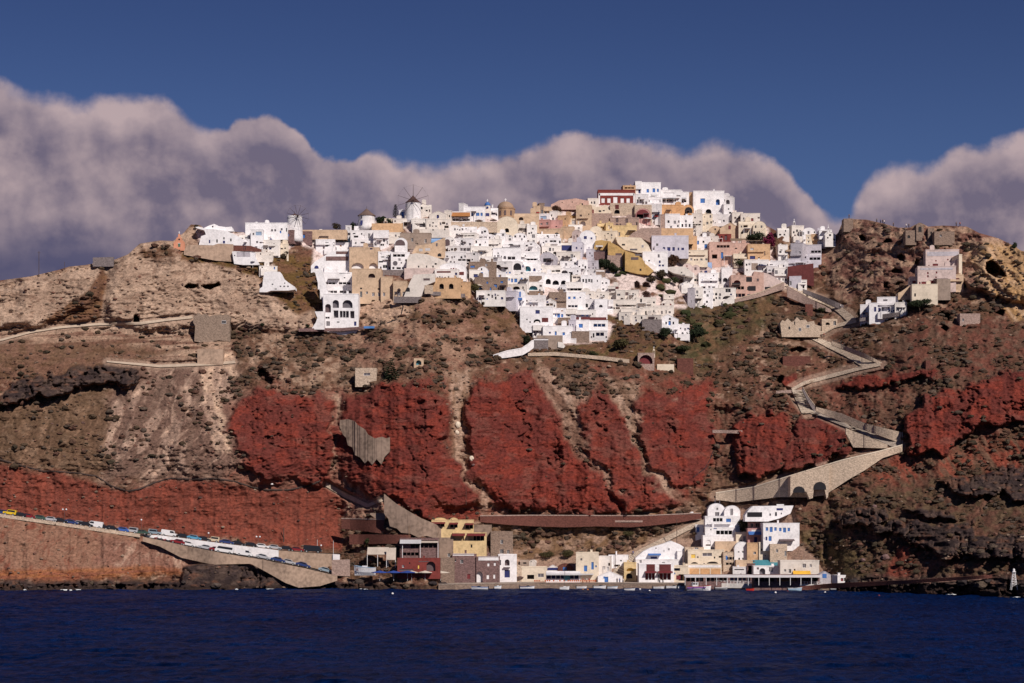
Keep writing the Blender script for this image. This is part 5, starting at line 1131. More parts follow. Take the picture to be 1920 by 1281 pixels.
# ---------------------------------------------------------------- harbour houses
HAR = """
809 976 888 1002 f Y 0 0|tk 822 986 23 12;tk 851 987 14 12;tk 880 989 14 12;nr 822 981 26 3;nr 851 982 16 3;nr 880 983 16 3|upper floors of the yellow harbour hotel with shaded balconies|hotel
814 971 836 979 v Y 0 0|||
844 971 858 979 v Y 0 0|||
849 1000 912 1040 f Y 0 7|tk 860 1011 20 13;tk 893 1011 30 13;nr 860 1003 24 4;nr 893 1003 34 4;dk 884 1024 3 6;pj 852 1026 .5 .5|lower floors of the yellow harbour hotel with maroon awnings
886 984 922 1002 b E 0|||concrete_block
920 996 962 1042 b S 0|wk 941 1016 5 8;dk 941 1034 7 8;dk 953 1035 5 7|tall brown stone storehouse right of the yellow harbour hotel|stone_house
820 1008 850 1045 b E 0|dk 842 1041 5 7|grey board-marked concrete block left of the yellow harbour hotel|concrete_block
750 1010 822 1048 f V 0|tk 795 1022 50 18;tk 770 1040 30 8;nl 770 1016 40 7|dark open tavern under slanted pale awnings|tavern
745 1048 825 1072 f R 0 1.5|am 808 1062 17 18;wy 785 1063 3 7;wk 756 1062 4 5;rk 768 1056 3 3;pw 785 1048.5 76 1.5;wm 795 1053 20 1.5;wm 762 1069 26 4|red tavern wall hung with looped ropes
826 1046 852 1092 b S 0|ak 862 1062 8 8||stone_house
848 1040 893 1090 f V 0|wk 866 1053 6 7;wk 852 1051 7 4;pw 869 1040 40 4;wr 879 1081 6 9|mauve stone house with a red sign by the water
893 1045 937 1094 f V 0|aw 898 1083 14 23;ww 916 1059 4 6;ww 928 1058 4 6;ww 915 1082 5 8;ww 927 1081 4 8;pw 916 1047 38 8|mauve house with white framed windows and an arched white doorway
934 1041 969 1092 f W 0|am 951 1055 9 12;dn 951 1076 10 14;lw 951 1062 12 3;wg 938 1055 3 10|tall white house with an arched maroon window by the water
960 1060 978 1092 v J -4|wk 968 1075 4 4
975 1064 1026 1093 f C 0|tk 995 1082 13 8;wg 1014 1079 11 7|low cream house with a dark doorway and a picture by the quay
992 1050 1004 1064 v I|rk 996 1053 2 2.5
975 1050 992 1062 s U|wk 984 1056 6 3
1025 1060 1049 1076 g W 0|tn 1036 1067 20 5
1046 1057 1074 1076 v Z 0|wb 1059 1067 7 7|maroon stone vault with one blue window above the taverna
1024 1073 1088 1095 f W 0 1.5|tn 1055 1083 60 11;nl 1058 1077 68 3;wt 1063 1084 12 10|long open quay taverna with navy shade beneath a pale canopy|taverna
1080 1037 1122 1094 f C -3|wg 1090 1049 3.5 4;wb 1098 1066 6 11;wb 1111 1061 4.5 14;wb 1117.5 1062 3 3.5;nl 1100 1077 26 2|tall cream harbour house with tall blue shutters
1120 1044 1145 1078 f W|wl 1132 1065 5 6;wl 1140 1067 4 8
1141 1042 1178 1064 f W -3
1121 1072 1167 1094 g W 0 1|db 1137 1087 7 11;wb 1133 1083 3 4|low white gable with a bright blue door beside the harbour stairway
1170 1056 1193 1088 f Y -2|ay 1182 1068 14 6;ak 1180 1080 12 10|small yellow house with an arched porch beside the harbour stairway
1190 1014 1290 1056 p W 0|wg 1254 1030 4 4.5;wl 1245 1033 3 3;nb 1227 1040 24 3;wn 1226 1046 12 4;wg 1230 1028 2 2|big white peaked house above the maroon taverna||1190 1056 1192 1046 1206 1034 1220 1027 1246 1019 1258 1014 1275 1021 1287 1029 1290 1056
1192 1050 1276 1066 f W 0 .5|wg 1201 1052 4 8;rn 1265 1046 4 3;wk 1244 1056 6 3
1198 1058 1264 1094 f W 0 1.6|pm 1220 1064 16 14;pm 1247 1064 22 14;tr 1219 1083 18 16;tr 1247 1083 22 16;nr 1220 1073 22 3;nr 1247 1073 28 3;wk 1235 1084 4 14|maroon fronted harbour taverna with white posts|taverna
1262 1062 1290 1094 f C|tn 1268 1068 14 5;tk 1278 1083 12 12;wr 1272 1083 8 8
1270 1034 1288 1062 f W|wk 1280 1043 2 3;wg 1276 1054 3 4
1284 1026 1320 1060 b J 0|wg 1306 1026 7 8;ww 1305 1014 12 4;wk 1300 1036 3 4
1290 1032 1358 1062 f C 0 1|wy 1300 1043 8 7;am 1302 1057 14 6;ag 1336 1056 22 6;wg 1326 1040 18 6
1327 944 1360 972 v W 0|wk 1345 954 4 5;dg 1344.5 965 8 9;rk 1345 954 1 1|left vault of the twin vaulted harbour church|church
1358 948 1388 972 v W 0|wg 1372 960 5.5 13|right vault of the twin vaulted harbour church|church
1322 969 1388 991 f W 0 2|tk 1346 976 18 9;wb 1366 976 9 7;lw 1348 981 44 4|white house with a dark loggia directly under the harbour church
1304 985 1324 1001 f W|wb 1309 993 5 9;wb 1320 993 4 11
1322 990 1379 1008 f W 0 3.2|tk 1358 1000 30 10;wk 1333 993 2 3;wb 1341 990 6 4|white house with a deep grey porch under the harbour church
1318 1005 1350 1034 f W 0 1|ao 1328 1018 9.5 11;wg 1336 1028 6 5|white house with an orange brown arched door below the harbour church
1341 1015 1381 1038 b T 0|wk 1362 1034 4 2
1346 1002 1382 1018 b J 0|wk 1367 1011 6 6
1377 1016 1406 1054 v W -2|wk 1385 1035 3 2;wk 1393 1035 4 4;wk 1386 1048 3 4;wk 1393 1048 4 4|tall white house with a curved gable left of the yellow strip house
1380 999 1403 1019 f C 3|wg 1396 1010 5 10
1397 948 1488 978 p W 0|tk 1415 965 28 9;wn 1462 955 12 4;wk 1444 965 2.5 4;wk 1455 964 3.5 7;wk 1465 963 2 3;ww 1463 947 14 3|white house on the right hilltop of the harbour with a long pergola||1397 978 1397 966 1404 956 1412 949 1488 948 1482 963 1462 972 1440 978
1403 976 1438 994 f P 0|wk 1410 985 6 8;wk 1420 985 7 8;wk 1430 985 4 8;pm 1420 978.5 28 2
1402 992 1434 1020 f D 0 1|pi 1420 996 22 5;nb 1416 1000 26 6;dn 1417 1012 6 10;wb 1436 1010 3 6|red-pink harbour house under a bright blue awning
1431 982 1499 1020 f W 0|wb 1438 992 4.5 6.5;wb 1446 993 5.5 9.5;wb 1454 992 4.5 6.5;wb 1463 993 4.5 6.5;wb 1471 994 5.5 9;wb 1479 993 4.5 6.5;wn 1437 1010 3.5 7;wb 1444 1010 5.5 9;nm 1475 1013 28 3;wg 1431 1010 5 4|white harbour house with six blue shutters
1401 1019 1426 1054 f A 0|wk 1415 1037 5 5|narrow yellow ochre house in the harbour stack
1423 1018 1447 1047 f C 0|wk 1435 1032 4 5;wk 1435 1042 2 2
1444 1020 1476 1050 b J 0|wk 1457 1033 4 6;dk 1473 1038 4 10
1356 1036 1384 1062 f J|tn 1370 1048 19 7;tk 1370 1058 18 6;wb 1362 1046 3 8
1380 1050 1414 1066 b T 0
1374 1064 1402 1082 f W|wk 1386 1068 18 2;wg 1389 1077 2 3
1400 1058 1415 1082 f V|tk 1407 1070 10 18
1285 1059 1353 1082 f C 0 1.5|pn 1302 1072 18 12;pn 1322 1072 18 12;pn 1342 1072 18 12;pw 1319 1062 66 4;wm 1302 1072 2.5 3;wm 1336 1071 2.5 3|quay restaurant front with three apricot panels|restaurant
1413 1062 1462 1082 f W 0 1|wm 1421 1066 4 4;ag 1429.5 1072 11 13;wg 1445.5 1068 8 9|white tavern front under a teal roof
1463 1052 1536 1084 f I 0|wk 1472 1070 4 5;wk 1481 1071 5 8;wg 1508 1061 6.5 7.5;wg 1520 1061 4 5.5;wk 1490 1069 3 4|wide ivory house above the quay restaurant canopy
1536 1072 1558 1094 g G 0|wb 1546 1080 8 8
1286 1079 1412 1095 f V 0 2.2|tk 1303 1088 32 11;tk 1344 1088 40 11;tn 1388 1088 38 11|dark open dining room under the left half of the long canopy|restaurant
1413 1079 1537 1095 f V 0 2.2|tk 1434 1088 36 11;to 1476 1088 38 11;tk 1516 1088 34 11|dark open dining room under the right half of the long canopy|restaurant
1570 1080 1586 1092 f W|wr 1579 1087 5 6
"""
parse(HAR)
def qY(px, py): return terrY(px, py)
def at(px, py, dy=0.0):
    Y = terrY(px, py)-dy; return P(px, py, Y), Y/F
# teal roof, blue vault roofs, flat canopy etc.
def slab_thing(name, x0, y0, x1, y1, m, label, cat, base, back=4.0, front=0.6, partname='panel', posts=0, fy=0.0, pc='w'):
    """sloping sheet from front lower edge y1 to back upper edge y0"""
    Y = terrMin(x0, x1, base, base-2, 4, 2)-front-fy; k = Y/F; cx = (x0+x1)/2; org = P(cx, base, Y); hw = (x1-x0)/2*k
    e = empty(name, org, 0, label, cat); z1 = (base-y1)*k; z0 = (base-y0)*k
    b = MB(); b.xprism([(0, z1), (back, z0), (back, z0+.14), (0, z1+.14)], -hw, hw); b.build(partname, m, e)
    if posts:
        b = MB()
        for i in range(posts):
            x = -hw+.12+(2*hw-.24)*i/max(1, posts-1); b.box(x-.08, x+.08, .1, .26, -.5, z1+.02)
        b.build('posts', omat(pc), e)
    return e
slab_thing('roof_canopy', 1413, 1051, 1463, 1062, mat('teal_roofing', (.06, .22, .27), rough=.5), 'teal sloping roof over the white tavern front', 'roof', 1063, 3, .9, 'roofing')
slab_thing('roof_canopy', 806, 448, 829, 455, mat('blue_roofing', (.16, .3, .5), rough=.5), 'grey-blue sloping roof behind the tan stepped house', 'roof', 458, 2.5, .5, 'roofing')
slab_thing('canopy', 1284, 1079, 1542, 1083, mat('white_canvas', (.68, .64, .66)), 'very long white canopy shading the quay restaurant tables', 'canopy', 1095, 5.0, 6.5, 'canvas', 14)
slab_thing('canopy', 724, 1028, 742, 1050, mat('beige_canvas', (.5, .42, .36)), 'steep beige awning leaning left of the red tavern', 'canopy', 1062, 2.0, 2.0, 'canvas', 2)
slab_thing('canopy', 688, 1027, 728, 1040, MATS['beige_canvas'], 'wide tilted beige awning over a dark shed by the boat ramp', 'canopy', 1060, 3.5, 1.5, 'canvas', 3)
slab_thing('canopy', 1488, 1071, 1521, 1080, mat('yellow_canvas', (.75, .42, .05)), 'bright yellow-orange tarpaulin on the quay restaurant roof', 'tarpaulin', 1083, 2.5, 4.0, 'canvas')
slab_thing('canopy', 754, 1011, 822, 1018, MATS['beige_canvas'], 'pale sloping awning roof above the dark tavern deck', 'canopy', 1046, 4, 2.2, 'canvas', 3)
slab_thing('canopy', 1370, 446, 1434, 452, mat('dry_reed', (.2, .14, .1)), 'long dark reed pergola under the bougainvillea', 'pergola', 459, 3, 1.0, 'reed_cover', 5, 0, 'm')
slab_thing('canopy', 682, 612, 702, 616, mat('blue_sheet', (.06, .17, .4)), 'blue tarpaulin on the ground right of the arched hotel', 'tarpaulin', 617, 1.0, .8, 'canvas')
for (x0, y0, x1, y1, lab) in [(1281, 486, 1297, 496, 'left pale blue barrel roof of the pink cottages'), (1306, 491, 1335, 503, 'right pale blue barrel roof of the pink cottages'), (623, 447, 659, 457, 'pale blue barrel roof of the chapel')]:
    Y = terrMin(x0, x1, y1, y1, 3, 1)-.6; k = Y/F; cx = (x0+x1)/2; hw = (x1-x0)/2*k; h = (y1-y0)*k
    if y0 < 450: pass
    e = empty('barrel_roof', P(cx, y1, Y), 0, lab, 'roof'); b = MB()
    b.xprism([(2*(1-math.cos(PI*i/10)), h*.35+h*.65*math.sin(PI*i/10)) for i in range(11)]+[(4, 0), (0, 0)], -hw, hw)
    b.build('vault', mat('pale_blue_dome_paint', (.30, .50, .66) if y0 < 450 else (.30, .42, .62)) if y0 < 450 else mat('powder_blue_paint', (.28, .38, .60)), e)
# ---------------------------------------------------------------- domed churches
def org_at(cx, ybase, front=.5, w=6):
    Y = terrMin(cx-w, cx+w, ybase, ybase, 3, 1)-front; return P(cx, ybase, Y), Y/F, Y
def big_church():
    o, k, Y = org_at(948, 409, -5); e = empty('domed_church', (o[0], o[1], o[2]), 0, 'large brown domed church on the crest with an eight sided drum', 'church')
    r = 17.5*k; b = MB(); b.lathe([(r, -4), (r, 16*k), (r*1.05, 16*k), (r*1.05, 17.4*k), (r*.9, 17.4*k)], n=16); b.build('drum', mat('church_brown_plaster', (.42, .265, .17), var=.15), e)
    b = MB(); R = 15.8*k; b.lathe([(R*math.cos(PI/2*i/10), 17.4*k+R*.86*math.sin(PI/2*i/10)) for i in range(10)]+[(.05, 17.4*k+R*.86)], n=28); d = b.build('dome', mat('church_dome', (.36, .24, .17), var=.12), e, True)
    b = MB(); zt = 17.4*k+R*.86; b.box(-.12, .12, -.12, .12, zt-.05, zt+1.3); b.box(-.45, .45, -.1, .1, zt+.7, zt+.92); b.build('cross', omat('w'), d)
    for ax in (-.62, -.05, .62):
        w = MB(); a = ax; cxx, cyy = math.sin(a)*r, -math.cos(a)*r; t1 = (math.cos(a), math.sin(a)); hw = .42
        pr = [(-hw, 3*k), (hw, 3*k), (hw, 11*k), (0, 12.5*k), (-hw, 11*k)]
        for off in (0,): w.poly([(cxx*1.012+t1[0]*p, cyy*1.012+t1[1]*p, z) for p, z in pr]); 
        for p1, p2 in zip(pr, pr[1:]+pr[:1]): w.poly([(cxx*1.012+t1[0]*p1[0], cyy*1.012+t1[1]*p1[0], p1[1]), (cxx*1.012+t1[0]*p2[0], cyy*1.012+t1[1]*p2[0], p2[1]), (cxx*.98+t1[0]*p2[0], cyy*.98+t1[1]*p2[0], p2[1]), (cxx*.98+t1[0]*p1[0], cyy*.98+t1[1]*p1[0], p1[1])])
        w.build('window', omat('m'), e)
big_church()
def small_dome(cx, ytop, ybase, rpx, dcol, wall, label, drumtop, name='domed_chapel', dk=True):
    o, k, Y = org_at(cx, ybase, -1); e = empty(name, o, 0, label, 'church'); r = rpx*k
    hz = (ybase-drumtop)*k; b = MB(); b.lathe([(r*1.25, -2), (r*1.25, hz*.55), (r*1.05, hz*.6), (r*1.05, hz)], n=12); b.build('drum', wmat(wall), e)
    b = MB(); hd = (drumtop-ytop)*k; b.lathe([(r*1.1*math.cos(PI/2*i/8), hz+hd*math.sin(PI/2*i/8)) for i in range(8)]+[(.04, hz+hd)], n=16); d = b.build('dome', omat(dcol) if dcol in OC else wmat(dcol), e, True)
    b = MB(); b.box(-.1, .1, -.1, .1, hz+hd-.05, hz+hd+1.2); b.box(-.35, .35, -.08, .08, hz+hd+.6, hz+hd+.8); b.build('cross', omat('w'), d)
    if dk:
        b = MB(); b.box(-.8, .8, -r*1.25-.06, -r*1.2, .2, hz*.3); b.build('door', omat('n'), e)
        b = MB(); b.lathe([(.5, 0), (.5, .05)], n=10); b.v = [(x, -r*1.05-.05-z, hz*.8+y) for x, y, z in b.v]; b.build('window', omat('n'), e)
small_dome(914, 379, 407, 5.2, 'b', 'I', 'small blue domed church on the crest left of the big brown dome', 386)
small_dome(508, 447, 458, 2.6, 'n', 'W', 'tiny white chapel with a dark blue dome on the left terraces', 450.5, dk=False)
def belfry(cx, ytop, ybase, w, label, col='W', n=1, front=.6, oc='k'):
    o, k, Y = org_at(cx, ybase, front); e = empty('bell_gable', o, 0, label, 'belfry'); W = w*k; h = (ybase-ytop)*k; m = wmat(col)
    b = MB(); t = W*.14/n; b.box(-W/2, W/2, -.3, .3, -1.2, h*.3); b.box(-W/2, -W/2+t, -.3, .3, h*.3, h*.75); b.box(W/2-t, W/2, -.3, .3, h*.3, h*.75)
    for i in range(1, n): x = -W/2+W*i/n; b.box(x-t/2, x+t/2, -.3, .3, h*.3, h*.75)
    b.prism([(-W/2, h*.75), (W/2, h*.75), (W*.3, h*.92), (0, h), (-W*.3, h*.92)], -.3, .3); b.build('frame', m, e)
    for i in range(n):
        b = MB(); x = -W/2+W*(i+.5)/n; b.lathe([(.26, h*.42), (.2, h*.5), (.1, h*.6), (.03, h*.62)], cx=x, n=8); b.build('bell', mat('bronze', (.12, .08, .05)), e)
    b = MB(); b.box(-.06, .06, -.06, .06, h-.05, h+.9); b.box(-.25, .25, -.05, .05, h+.5, h+.62); b.build('cross', omat('w'), e)
belfry(1345, 935, 947, 10, 'white bell gable topping the harbour church', 'W')
belfry(637, 440, 449, 7, 'small blue bell gable on the pale blue roofed chapel', 'B')
belfry(1260, 431, 445, 20, 'triple arched white bell gable behind the navy windowed house', 'W', 3)
belfry(1489, 414, 426, 4, 'slim white bell gable near the right end of the village ridge', 'W')
belfry(1553, 425, 436, 3, 'white bell post at the far right end of the village', 'W')
belfry(1226, 654, 668, 4, 'small pale bell post beside the red stone hut', 'C')
# salmon chapel
def salmon_chapel():
    o, k, Y = org_at(336, 463, .6); e = empty('chapel', o, math.radians(6), 'salmon pink chapel with a stepped gable on the left ridge', 'chapel'); k2 = k
    out = [(-10.5, 0), (10.5, 0), (10.5, 8), (6, 12), (5, 17), (2.2, 18.5), (2.0, 23), (0, 25), (-2.0, 23), (-2.2, 18.5), (-5, 17), (-6, 12), (-10.5, 8)]
    b = MB(); b.prism([(x*k, z*k-(.0 if z else 1.5)) for x, z in out], 0, .7); b.build('gable_wall', mat('salmon_plaster', (.62, .27, .17)), e)
    b = MB(); b.box(-9.5*k, 9.5*k, .7, 8, -1.5, 8*k); b.prism([(9.5*k*math.cos(PI*i/10), 8*k+6*k*math.sin(PI*i/10)) for i in range(11)], .7, 8); b.build('nave', MATS['salmon_plaster'], e)
    b = MB(); b.box(-2.2*k, 2.2*k, -.05, -.005, 0, 6.2*k); d = b.build('door', omat('e'), e)
    b = MB(); b.box(-2.6*k, 2.6*k, -.07, -.052, 6.3*k, 7*k); b.build('lintel', omat('w'), d)
    b = MB(); b.lathe([(.35, 0), (.35, .05)], n=10); b.v = [(x, -.05+z, 14*k+y) for x, y, z in b.v]; b.build('round_window', omat('k'), e)
    b = MB(); b.box(-.1, .1, .3, .5, 25*k, 25*k+.9); b.box(-.3, .3, .3, .5, 25*k+.45, 25*k+.62); b.build('cross', omat('w'), e)
salmon_chapel()
# ---------------------------------------------------------------- windmills
def windmill(cx, yt, yb, hw, apex, eave, ew, label, sail=None, cap=(.12, .075, .065), door=None, front=2.0):
    o, k, Y = org_at(cx, yb, front, hw*.6); r = hw*k; e = empty('windmill', o, 0, label, 'windmill'); h = (yb-yt)*k
    b = MB(); b.lathe([(r*1.10, -1.5), (r*1.10, 0), (r*.98, h*.96), (r*1.0, h)], n=28); b.build('tower', wmat('W'), e, True)
    b = MB(); b.lathe([(ew*k, (yb-eave)*k-.1), (ew*k, (yb-eave)*k+.08), (ew*k*.52, (yb-eave+(eave-apex)*.45)*k), (.05, (yb-apex)*k)], n=24); c = b.build('cap', mat('thatch_%d' % int(cap[0]*1000), cap, var=.2, fine=5), e)
    b = MB(); b.box(-.05, .05, -.05, .05, (yb-apex)*k-.1, (yb-apex)*k+.9); b.build('finial', omat('k'), c)
    if door:
        dx, dh = door; y = -math.sqrt(max(.1, (r*1.1)**2-(dx*k)**2))
        b = MB(); b.box(dx*k-.5, dx*k+.5, y-.12, y+.1, 0, dh*k); b.build('door', omat('n'), e)
        b = MB(); b.box(dx*k-.22, dx*k+.22, y*.96-.05, y*.96+.2, (dh+4)*k, (dh+8)*k); b.build('window', omat('k'), e)
    if sail:
        hx, hy, R, n, a0, tilt = sail; hub = Vector((hx*k, -r*1.3, (yb-hy)*k)); m = mat('weathered_wood', (.05, .03, .03), var=.2)
        b = MB(); b.tube([hub+Vector((0, r*.9, .2)), hub+Vector((0, -.5, 0))], .16); s = b.build('sail_axle', m, e)
        for i in range(n):
            a = a0+2*PI*i/n; d = Vector((math.cos(a), 0, math.sin(a))); b = MB(); b.tube([hub, hub+d*(R*k)], .085, 5, .6); b.build('sail_arm', m, s)
        b = MB(); pp = []
        for i in range(n):
            a = a0+2*PI*i/n; a2 = a0+2*PI*(i+1)/n; q = .985*R*k
            b.tube([hub+Vector((math.cos(a)*q, 0, math.sin(a)*q)), hub+Vector((math.cos(a2)*q, 0, math.sin(a2)*q))], .022, 3)
        b.build('rim_rope', m, s)
        b = MB(); b.tube([hub, hub+Vector((0, -1.6, .25))], .06, 5); b.build('bowsprit', m, s)
windmill(552.5, 406, 447, 14, 400.5, 406.5, 12.5, 'white windmill with twelve bare sails spread beside mauve annexes', (7.5, 408, 21, 12, .25, 0), (.13, .07, .065), front=.2)
windmill(687.5, 404, 425, 15.3, 391, 405, 17, 'squat round white mill with a wide brown cone roof and navy door', None, (.16, .105, .09), (-8.5, 9.5), front=1.5)
windmill(774.5, 380, 411.5, 14.2, 366.5, 380.5, 14.5, 'tall white windmill with dark sails hanging over its front', (1, 379, 30, 10, .31, 0), (.10, .055, .05), front=1.0)
# ---------------------------------------------------------------- pink mansion on the right hill and the low white house
HILL = """
1736 469 1798 502 f K -5|pg 1768 476 58 8;wr 1754 497 10 5;wr 1776 494 10 5;rr 1755 489 3 3;rr 1777 487 3 3;wr 1742 499 2 5|upper storey of the pink hillside mansion with two triple windows|mansion
1721 500 1792 536 f K -5 2.5|wr 1740 512 3 4;wr 1756 511 3 4;wr 1740 518 3 4;rr 1755 520 3 3;wr 1733 531 10 6;wr 1748 529 12 6;wr 1725 531 3 5;pg 1756 504 60 4|middle storey of the pink hillside mansion with small red windows|mansion
1706 520 1726 546 f K -5 3|wr 1714 529 6 5;wk 1710 540 2 3
1710 534 1758 560 f C -5 4.5|dk 1716 553 3 6|long cream base storey of the pink hillside mansion|mansion
1757 523 1782 551 b U -6 4
1777 490 1800 518 p K 4 1|ag 1784 511 8 8|slanting pink stair wing of the hillside mansion||1777 518 1777 508 1796 484 1802 486 1801 518
1776 516 1807 536 f T 4 1|wr 1795 525 8 7
1798 478 1804 520 f C 4
1684 543 1714 562 p T 0 2|wk 1699 553 2 3|cream stair wall left of the pink hillside mansion||1684 562 1684 549 1690 547 1706 535 1712 536 1712 562
1613 572 1640 599 f W -12|wb 1619 588 6 4;wn 1632 583 2.5 6
1630 569 1664 596 f W -10 1|wn 1641 580 4 9;wn 1648.5 581 3.5 8;wg 1655 579 4 8|long white hillside house with a row of navy windows|
1645 558 1684 588 f W -10 -1|wg 1660 563 8 3;wn 1667 581 3.5 7;wn 1676 583 3 4
1678 568 1700 587 f W -12|wg 1683 580 6 9;wk 1692 579 3 3
1718 418 1732 440 v S 0|ak 1725 430 6 10|ruined brown stone vault of the castle on the right summit|castle_ruin
1740 428 1752 446 b S 0|wk 1746 437 3 5
1698 432 1718 448 b S 0|ak 1704 444 5 6
1752 434 1790 448 b S 0|wk 1764 442 4 4
1582 410 1600 424 b S 0|||castle_ruin
1196 663 1227 683 f X 0|aZ 1211 674 25 17|small red stone hut with a pale rim on the scrub slope|stone_hut
1232 683 1264 692 b C 0
1270 672 1300 692 b Z 0
362 592 432 640 p H 0|wk 420 604 8 6;pi 374 640 1 1|ruined taupe stone tower on the left slope||364 640 366 612 362 604 363 590 368 592 371 587 378 590 386 588 391 594 400 591 428 590 432 596 430 610 432 641 410 638 385 644
370 655 418 672 b F 0
666 690 706 713 b J 0|wg 688 702 12 5|low pale concrete cistern beside the lone pine tree|cistern
776 672 794 686 b T 0|at 785 680 10 9
1468 668 1520 680 b Z 0
1463 597 1540 632 p J 0|wk 1480 615 3 5;wk 1500 618 5 6;wk 1515 612 6 5;wk 1490 606 2 6|ruined pale stone walls beside the stepped path|ruin|1466 632 1463 606 1467 600 1472 603 1477 597 1484 604 1490 601 1494 595 1501 601 1510 599 1514 604 1526 602 1529 609 1540 612 1537 632
1541 598 1570 612 b J 0|ak 1552 607 8 5;dk 1565 606 5 8
1736 676 1745 690 b Z 0
1800 588 1838 604 b X 0|wk 1806 600 4 5
"""
HILL = HILL.replace('aZ 1211', 'ar 1211')
parse(HILL)
# ---------------------------------------------------------------- walls on the slopes
strip('retaining_wall', '345 470 350 462 357 459 400 460 408 457 437 458', '345 477 372 482 405 488 437 490', 'F', 'big plain taupe retaining wall left under the white cave house')
strip('retaining_wall', '437 460 470 461 500 471', '437 470 470 470 500 476', 'Z', 'dark red rubble wall above the dark lattice screen')
strip('retaining_wall', '174 483 213 482', '174 499 213 499', 'Q', 'short grey wall block standing on the far left ridge', off=1)
strip('retaining_wall', '560 616 640 615 700 611', '560 621 640 620 700 615', 'V', 'dark purple foundation wall under the tall arched hotel', off=.9)
strip('terrace_wall', '788 547 820 547 872 551', '788 553 820 553 872 557', 'Q', 'dark rubble wall under the tan house with two arches')
strip('terrace_wall', '738 556 790 557', '738 567 790 567', 'Q', 'dark rubble wall below the pale cave house')
strip('terrace_wall', '990 662 1040 660 1080 664 1130 668 1180 674', '990 667 1040 666 1080 669 1130 674 1180 680', 'J', 'long pale dry stone wall below the village foot')
strip('stair_parapet', '925 667 950 659 978 654 990 646 997 640 1001 639', '925 672 950 670 980 665 992 658 1000 652 1001 650', 'W', 'white crenellated stair parapet climbing to the village foot', 'wall', cap='W')
strip('retaining_wall', '900 968 1000 967 1200 968 1315 963', '900 978 950 983 1000 986 1060 988 1120 986 1180 988 1230 984 1280 978 1315 971', 'Z', 'very long dark red stone wall above the harbour', cap='X')
strip('retaining_wall', '962 975 1200 976 1312 971', '962 977.5 1200 978.5 1312 973.5', 'X', 'thin pale course of stones along the very long dark red wall', off=1.3, thick=.5)
strip('retaining_wall', '640 973 720 975', '640 990 720 1000', 'Z', 'dark red stone wall left of the concrete apron', cap='X')
strip('retaining_wall', '655 1002 770 1003', '655 1020 770 1018', 'Z', 'lower dark red stone wall behind the tavern')
strip('concrete_shield', '637 788 652 786 664 789 671 797 684 805 690 815 703 822 716 819 724 822 731 820', '637 800 643 814 649 820 652 834 661 838 665 852 675 857 684 868 690 862 698 871 706 860 715 870 721 856 731 846', 'E', 'pale concrete shield poured over the red cliff', 'wall')
strip('concrete_apron', '720 926 742 944 765 958 790 972 822 985 848 992', '720 962 728 972 731 986 744 990 752 998 770 1000 784 1007 800 1004 822 1010 848 1012', 'E', 'big triangular grey concrete apron above the tavern', 'wall', off=.6)
strip('concrete_apron', '694 962 722 962', '694 964 722 984', 'E', 'small concrete slab left of the triangular apron', 'wall', off=1.0)
strip('retaining_wall', '1510 570 1524 571', '1510 590 1524 592', 'Z', 'short dark wall above the stepped path', 'wall')
strip('retaining_wall', '1477 500 1525 494 1526 516', '1477 522 1505 532 1526 536', 'M', 'battered maroon wall under the grey houses', 'wall', off=1.6)
strip('terrace_wall', '1476 536 1500 549 1530 566 1560 581', '1476 556 1500 566 1530 578 1560 586', 'X', 'sloping stone wall under the top of the stepped path', 'wall')
strip('terrace_wall', '1506 542 1550 558 1583 573', '1506 548 1550 568 1582 582', 'Q', 'shaded stone wall behind the top of the stepped path', 'wall')
strip('terrace_wall', '1378 562 1425 549 1470 530', '1378 567 1425 556 1474 540', 'X', 'pale stone wall climbing under the tiered pink hotel', 'wall', cap='J')
strip('terrace_wall', '1560 640 1585 649 1620 662 1654 680', '1560 646 1585 656 1620 670 1654 684', 'J', 'stone wall on the upper side of the middle ramp', 'wall')
strip('stair_wall', '1505 726 1516 745 1529 762', '1505 732 1516 754 1528 774', 'Q', 'dark stone wall right of the steep stair flight', 'wall', cap='J')
strip('terrace_wall', '1530 763 1578 775 1623 794 1692 811', '1530 770 1578 790 1639 812 1690 831', 'J', 'pale stone wall on the upper side of the broad ramp', 'wall')
strip('retaining_wall', '1586 803 1620 816 1664 834', '1586 812 1600 838 1664 840', 'J', 'pale stone retaining wall under the broad ramp', 'wall')
strip('ramp_wall', '1342 925 1413 914 1494 889 1581 863 1649 847 1692 835', '1342 936 1380 941 1461 931 1510 932 1546 928 1590 899 1623 880 1655 858 1692 846', 'J', 'long pale masonry wall carrying the lowest ramp', 'wall', off=.5, cap='C')
strip('terrace_wall', '1455 733 1484 731', '1455 737 1484 736', 'X', 'short stone ledge left of the steep stair flight', 'wall')
strip('terrace_wall', '1336 806 1392 807', '1336 811 1392 812', 'X', 'short dry wall left of the two red buttresses', 'wall')
strip('terrace_wall', '1612 597 1650 590 1702 583', '1612 602 1650 597 1702 590', 'Q', 'rubble wall under the long white hillside house', 'wall')
strip('terrace_wall', '1500 1100 1560 1094 1700 1088 1860 1078', '1500 1106 1560 1102 1700 1094 1860 1083', 'Z', 'low red stone wall along the right shore track', 'wall', off=2)
house('1482 888 1556 934 p J 0 1.0|ak 1498 918 22 12;ak 1537 911 24 15|pale masonry buttress with two dark arches under the lowest ramp|1482 931 1482 893 1520 882 1556 872 1553 930 1550 936 1546 917 1526 917 1524 934 1518 936 1512 922 1488 922|arched_wall')
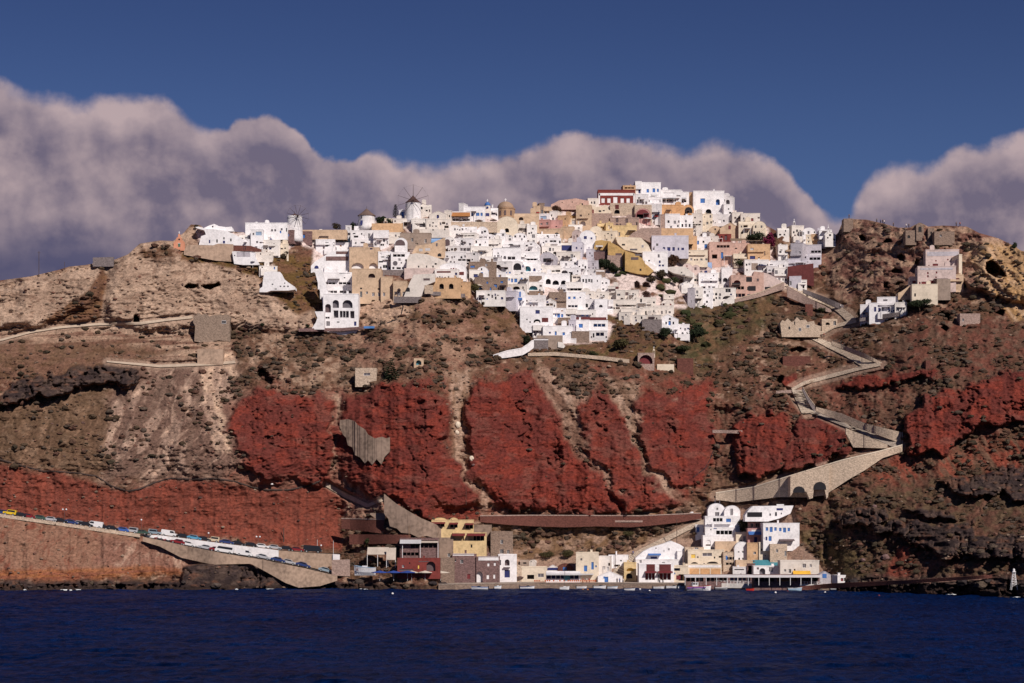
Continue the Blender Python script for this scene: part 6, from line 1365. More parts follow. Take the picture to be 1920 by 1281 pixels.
# concrete slide block beside stair
def ribbon(name, up, lo, m, off=.35, n=40, kind='structure', steps=0):
    u, l = pts(up), pts(lo)
    def res(p, n):
        d = [0]
        for (a, b), (c, e) in zip(p[:-1], p[1:]): d.append(d[-1]+math.hypot(a-c, b-e))
        return [(np.interp(d[-1]*i/(n-1), d, [q[0] for q in p]), np.interp(d[-1]*i/(n-1), d, [q[1] for q in p])) for i in range(n)]
    U, L2 = res(u, n), res(l, n); v = []; f = []
    for (a, b) in zip(U, L2):
        for k in range(4):
            x, y = a[0]+(b[0]-a[0])*k/3, a[1]+(b[1]-a[1])*k/3; v.append(P(x, y, terrMin(x-1.5, x+1.5, y-1, y+1, 2, 2)-off))
    for i in range(n-1):
        for k in range(3): q = i*4+k; f.append((q, q+1, q+5, q+4))
    me = bpy.data.meshes.new(name); me.from_pydata(v, [], f); me.materials.append(m); o = bpy.data.objects.new(name, me); COL.objects.link(o); o['kind'] = kind
    if steps:
        b = MB(); 
        for i in range(steps):
            t = (i+.5)/steps; j = int(t*(n-1)); p, q = Vector(v[j*4]), Vector(v[j*4+3]); b.tube([p+Vector((0, -.12, 0)), q+Vector((0, -.12, 0))], .13, 4)
        s = b.build('step_edges', wmat('C'), o)
    return o
M_PATH = mat('cobbled_path', (.50, .39, .305), var=.2, style='stone')
ribbon('path', '1478 533 1510 547 1550 562 1578 576 1606 598', '1472 536 1506 555 1548 572 1570 585 1588 602', M_PATH, steps=26)
ribbon('path', '1515 627 1540 617 1560 608 1605 599', '1518 632 1545 626 1565 615 1606 605', M_PATH)
ribbon('path', '1518 628 1560 643 1585 652 1620 666 1652 681', '1514 632 1550 651 1585 668 1617 688', M_PATH, steps=30)
ribbon('path', '1484 728 1507 715 1558 701 1610 688 1650 681', '1486 733 1510 721 1560 708 1612 694 1652 686', M_PATH)
ribbon('stairs', '1484 731 1492 750 1503 775', '1506 731 1515 752 1527 775', mat('stair_stone', (.42, .335, .27), var=.2, style='stone'), .5, steps=15)
ribbon('path', '1529 768 1578 789 1639 812 1692 831', '1505 772 1526 777 1581 799 1649 827 1677 840', mat('ramp_cobbles', (.38, .31, .26), var=.2, style='stone'))
ribbon('path', '1342 925 1413 915 1494 890 1581 864 1649 848 1692 836', '1343 930 1413 921 1494 896 1581 870 1649 853 1693 840', M_PATH, 1.25)
ribbon('path', '1172 1044 1200 1030 1240 1010 1290 985 1325 972', '1176 1052 1204 1038 1244 1019 1292 994 1326 982', M_PATH, .6)
ribbon('stairs', '1146 1090 1150 1070 1170 1052 1190 1038', '1170 1092 1176 1078 1188 1064 1196 1046', mat('stair_stone', (.3, .25, .215)), .9, steps=14)
ribbon('path', '-60 640 0 636 60 620 110 612 180 606 260 604 310 598 360 592', '-60 644 0 640 60 624 112 616 182 610 262 609 312 602 362 597', mat('dust_track', (.46, .36, .28)), .4)
ribbon('path', '200 676 300 684 400 680 440 676', '200 679 300 689 400 685 442 681', MATS['dust_track'], .4)
ribbon('path', '722 930 690 945 650 925 612 905', '722 938 688 952 646 933 610 912', MATS['dust_track'], .4)
ribbon('path', '1564 1096 1640 1092 1740 1090 1850 1084', '1564 1100 1640 1096 1740 1093 1850 1087', mat('shore_track', (.26, .15, .12)), .6)
# thin dark drain line crossing the lower left cliff
def follow(name, line, r, m, off, label, cat):
    p = pts(line); d = []
    for (a, b), (c, e) in zip(p[:-1], p[1:]):
        n = max(1, int(math.hypot(a-c, b-e)/6)); d += [(a+(c-a)*i/n, b+(e-b)*i/n) for i in range(n)]
    d.append(p[-1]); V = [Vector(P(x, y, terrY(x, y)-off)) for x, y in d]; b = MB(); o0 = V[0]
    b.tube([v-o0 for v in V], r, 5); o = b.build(name, m); o.location = o0; tag(o, label, cat)
follow('ledge', '-40 855 0 862 40 873 80 884 100 884 140 887 180 893 210 912 240 921 262 917 290 905 320 897 360 899 400 897 440 903 470 913 500 919 540 919 575 912 600 902', .35, mat('dark_ledge', (.06, .04, .035)), .1, 'thin dark ledge line winding across the lower left red cliff', 'ledge')
follow('hose', '738 556 750 562 756 575 752 590 742 600 725 606', .22, mat('black_pipe', (.03, .025, .03)), .2, 'dark curved hose on the tan cliff below the tan house', 'pipe')
follow('hose', '1340 838 1332 860 1322 878 1300 895', .15, MATS['black_pipe'], .2, 'thin dark cable hanging down the last red cliff', 'cable')
# ---------------------------------------------------------------- roads, cars, lamps
M_ASPH = mat('asphalt', (.075, .065, .065), var=.15); 
def road(line, x0, x1, wid, name='road'):
    xs = np.arange(x0, x1+.1, 6); b = MB(); pv = []
    for x in xs:
        y = curve(line, x); Y = min(terrY(x, y+4), terrY(x, y+6))+.2; p = P(x, y-.3, Y); pv.append((p, (p[0], p[1]+wid, p[2])))
    for (a, c), (a2, c2) in zip(pv[:-1], pv[1:]): b.poly([a, a2, c2, c])
    o = b.build(name, M_ASPH); o['kind'] = 'structure'
road(ROAD_U, -60, 636, 9); road(ROAD_L, 270, 634, 6.5)
strip('parapet', [(-60, 955.5), (0, 963.5), (120, 981), (215, 994.5), (262, 1001.5)], [(-60, 961), (0, 969), (120, 986), (215, 1000), (262, 1007)], 'J', 'low pale parapet along the left end of the upper road', 'wall', off=.1)
strip('retaining_wall', '264 1002 300 1004 363 1012 423 1020 490 1028 522 1032', '264 1004 289 1008 353 1021 420 1033 493 1045 522 1051', 'W', 'long whitewashed wall between the two rows of parked cars', 'wall', off=.15)
strip('retaining_wall', '522 1032 555 1035 600 1038 624 1039', '522 1051 568 1060 600 1067 624 1072', 'F', 'plain tan wall right of the long whitewashed one', 'wall', off=.15)
strip('retaining_wall', '624 1039 637 1040', '624 1072 637 1075', 'W', 'white end pillar of the car park wall', 'wall', off=.3)
strip('retaining_wall', '268 1007 289 1011 353 1025 420 1038 493 1050 568 1065 632 1080', '268 1014 300 1024 340 1045 400 1058 470 1056 500 1072 535 1092 560 1101 600 1098 632 1088', 'F', 'tan concrete wall carrying the lower road down to the shore', 'wall', off=.5)
strip('stone_block', '622 1050 656 1049', '622 1078 656 1080', 'X', 'pinkish stone hut ruin at the bottom of the lower road', 'wall', off=1.5)
def quay():
    xs = np.arange(822, 1561, 8.0); b = MB(); tb = MB(); pv = []
    for x in xs:
        Y = min(terrY(x, 1101), terrY(x, 1099), terrY(x, 1103))-1.0; z = 1.95; p = ((x-960)*Y/F, Y)
        pv.append(p)
    Ys = [q[1] for q in pv]; Ys = [min(Ys[max(0, i-3):i+4]) for i in range(len(Ys))]
    pv = [((x-960)*Y/F, Y) for x, Y in zip(xs, Ys)]
    for (x, y), (x2, y2) in zip(pv[:-1], pv[1:]):
        b.poly([(x, y, -3), (x2, y2, -3), (x2, y2, 1.95), (x, y, 1.95)]); tb.poly([(x, y-.15, 2.0), (x2, y2-.15, 2.0), (x2, y2+15, 2.0), (x, y+15, 2.0)]); tb.poly([(x, y-.15, 1.8), (x2, y2-.15, 1.8), (x2, y2-.15, 2.0), (x, y-.15, 2.0)])
    x, y = pv[0]; b.poly([(x, y, -3), (x, y, 1.95), (x, y+15, 1.95), (x, y+15, -3)])
    x, y = pv[-1]; b.poly([(x, y, -3), (x, y, 1.95), (x, y+15, 1.95), (x, y+15, -3)])
    o = b.build('quay_wall', wmat('S')); tag(o, 'brown stone quay wall standing in the water along the harbour', 'quay wall')
    o = tb.build('quay_pavement', mat('quay_paving', (.38, .30, .25), var=.2)); o['kind'] = 'structure'
    return dict(zip(xs, Ys))
QY = quay()
def quayY(px): return float(np.interp(px, list(QY), list(QY.values())))
CARC = dict(y=(.75, .5, .03), k=(.02, .02, .025), r=(.22, .02, .025), g=(.05, .09, .07), s=(.42, .42, .45), n=(.03, .05, .16), b=(.05, .12, .4), w=(.75, .73, .74), t=(.25, .32, .38), c=(.62, .5, .36), l=(.10, .32, .5))
CARN = dict(y='yellow', k='black', r='dark red', g='dark green', s='silver', n='dark blue', b='blue', w='white', t='grey-blue', c='cream', l='sky blue')
def paint(c): return mat('car_paint_'+c, CARC[c], rough=.25, var=.02, bump=0, spec=.5)
M_GL = mat('car_glass', (.02, .022, .03), rough=.08, var=.02, bump=0, spec=.6); M_TY = mat('tyre', (.015, .015, .015)); M_RIM = mat('wheel_rim', (.4, .4, .42), rough=.3, bump=0)
def carproto(kind, c):
    e = empty('parked_'+{'car': 'car', 'van': 'van', 'jeep': 'jeep', 'bus': 'minibus'}[kind], (0, 0, 0)); w = .82
    if kind == 'car': prof = [(-2.0, .35), (2.05, .35), (2.1, .6), (2.0, .82), (1.15, .92), (.55, 1.38), (-.95, 1.42), (-1.7, 1.0), (-2.05, .92), (-2.1, .6)]; win = [(.98, .95), (.47, 1.31), (-.9, 1.35), (-1.45, 1.0)]; R = .32; wx = 1.28
    elif kind == 'van': prof = [(-2.3, .4), (2.3, .4), (2.35, .8), (2.2, 1.05), (1.7, 1.15), (1.15, 1.9), (-2.25, 1.95), (-2.35, 1.2)]; win = [(1.55, 1.2), (1.1, 1.75), (.2, 1.75), (.2, 1.2)]; R = .35; wx = 1.45
    elif kind == 'bus': prof = [(-2.6, .4), (2.6, .4), (2.65, .9), (2.45, 1.2), (1.9, 2.1), (-2.55, 2.15), (-2.65, 1.2)]; win = [(2.1, 1.25), (1.75, 1.9), (-2.3, 1.92), (-2.3, 1.25)]; R = .36; wx = 1.65
    else: prof = [(-1.75, .5), (1.8, .5), (1.85, .95), (1.75, 1.05), (.75, 1.1), (.5, 1.75), (-1.7, 1.78), (-1.8, 1.0)]; win = [(.66, 1.12), (.45, 1.62), (-1.5, 1.64), (-1.5, 1.12)]; R = .38; wx = 1.1
    b = MB(); b.prism(prof, -w, w); b.build('body', paint(c), e)
    b = MB(); b.prism(win, -w-.012, -w+.02); b.build('side_window', M_GL, e); b = MB(); b.prism(win, w-.02, w+.012); b.build('side_window', M_GL, e)
    f1, f2 = (win[0], win[1]); b = MB(); dx = .16
    b.poly([(f1[0]+dx-.0, -w*.86, f1[1]), (f1[0]+dx, w*.86, f1[1]), (f2[0]+dx*.75, w*.8, f2[1]), (f2[0]+dx*.75, -w*.8, f2[1])]); b.build('windscreen', M_GL, e)
    for sx in (-1, 1):
        for sy in (-1, 1):
            b = MB(); b.lathe([(R, -.1), (R, .1)], n=12); b.v = [(x+sx*wx, z+sy*w*.95, y+R) for x, y, z in b.v]; wh = b.build('wheel', M_TY, e)
            b = MB(); b.lathe([(R*.55, -.02), (R*.5, .02)], n=8); b.v = [(x+sx*wx, z+sy*(w*.95+.115), y+R) for x, y, z in b.v]; b.build('rim', M_RIM, wh)
    for sy in (-1, 1):
        b = MB(); b.box(prof[1][0]-.0, prof[1][0]+.07, sy*.6-.14, sy*.6+.14, .62, .78); b.build('headlight', mat('lamp_glass', (.8, .8, .8), rough=.1, bump=0), e)
    return e
PROTO = {}
def place_car(px, kind, c, row, label, flip=False, sc=1.0):
    key = (kind, c)
    if key in PROTO: e = copy_tree(PROTO[key])
    else: e = PROTO[key] = carproto(kind, c)
    line = ROAD_U if row == 'U' else ROAD_L; y = curve(line, px); Y = min(terrY(px, y+4), terrY(px, y+6))+.2+(1.25 if row == 'U' else 1.2); p = P(px, y-.3, Y); p2 = P(px+20, curve(line, px+20)-.3, Y)
    e.location = (p[0], p[1], P(px, y-.3, Y-1.2)[2]+.0); sl = math.atan2(p2[2]-p[2], p2[0]-p[0]); e.rotation_euler = (0, -sl, 0)
    e.scale = (sc,)*3
    if flip: e.rotation_euler = (0, sl, PI)
    tag(e, label, 'van' if kind in ('van', 'bus') else 'car', group='vehicles parked along the two roads')
CARS = [(147, 'car', 's', 'U', 'silver car between dark blue and black ones past the first lamp'), (177, 'van', 'w', 'U', 'white van on the narrow end of the upper road'), (209, 'car', 'k', 'U', 'black car just left of the bright blue car'), (246, 'jeep', 's', 'U', 'silver jeep just right of the bright blue car'), (406, 'car', 'r', 'L', 'dark red car just ahead of the white minibus'),
 (3, 'car', 'n', 'U', 'dark blue car cut off at the left edge of the photo'), (18, 'jeep', 'y', 'U', 'bright yellow car near the left edge'), (36, 'car', 'k', 'U', 'black car touching the yellow one'),
 (53, 'car', 'r', 'U', 'dark red car fourth from the left'), (72, 'car', 'g', 'U', 'dark green car behind the dark red one'), (93, 'car', 's', 'U', 'silver car between green and black cars'), (113, 'car', 'k', 'U', 'black car left of the first twin lamp'),
 (133, 'car', 'n', 'U', 'dark blue car right of the first twin lamp'), (161, 'car', 'k', 'U', 'black car with a gap either side on the upper road'), (191, 'car', 'k', 'U', 'black car between the gap and the bright blue car'),
 (228, 'car', 'b', 'U', 'bright blue car alone on the upper road'), (264, 'car', 'g', 'U', 'dark green car where the white wall starts'), (290, 'jeep', 't', 'U', 'grey-blue open car left of the white van'),
 (317, 'van', 'w', 'U', 'white van parked on the upper road'), (344, 'car', 'k', 'U', 'black car right of the white van'), (364, 'car', 'l', 'U', 'sky blue car on the upper road'), (382, 'car', 'k', 'U', 'black car left of the cream jeep'),
 (399, 'jeep', 'c', 'U', 'cream jeep above the white wall'), (425, 'car', 'n', 'U', 'dark blue car right of the cream jeep'), (446, 'car', 'k', 'U', 'black car in front of a dark shrub'), (468, 'car', 'k', 'U', 'black car below the second twin lamp'),
 (491, 'car', 'w', 'U', 'white car right of the second twin lamp'), (515, 'car', 's', 'U', 'silver car above the right end of the white wall'), (534, 'car', 'k', 'U', 'black car above the tan wall'), (557, 'car', 'r', 'U', 'dark red car above the tan wall'), (586, 'bus', 'k', 'U', 'big black van at the right end of the upper row'),
 (333, 'car', 'r', 'L', 'dark red car leading the lower row on the left'), (353, 'car', 'w', 'L', 'white car behind the red one in the lower row'), (384, 'car', 's', 'L', 'silver car in front of the white wall'), (420, 'bus', 'w', 'L', 'white minibus in front of the white wall'), (458, 'van', 'w', 'L', 'white pickup van right of the minibus'),
 (493, 'car', 's', 'L', 'silver car at the right end of the white wall'), (521, 'car', 'n', 'L', 'dark blue car below the tan wall'), (541, 'car', 's', 'L', 'silver car just behind the dark blue one below the tan wall'), (568, 'car', 'n', 'L', 'lone dark blue car on the lower road'), (610, 'car', 't', 'L', 'grey-blue car near the bottom of the lower road'), (630, 'car', 'k', 'L', 'black car at the very bottom of the lower road')]
for a in CARS: place_car(*a, flip=(int(a[0]) % 3 == 0), sc=1.25)
def bikes():
    for i, px in enumerate((293, 301, 309, 317)):
        y = curve(ROAD_L, px)-.3; Y = min(terrY(px, y+4), terrY(px, y+6))+1.0; e = empty('motorbike', P(px, y, Y), 0, ['first', 'second', 'third', 'fourth'][i]+' dark motorbike from the left in front of the white wall', 'motorbike', 'motorbikes in front of the white wall')
        for s in (-.6, .6):
            b = MB(); b.lathe([(.3, -.06), (.3, .06)], n=10); b.v = [(x+s, z, y2+.3) for x, y2, z in b.v]; b.build('wheel', M_TY, e)
        b = MB(); b.prism([(-.7, .5), (-.2, .3), (.35, .35), (.5, .75), (.15, .82), (-.1, .7), (-.6, .8)], -.14, .14); b.build('body', paint('k' if i % 2 else 'r'), e)
        b = MB(); b.tube([(.55, 0, .35), (.4, 0, .95)], .04, 5); b.tube([(.4, -.3, .98), (.4, .3, .98)], .03, 5); b.build('handlebar', M_TY, e)
bikes()
def lamp(px, py, h, label, twin=True, dy=.4):
    Y = terrY(px, py+6)+dy; e = empty('street_lamp', P(px, py, Y), 0, label, 'street lamp'); m = mat('lamp_metal', (.1, .08, .08)); g = mat('lamp_globe', (.8, .78, .8), rough=.3, bump=0)
    b = MB(); b.tube([(0, 0, -.5), (0, 0, h)], .09, 6, .7); b.build('post', m, e)
    if twin:
        b = MB(); b.tube([(-.6, 0, h), (.6, 0, h)], .05, 5); b.build('cross_arm', m, e)
    for s in ((-.6, .6) if twin else (0,)):
        b = MB(); b.blob((s, 0, h+.3), (.33, .33, .33), 0, 2); b.build('globe', g, e, True)
lamp(121, 981, 4.5, 'twin globe lamp above the black car at far left'); lamp(484, 1027, 3.6, 'twin globe lamp above the middle of the white wall'); lamp(391, 1015, 2.6, 'single globe lamp above the cream jeep', False); lamp(602, 1038, 2.6, 'single globe lamp by the black van', False)
lamp(265, 1003, 5.0, 'single lamp where the upper road meets the white wall', False)
def pole(px, py, h, label, col='dark_pole', c=(.09, .06, .05), r=.1, arm=0, front=.3, name='utility_pole'):
    Y = terrY(px, py)-front; e = empty(name, P(px, py, Y), 0, label, 'pole'); k = Y/F; m = mat(col, c); b = MB(); b.tube([(0, 0, -1), (0, 0, h*k)], r, 6, .75); b.build('post', m, e)
    if arm: b = MB(); b.tube([(-arm, 0, h*k*.93), (arm, 0, h*k*.93)], .06, 5); b.build('cross_arm', m, e)
for a in [(73, 516, 45, 'tall slim pole on the far left skyline', 'dark_pole', (.09, .06, .05), .13, .6), (121, 505, 14, 'short pole on the left skyline'), (532, 1012, 22, 'thick dark post at the foot of the red cliff', 'dark_pole', (.09, .06, .05), .2), (595, 1036, 24, 'pale mast above the tan wall', 'pale_pole', (.6, .58, .58)),
  (625, 1040, 26, 'white lamp mast at the car park end', 'pale_pole', (.6, .58, .58)), (767, 1048, 62, 'tall brown mast rising through the dark tavern', 'wood_pole', (.25, .14, .08), .13), (934, 1092, 56, 'slim mast before the tall white house by the water', 'dark_pole', (.09, .06, .05)),
  (1154, 1068, 58, 'dark pole on the harbour stairway', 'dark_pole', (.09, .06, .05), .12), (1144, 1092, 48, 'brown pole at the foot of the harbour stairway', 'wood_pole', (.25, .14, .08)), (1269, 1042, 70, 'tall dark pole behind the big white peaked house', 'dark_pole', (.09, .06, .05), .12, .5), (1281, 1094, 60, 'brown pole beside the red canopy', 'wood_pole', (.25, .14, .08)),
  (1329, 951, 22, 'yellowish pole left of the harbour church', 'wood_pole', (.25, .14, .08)), (1503, 1062, 20, 'orange mast on the quay restaurant roof', 'wood_pole', (.25, .14, .08)), (1580, 872, 48, 'tall pole before the lowest ramp wall', 'dark_pole', (.09, .06, .05), .1, .4), (1692, 836, 26, 'white post where the two ramps meet', 'pale_pole', (.6, .58, .58)),
  (1616, 692, 40, 'thin pole beside the middle ramp', 'dark_pole', (.09, .06, .05), .08), (874, 942, 34, 'thin pole in the gully between red cliffs', 'dark_pole', (.09, .06, .05), .09), (519, 668, 46, 'thin pole on the left scrub slope', 'dark_pole', (.09, .06, .05), .08), (209, 606, 34, 'thin pole left of the cave doorway', 'dark_pole', (.09, .06, .05), .08), (1085, 440, 30, 'pole on the upper village', 'dark_pole', (.09, .06, .05), .08),
  (1238, 430, 70, 'tall pale pole before the ridge restaurants', 'pale_pole', (.6, .58, .58), .07), (1386, 420, 30, 'thin pole right of the big ridge house', 'dark_pole', (.09, .06, .05), .07), (775, 380, 32, 'thin mast behind the tall windmill', 'dark_pole', (.09, .06, .05), .06, 0, -4), (1114, 960, 12, 'small post above the long red wall', 'dark_pole', (.09, .06, .05)), (1174, 960, 12, 'second small post above the long red wall', 'dark_pole', (.09, .06, .05)), (655, 1072, 30, 'pole by the beached boat', 'wood_pole', (.25, .14, .08))]: pole(*a)
# light tower on the right shore
def beacon():
    Y = terrY(1901, 1100)-1; e = empty('harbour_beacon', P(1901, 1100, Y), 0, 'small white lattice light tower on the right shore', 'beacon'); k = Y/F; b = MB(); h = 34*k
    for sx in (-1, 1):
        for sy in (-1, 1): b.tube([(sx*.9, sy*.9, -1), (sx*.3, sy*.3, h*.8)], .09, 4)
    for i in range(1, 6):
        w = .9-.6*i/6; z = h*.8*i/6; b.tube([(-w, -w, z), (w, -w, z)], .06, 4); b.tube([(-w, w, z), (w, w, z)], .06, 4); w2 = .9-.6*(i-1)/6; b.tube([(-w2, -w2, h*.8*(i-1)/6), (w, -w, z)], .05, 4)
    b.build('lattice', omat('w'), e); b = MB(); b.box(-.5, .5, -.5, .5, h*.8, h*.84); b.lathe([(.35, h*.84), (.35, h*.95), (.05, h)], n=8); b.build('lantern', omat('w'), e)
beacon()
# ---------------------------------------------------------------- parasols
def parasol(px, py, wpx, c, label, h=2.3, Y=None, cat='parasol', grp='parasols'):
    Yp = Y if Y else terrMin(px-wpx/2, px+wpx/2, py, py, 3, 1)-1.4; k = Yp/F; r = wpx/2*k; e = empty('parasol', P(px, py, Yp), rnd.uniform(0, .7), label, cat, grp)
    b = MB(); b.tube([(0, 0, -.6), (0, 0, h)], .05, 5); b.build('pole', omat('w'), e)
    b = MB(); n = 8
    for i in range(n):
        a, a2 = 2*PI*i/n, 2*PI*(i+1)/n; p1, p2 = (r*math.cos(a), r*math.sin(a), h-.55*min(1, r/1.8)), (r*math.cos(a2), r*math.sin(a2), h-.55*min(1, r/1.8))
        b.poly([p1, p2, (0, 0, h+.05)]); b.poly([p1, (p1[0], p1[1], p1[2]-.18), (p2[0], p2[1], p2[2]-.18), p2])
    b.build('canopy', mat('canvas_'+c, dict(w=(.7, .66, .66), b=(.03, .07, .30), c=(.62, .54, .46), r=(.45, .04, .04), m=(.14, .09, .08), n=(.03, .04, .12), g=(.35, .35, .38))[c]), e)
Yq = quayY(830)
for px, w, c, lab in [(712, 32, 'b', 'left of the three bright blue harbour parasols'), (738, 32, 'b', 'middle of the three bright blue harbour parasols'), (764, 32, 'b', 'right of the three bright blue harbour parasols'), (772, 26, 'c', 'cream parasol behind the right blue one'), (797, 28, 'c', 'middle cream harbour parasol'), (826, 34, 'c', 'right cream harbour parasol')]:
    Yp = terrMin(px-8, px+8, 1092, 1090, 3, 2)-(1.0 if c == 'b' else -.5); parasol(px, 1086, w, c, lab, 2.9, Yp)
for px, py, w, c, lab in [(975, 1092, 14, 'm', 'round brown thatch parasol at the left end of the quay'), (1272, 1092, 14, 'r', 'small red parasol left of the quay restaurant'), (490, 464, 9, 'm', 'brown parasol under the white tower house'), (474, 500, 9, 'g', 'grey parasol on the lower left terrace'), (1008, 408, 8, 'r', 'small red parasol on the crest'),
   (898, 544, 14, 'c', 'cream parasol in the brown stone courtyard'), (1124, 543, 6, 'c', 'tiny cream parasol mid village'), (1205, 500, 6, 'w', 'white parasol by the ochre house'), (1494, 523, 16, 'w', 'white shade over the maroon wall foot'), (1428, 506, 20, 'n', 'navy parasol below the apricot house'), (800, 484, 10, 'm', 'brown parasol by the tan stepped house'),
   (706, 478, 9, 'm', 'brown parasol beside the palm'), (1138, 430, 7, 'w', 'white parasol above the yellow wall'), (1035, 512, 10, 'w', 'white parasol on the arcade roof'), (1048, 512, 10, 'w', 'second white parasol on the arcade roof'), (1214, 418, 16, 'w', 'wide white shade below the red arched cave house'), (1231, 414, 14, 'r', 'red-brown shade right of the wide white one'),
   (1180, 462, 7, 'm', 'brown parasol on the cream terrace'), (865, 420, 9, 'w', 'white parasol below the salmon awning'), (898, 422, 16, 'm', 'wide brown shade under the blue domed church'), (925, 421, 14, 'm', 'wide brown shade left of the cream apse'), (1318, 556, 12, 'w', 'white shade in the right cluster')]: parasol(px, py, w, c, lab)
# ---------------------------------------------------------------- tables, chairs, people on the quay
def chair(c):
    b = MB(); 
    for sx in (-.2, .2):
        for sy in (-.2, .2): b.box(sx-.03, sx+.03, sy-.03, sy+.03, 0, .45)
    b.box(-.25, .25, -.25, .25, .45, .5); b.box(-.25, .25, .2, .25, .5, .95); return b
def quay_furniture():
    e0 = None; pc = None
    for i in range(26):
        px = 1292+i*9.6+rnd.uniform(-1.5, 1.5); Y = quayY(px)+rnd.uniform(1.2, 3.0)
        if e0 is None:
            e0 = empty('restaurant_table', (0, 0, 0)); b = MB(); b.box(-.5, .5, -.5, .5, .7, .76); b.build('tabletop', omat('w'), e0); b = MB(); b.box(-.06, .06, -.06, .06, 0, .7); b.box(-.3, .3, -.3, .3, 0, .05); b.build('pedestal', omat('w'), e0); t = e0
        else: t = copy_tree(e0)
        t.location = ((px-960)*Y/F, Y, 2.0); tag(t, 'white square table under the long quay canopy', 'table', 'white tables under the long quay canopy')
        for s in (-1, 1):
            if pc is None: pc = chair('w').build('restaurant_chair', omat('w')); c = pc
            else: c = pc.copy(); COL.objects.link(c)
            c.location = ((px-960)*Y/F+s*.85, Y+.1, 2.0); c.rotation_euler = (0, 0, -s*PI/2); tag(c, 'white chair at the tables under the long quay canopy', 'chair', 'white chairs under the long quay canopy')
    pc = None
    for i in range(30):
        px = 1003+i*3.9; Y = quayY(px)+rnd.uniform(.8, 2.2)
        if pc is None: pc = chair('o').build('restaurant_chair', mat('orange_chair_paint', (.5, .1, .03))); c = pc
        else: c = pc.copy(); COL.objects.link(c)
        c.location = ((px-960)*Y/F, Y, 2.0); c.rotation_euler = (0, 0, rnd.choice((0, 1.57, 3.14))); tag(c, 'orange red chair set out before the open quay taverna', 'chair', 'orange red chairs before the quay taverna')
    b = MB(); xs = list(range(1292, 1541, 6))      # railing
    o0 = P(1292, 1090, quayY(1292)); 
    for x in xs:
        Y = quayY(x)+.25; b.box((x-960)*Y/F-.05, (x-960)*Y/F+.05, Y-.05, Y+.05, 2.0, 3.0)
    for x, x2 in zip(xs[:-1], xs[1:]):
        Y, Y2 = quayY(x)+.25, quayY(x2)+.25
        for z in (2.5, 2.95): b.tube([((x-960)*Y/F, Y, z), ((x2-960)*Y2/F, Y2, z)], .05, 4)
    o = b.build('railing', omat('w')); tag(o, 'white railing along the quay restaurant edge', 'railing')
quay_furniture()
def sea_wall():
    b = MB(); xs = list(range(1286, 1545, 8))
    for x, x2 in zip(xs[:-1], xs[1:]):
        Y, Y2 = quayY(x)-.25, quayY(x2)-.25; a, c = (x-960)*Y/F, (x2-960)*Y2/F
        b.poly([(a, Y, .5), (c, Y2, .5), (c, Y2, 2.12), (a, Y, 2.12)]); b.poly([(a, Y, 2.12), (c, Y2, 2.12), (c, Y2+1.2, 2.12), (a, Y+1.2, 2.12)])
    o = b.build('sea_wall', wmat('W2')); tag(o, 'whitewashed sea wall edging the quay restaurant terrace', 'wall')
sea_wall()
def person_mesh(top, bot, pose=0):
    # one continuous low figure: rings lofted from feet to head, arms as tapered limbs fused at the shoulder
    s = MB(); st = .12+.06*pose
    for sx in (-1, 1): s.tube([(sx*st, -.04, 0), (sx*st, .0, .08), (sx*.11, .01, .45), (sx*.09, 0, .86)], .075, 7, 1.25)
    s.lathe([(.13, .82), (.17, .92), (.14, 1.08), (.19, 1.32), (.17, 1.42), (.07, 1.48), (.055, 1.54), (.09, 1.58), (.105, 1.67), (.08, 1.76), (.02, 1.79)], n=10)
    for sx in (-1, 1): s.tube([(sx*.16, 0, 1.40), (sx*(.24+.05*pose), -.02, 1.12), (sx*(.25+.02*pose), -.12, .86), (sx*.25, -.14, .78)], .055, 6, .6)
    return s
PP = []
def people(lst, grp, quay=False):
    cl = dict(k=(.03, .03, .04), w=(.7, .68, .68), r=(.4, .04, .04), b=(.05, .12, .35), g=(.15, .16, .15), y=(.6, .42, .1))
    for px, py, c, lab in lst:
        if quay: Y = quayY(px)+py; loc = ((px-960)*Y/F, Y, 2.0)
        else: Y = terrMin(px-2, px+2, py, py+1, 2, 2)-.5; loc = P(px, py, Y)
        e = empty('person', loc, rnd.uniform(-1, 1), lab, 'person', grp); m = mat('skin', (.42, .24, .17), bump=0); p = rnd.random(); b = person_mesh(None, None, p); b.build('body', m, e, True)
        t = MB(); t.lathe([(.155, .84), (.19, .94), (.165, 1.08), (.205, 1.32), (.19, 1.41), (.09, 1.47)], n=10); t.build('shirt', mat('shirt_'+c, cl[c], bump=0), e, True)
        t = MB(); st = .12+.06*p
        for sx in (-1, 1): t.tube([(sx*st, 0, .1), (sx*.11, .01, .45), (sx*.095, 0, .9)], .095, 7, 1.2)
        t.build('trousers', mat('trousers', (.05, .05, .08), bump=0), e, True)
        t = MB(); t.blob((0, .02, 1.72), (.115, .12, .1), 0, 1); t.build('hair', mat('hair', (.03, .02, .015), bump=0), e, True)
people([(1592, 409, 'k', 'person in black alone at the left end of the summit'), (1644, 417, 'g', 'leftmost person of the summit crowd'), (1651, 418, 'b', 'person in blue in the summit crowd'), (1655, 419, 'k', 'person in black in the middle of the summit crowd'), (1658, 420, 'w', 'person in white in the summit crowd'),
 (1675, 425, 'k', 'person in black between the summit crowd and the ruin'), (1699, 427, 'w', 'person in white left of the ruin on the summit'), (1704, 427, 'k', 'person in black just left of the summit ruin'), (1793, 424, 'k', 'person in black at the right end of the summit'), (1800, 424, 'r', 'person in red at the right end of the summit')], 'people on the right summit')
people([(1545, 632, 'r', 'person in red walking the stepped path by the ruin'), (1514, 556, 'w', 'person in white at the top of the stepped path'), (1549, 568, 'b', 'person in blue halfway down the top path'), (1576, 578, 'w', 'person in white on the lower end of the top path')], 'walkers on the stepped path')
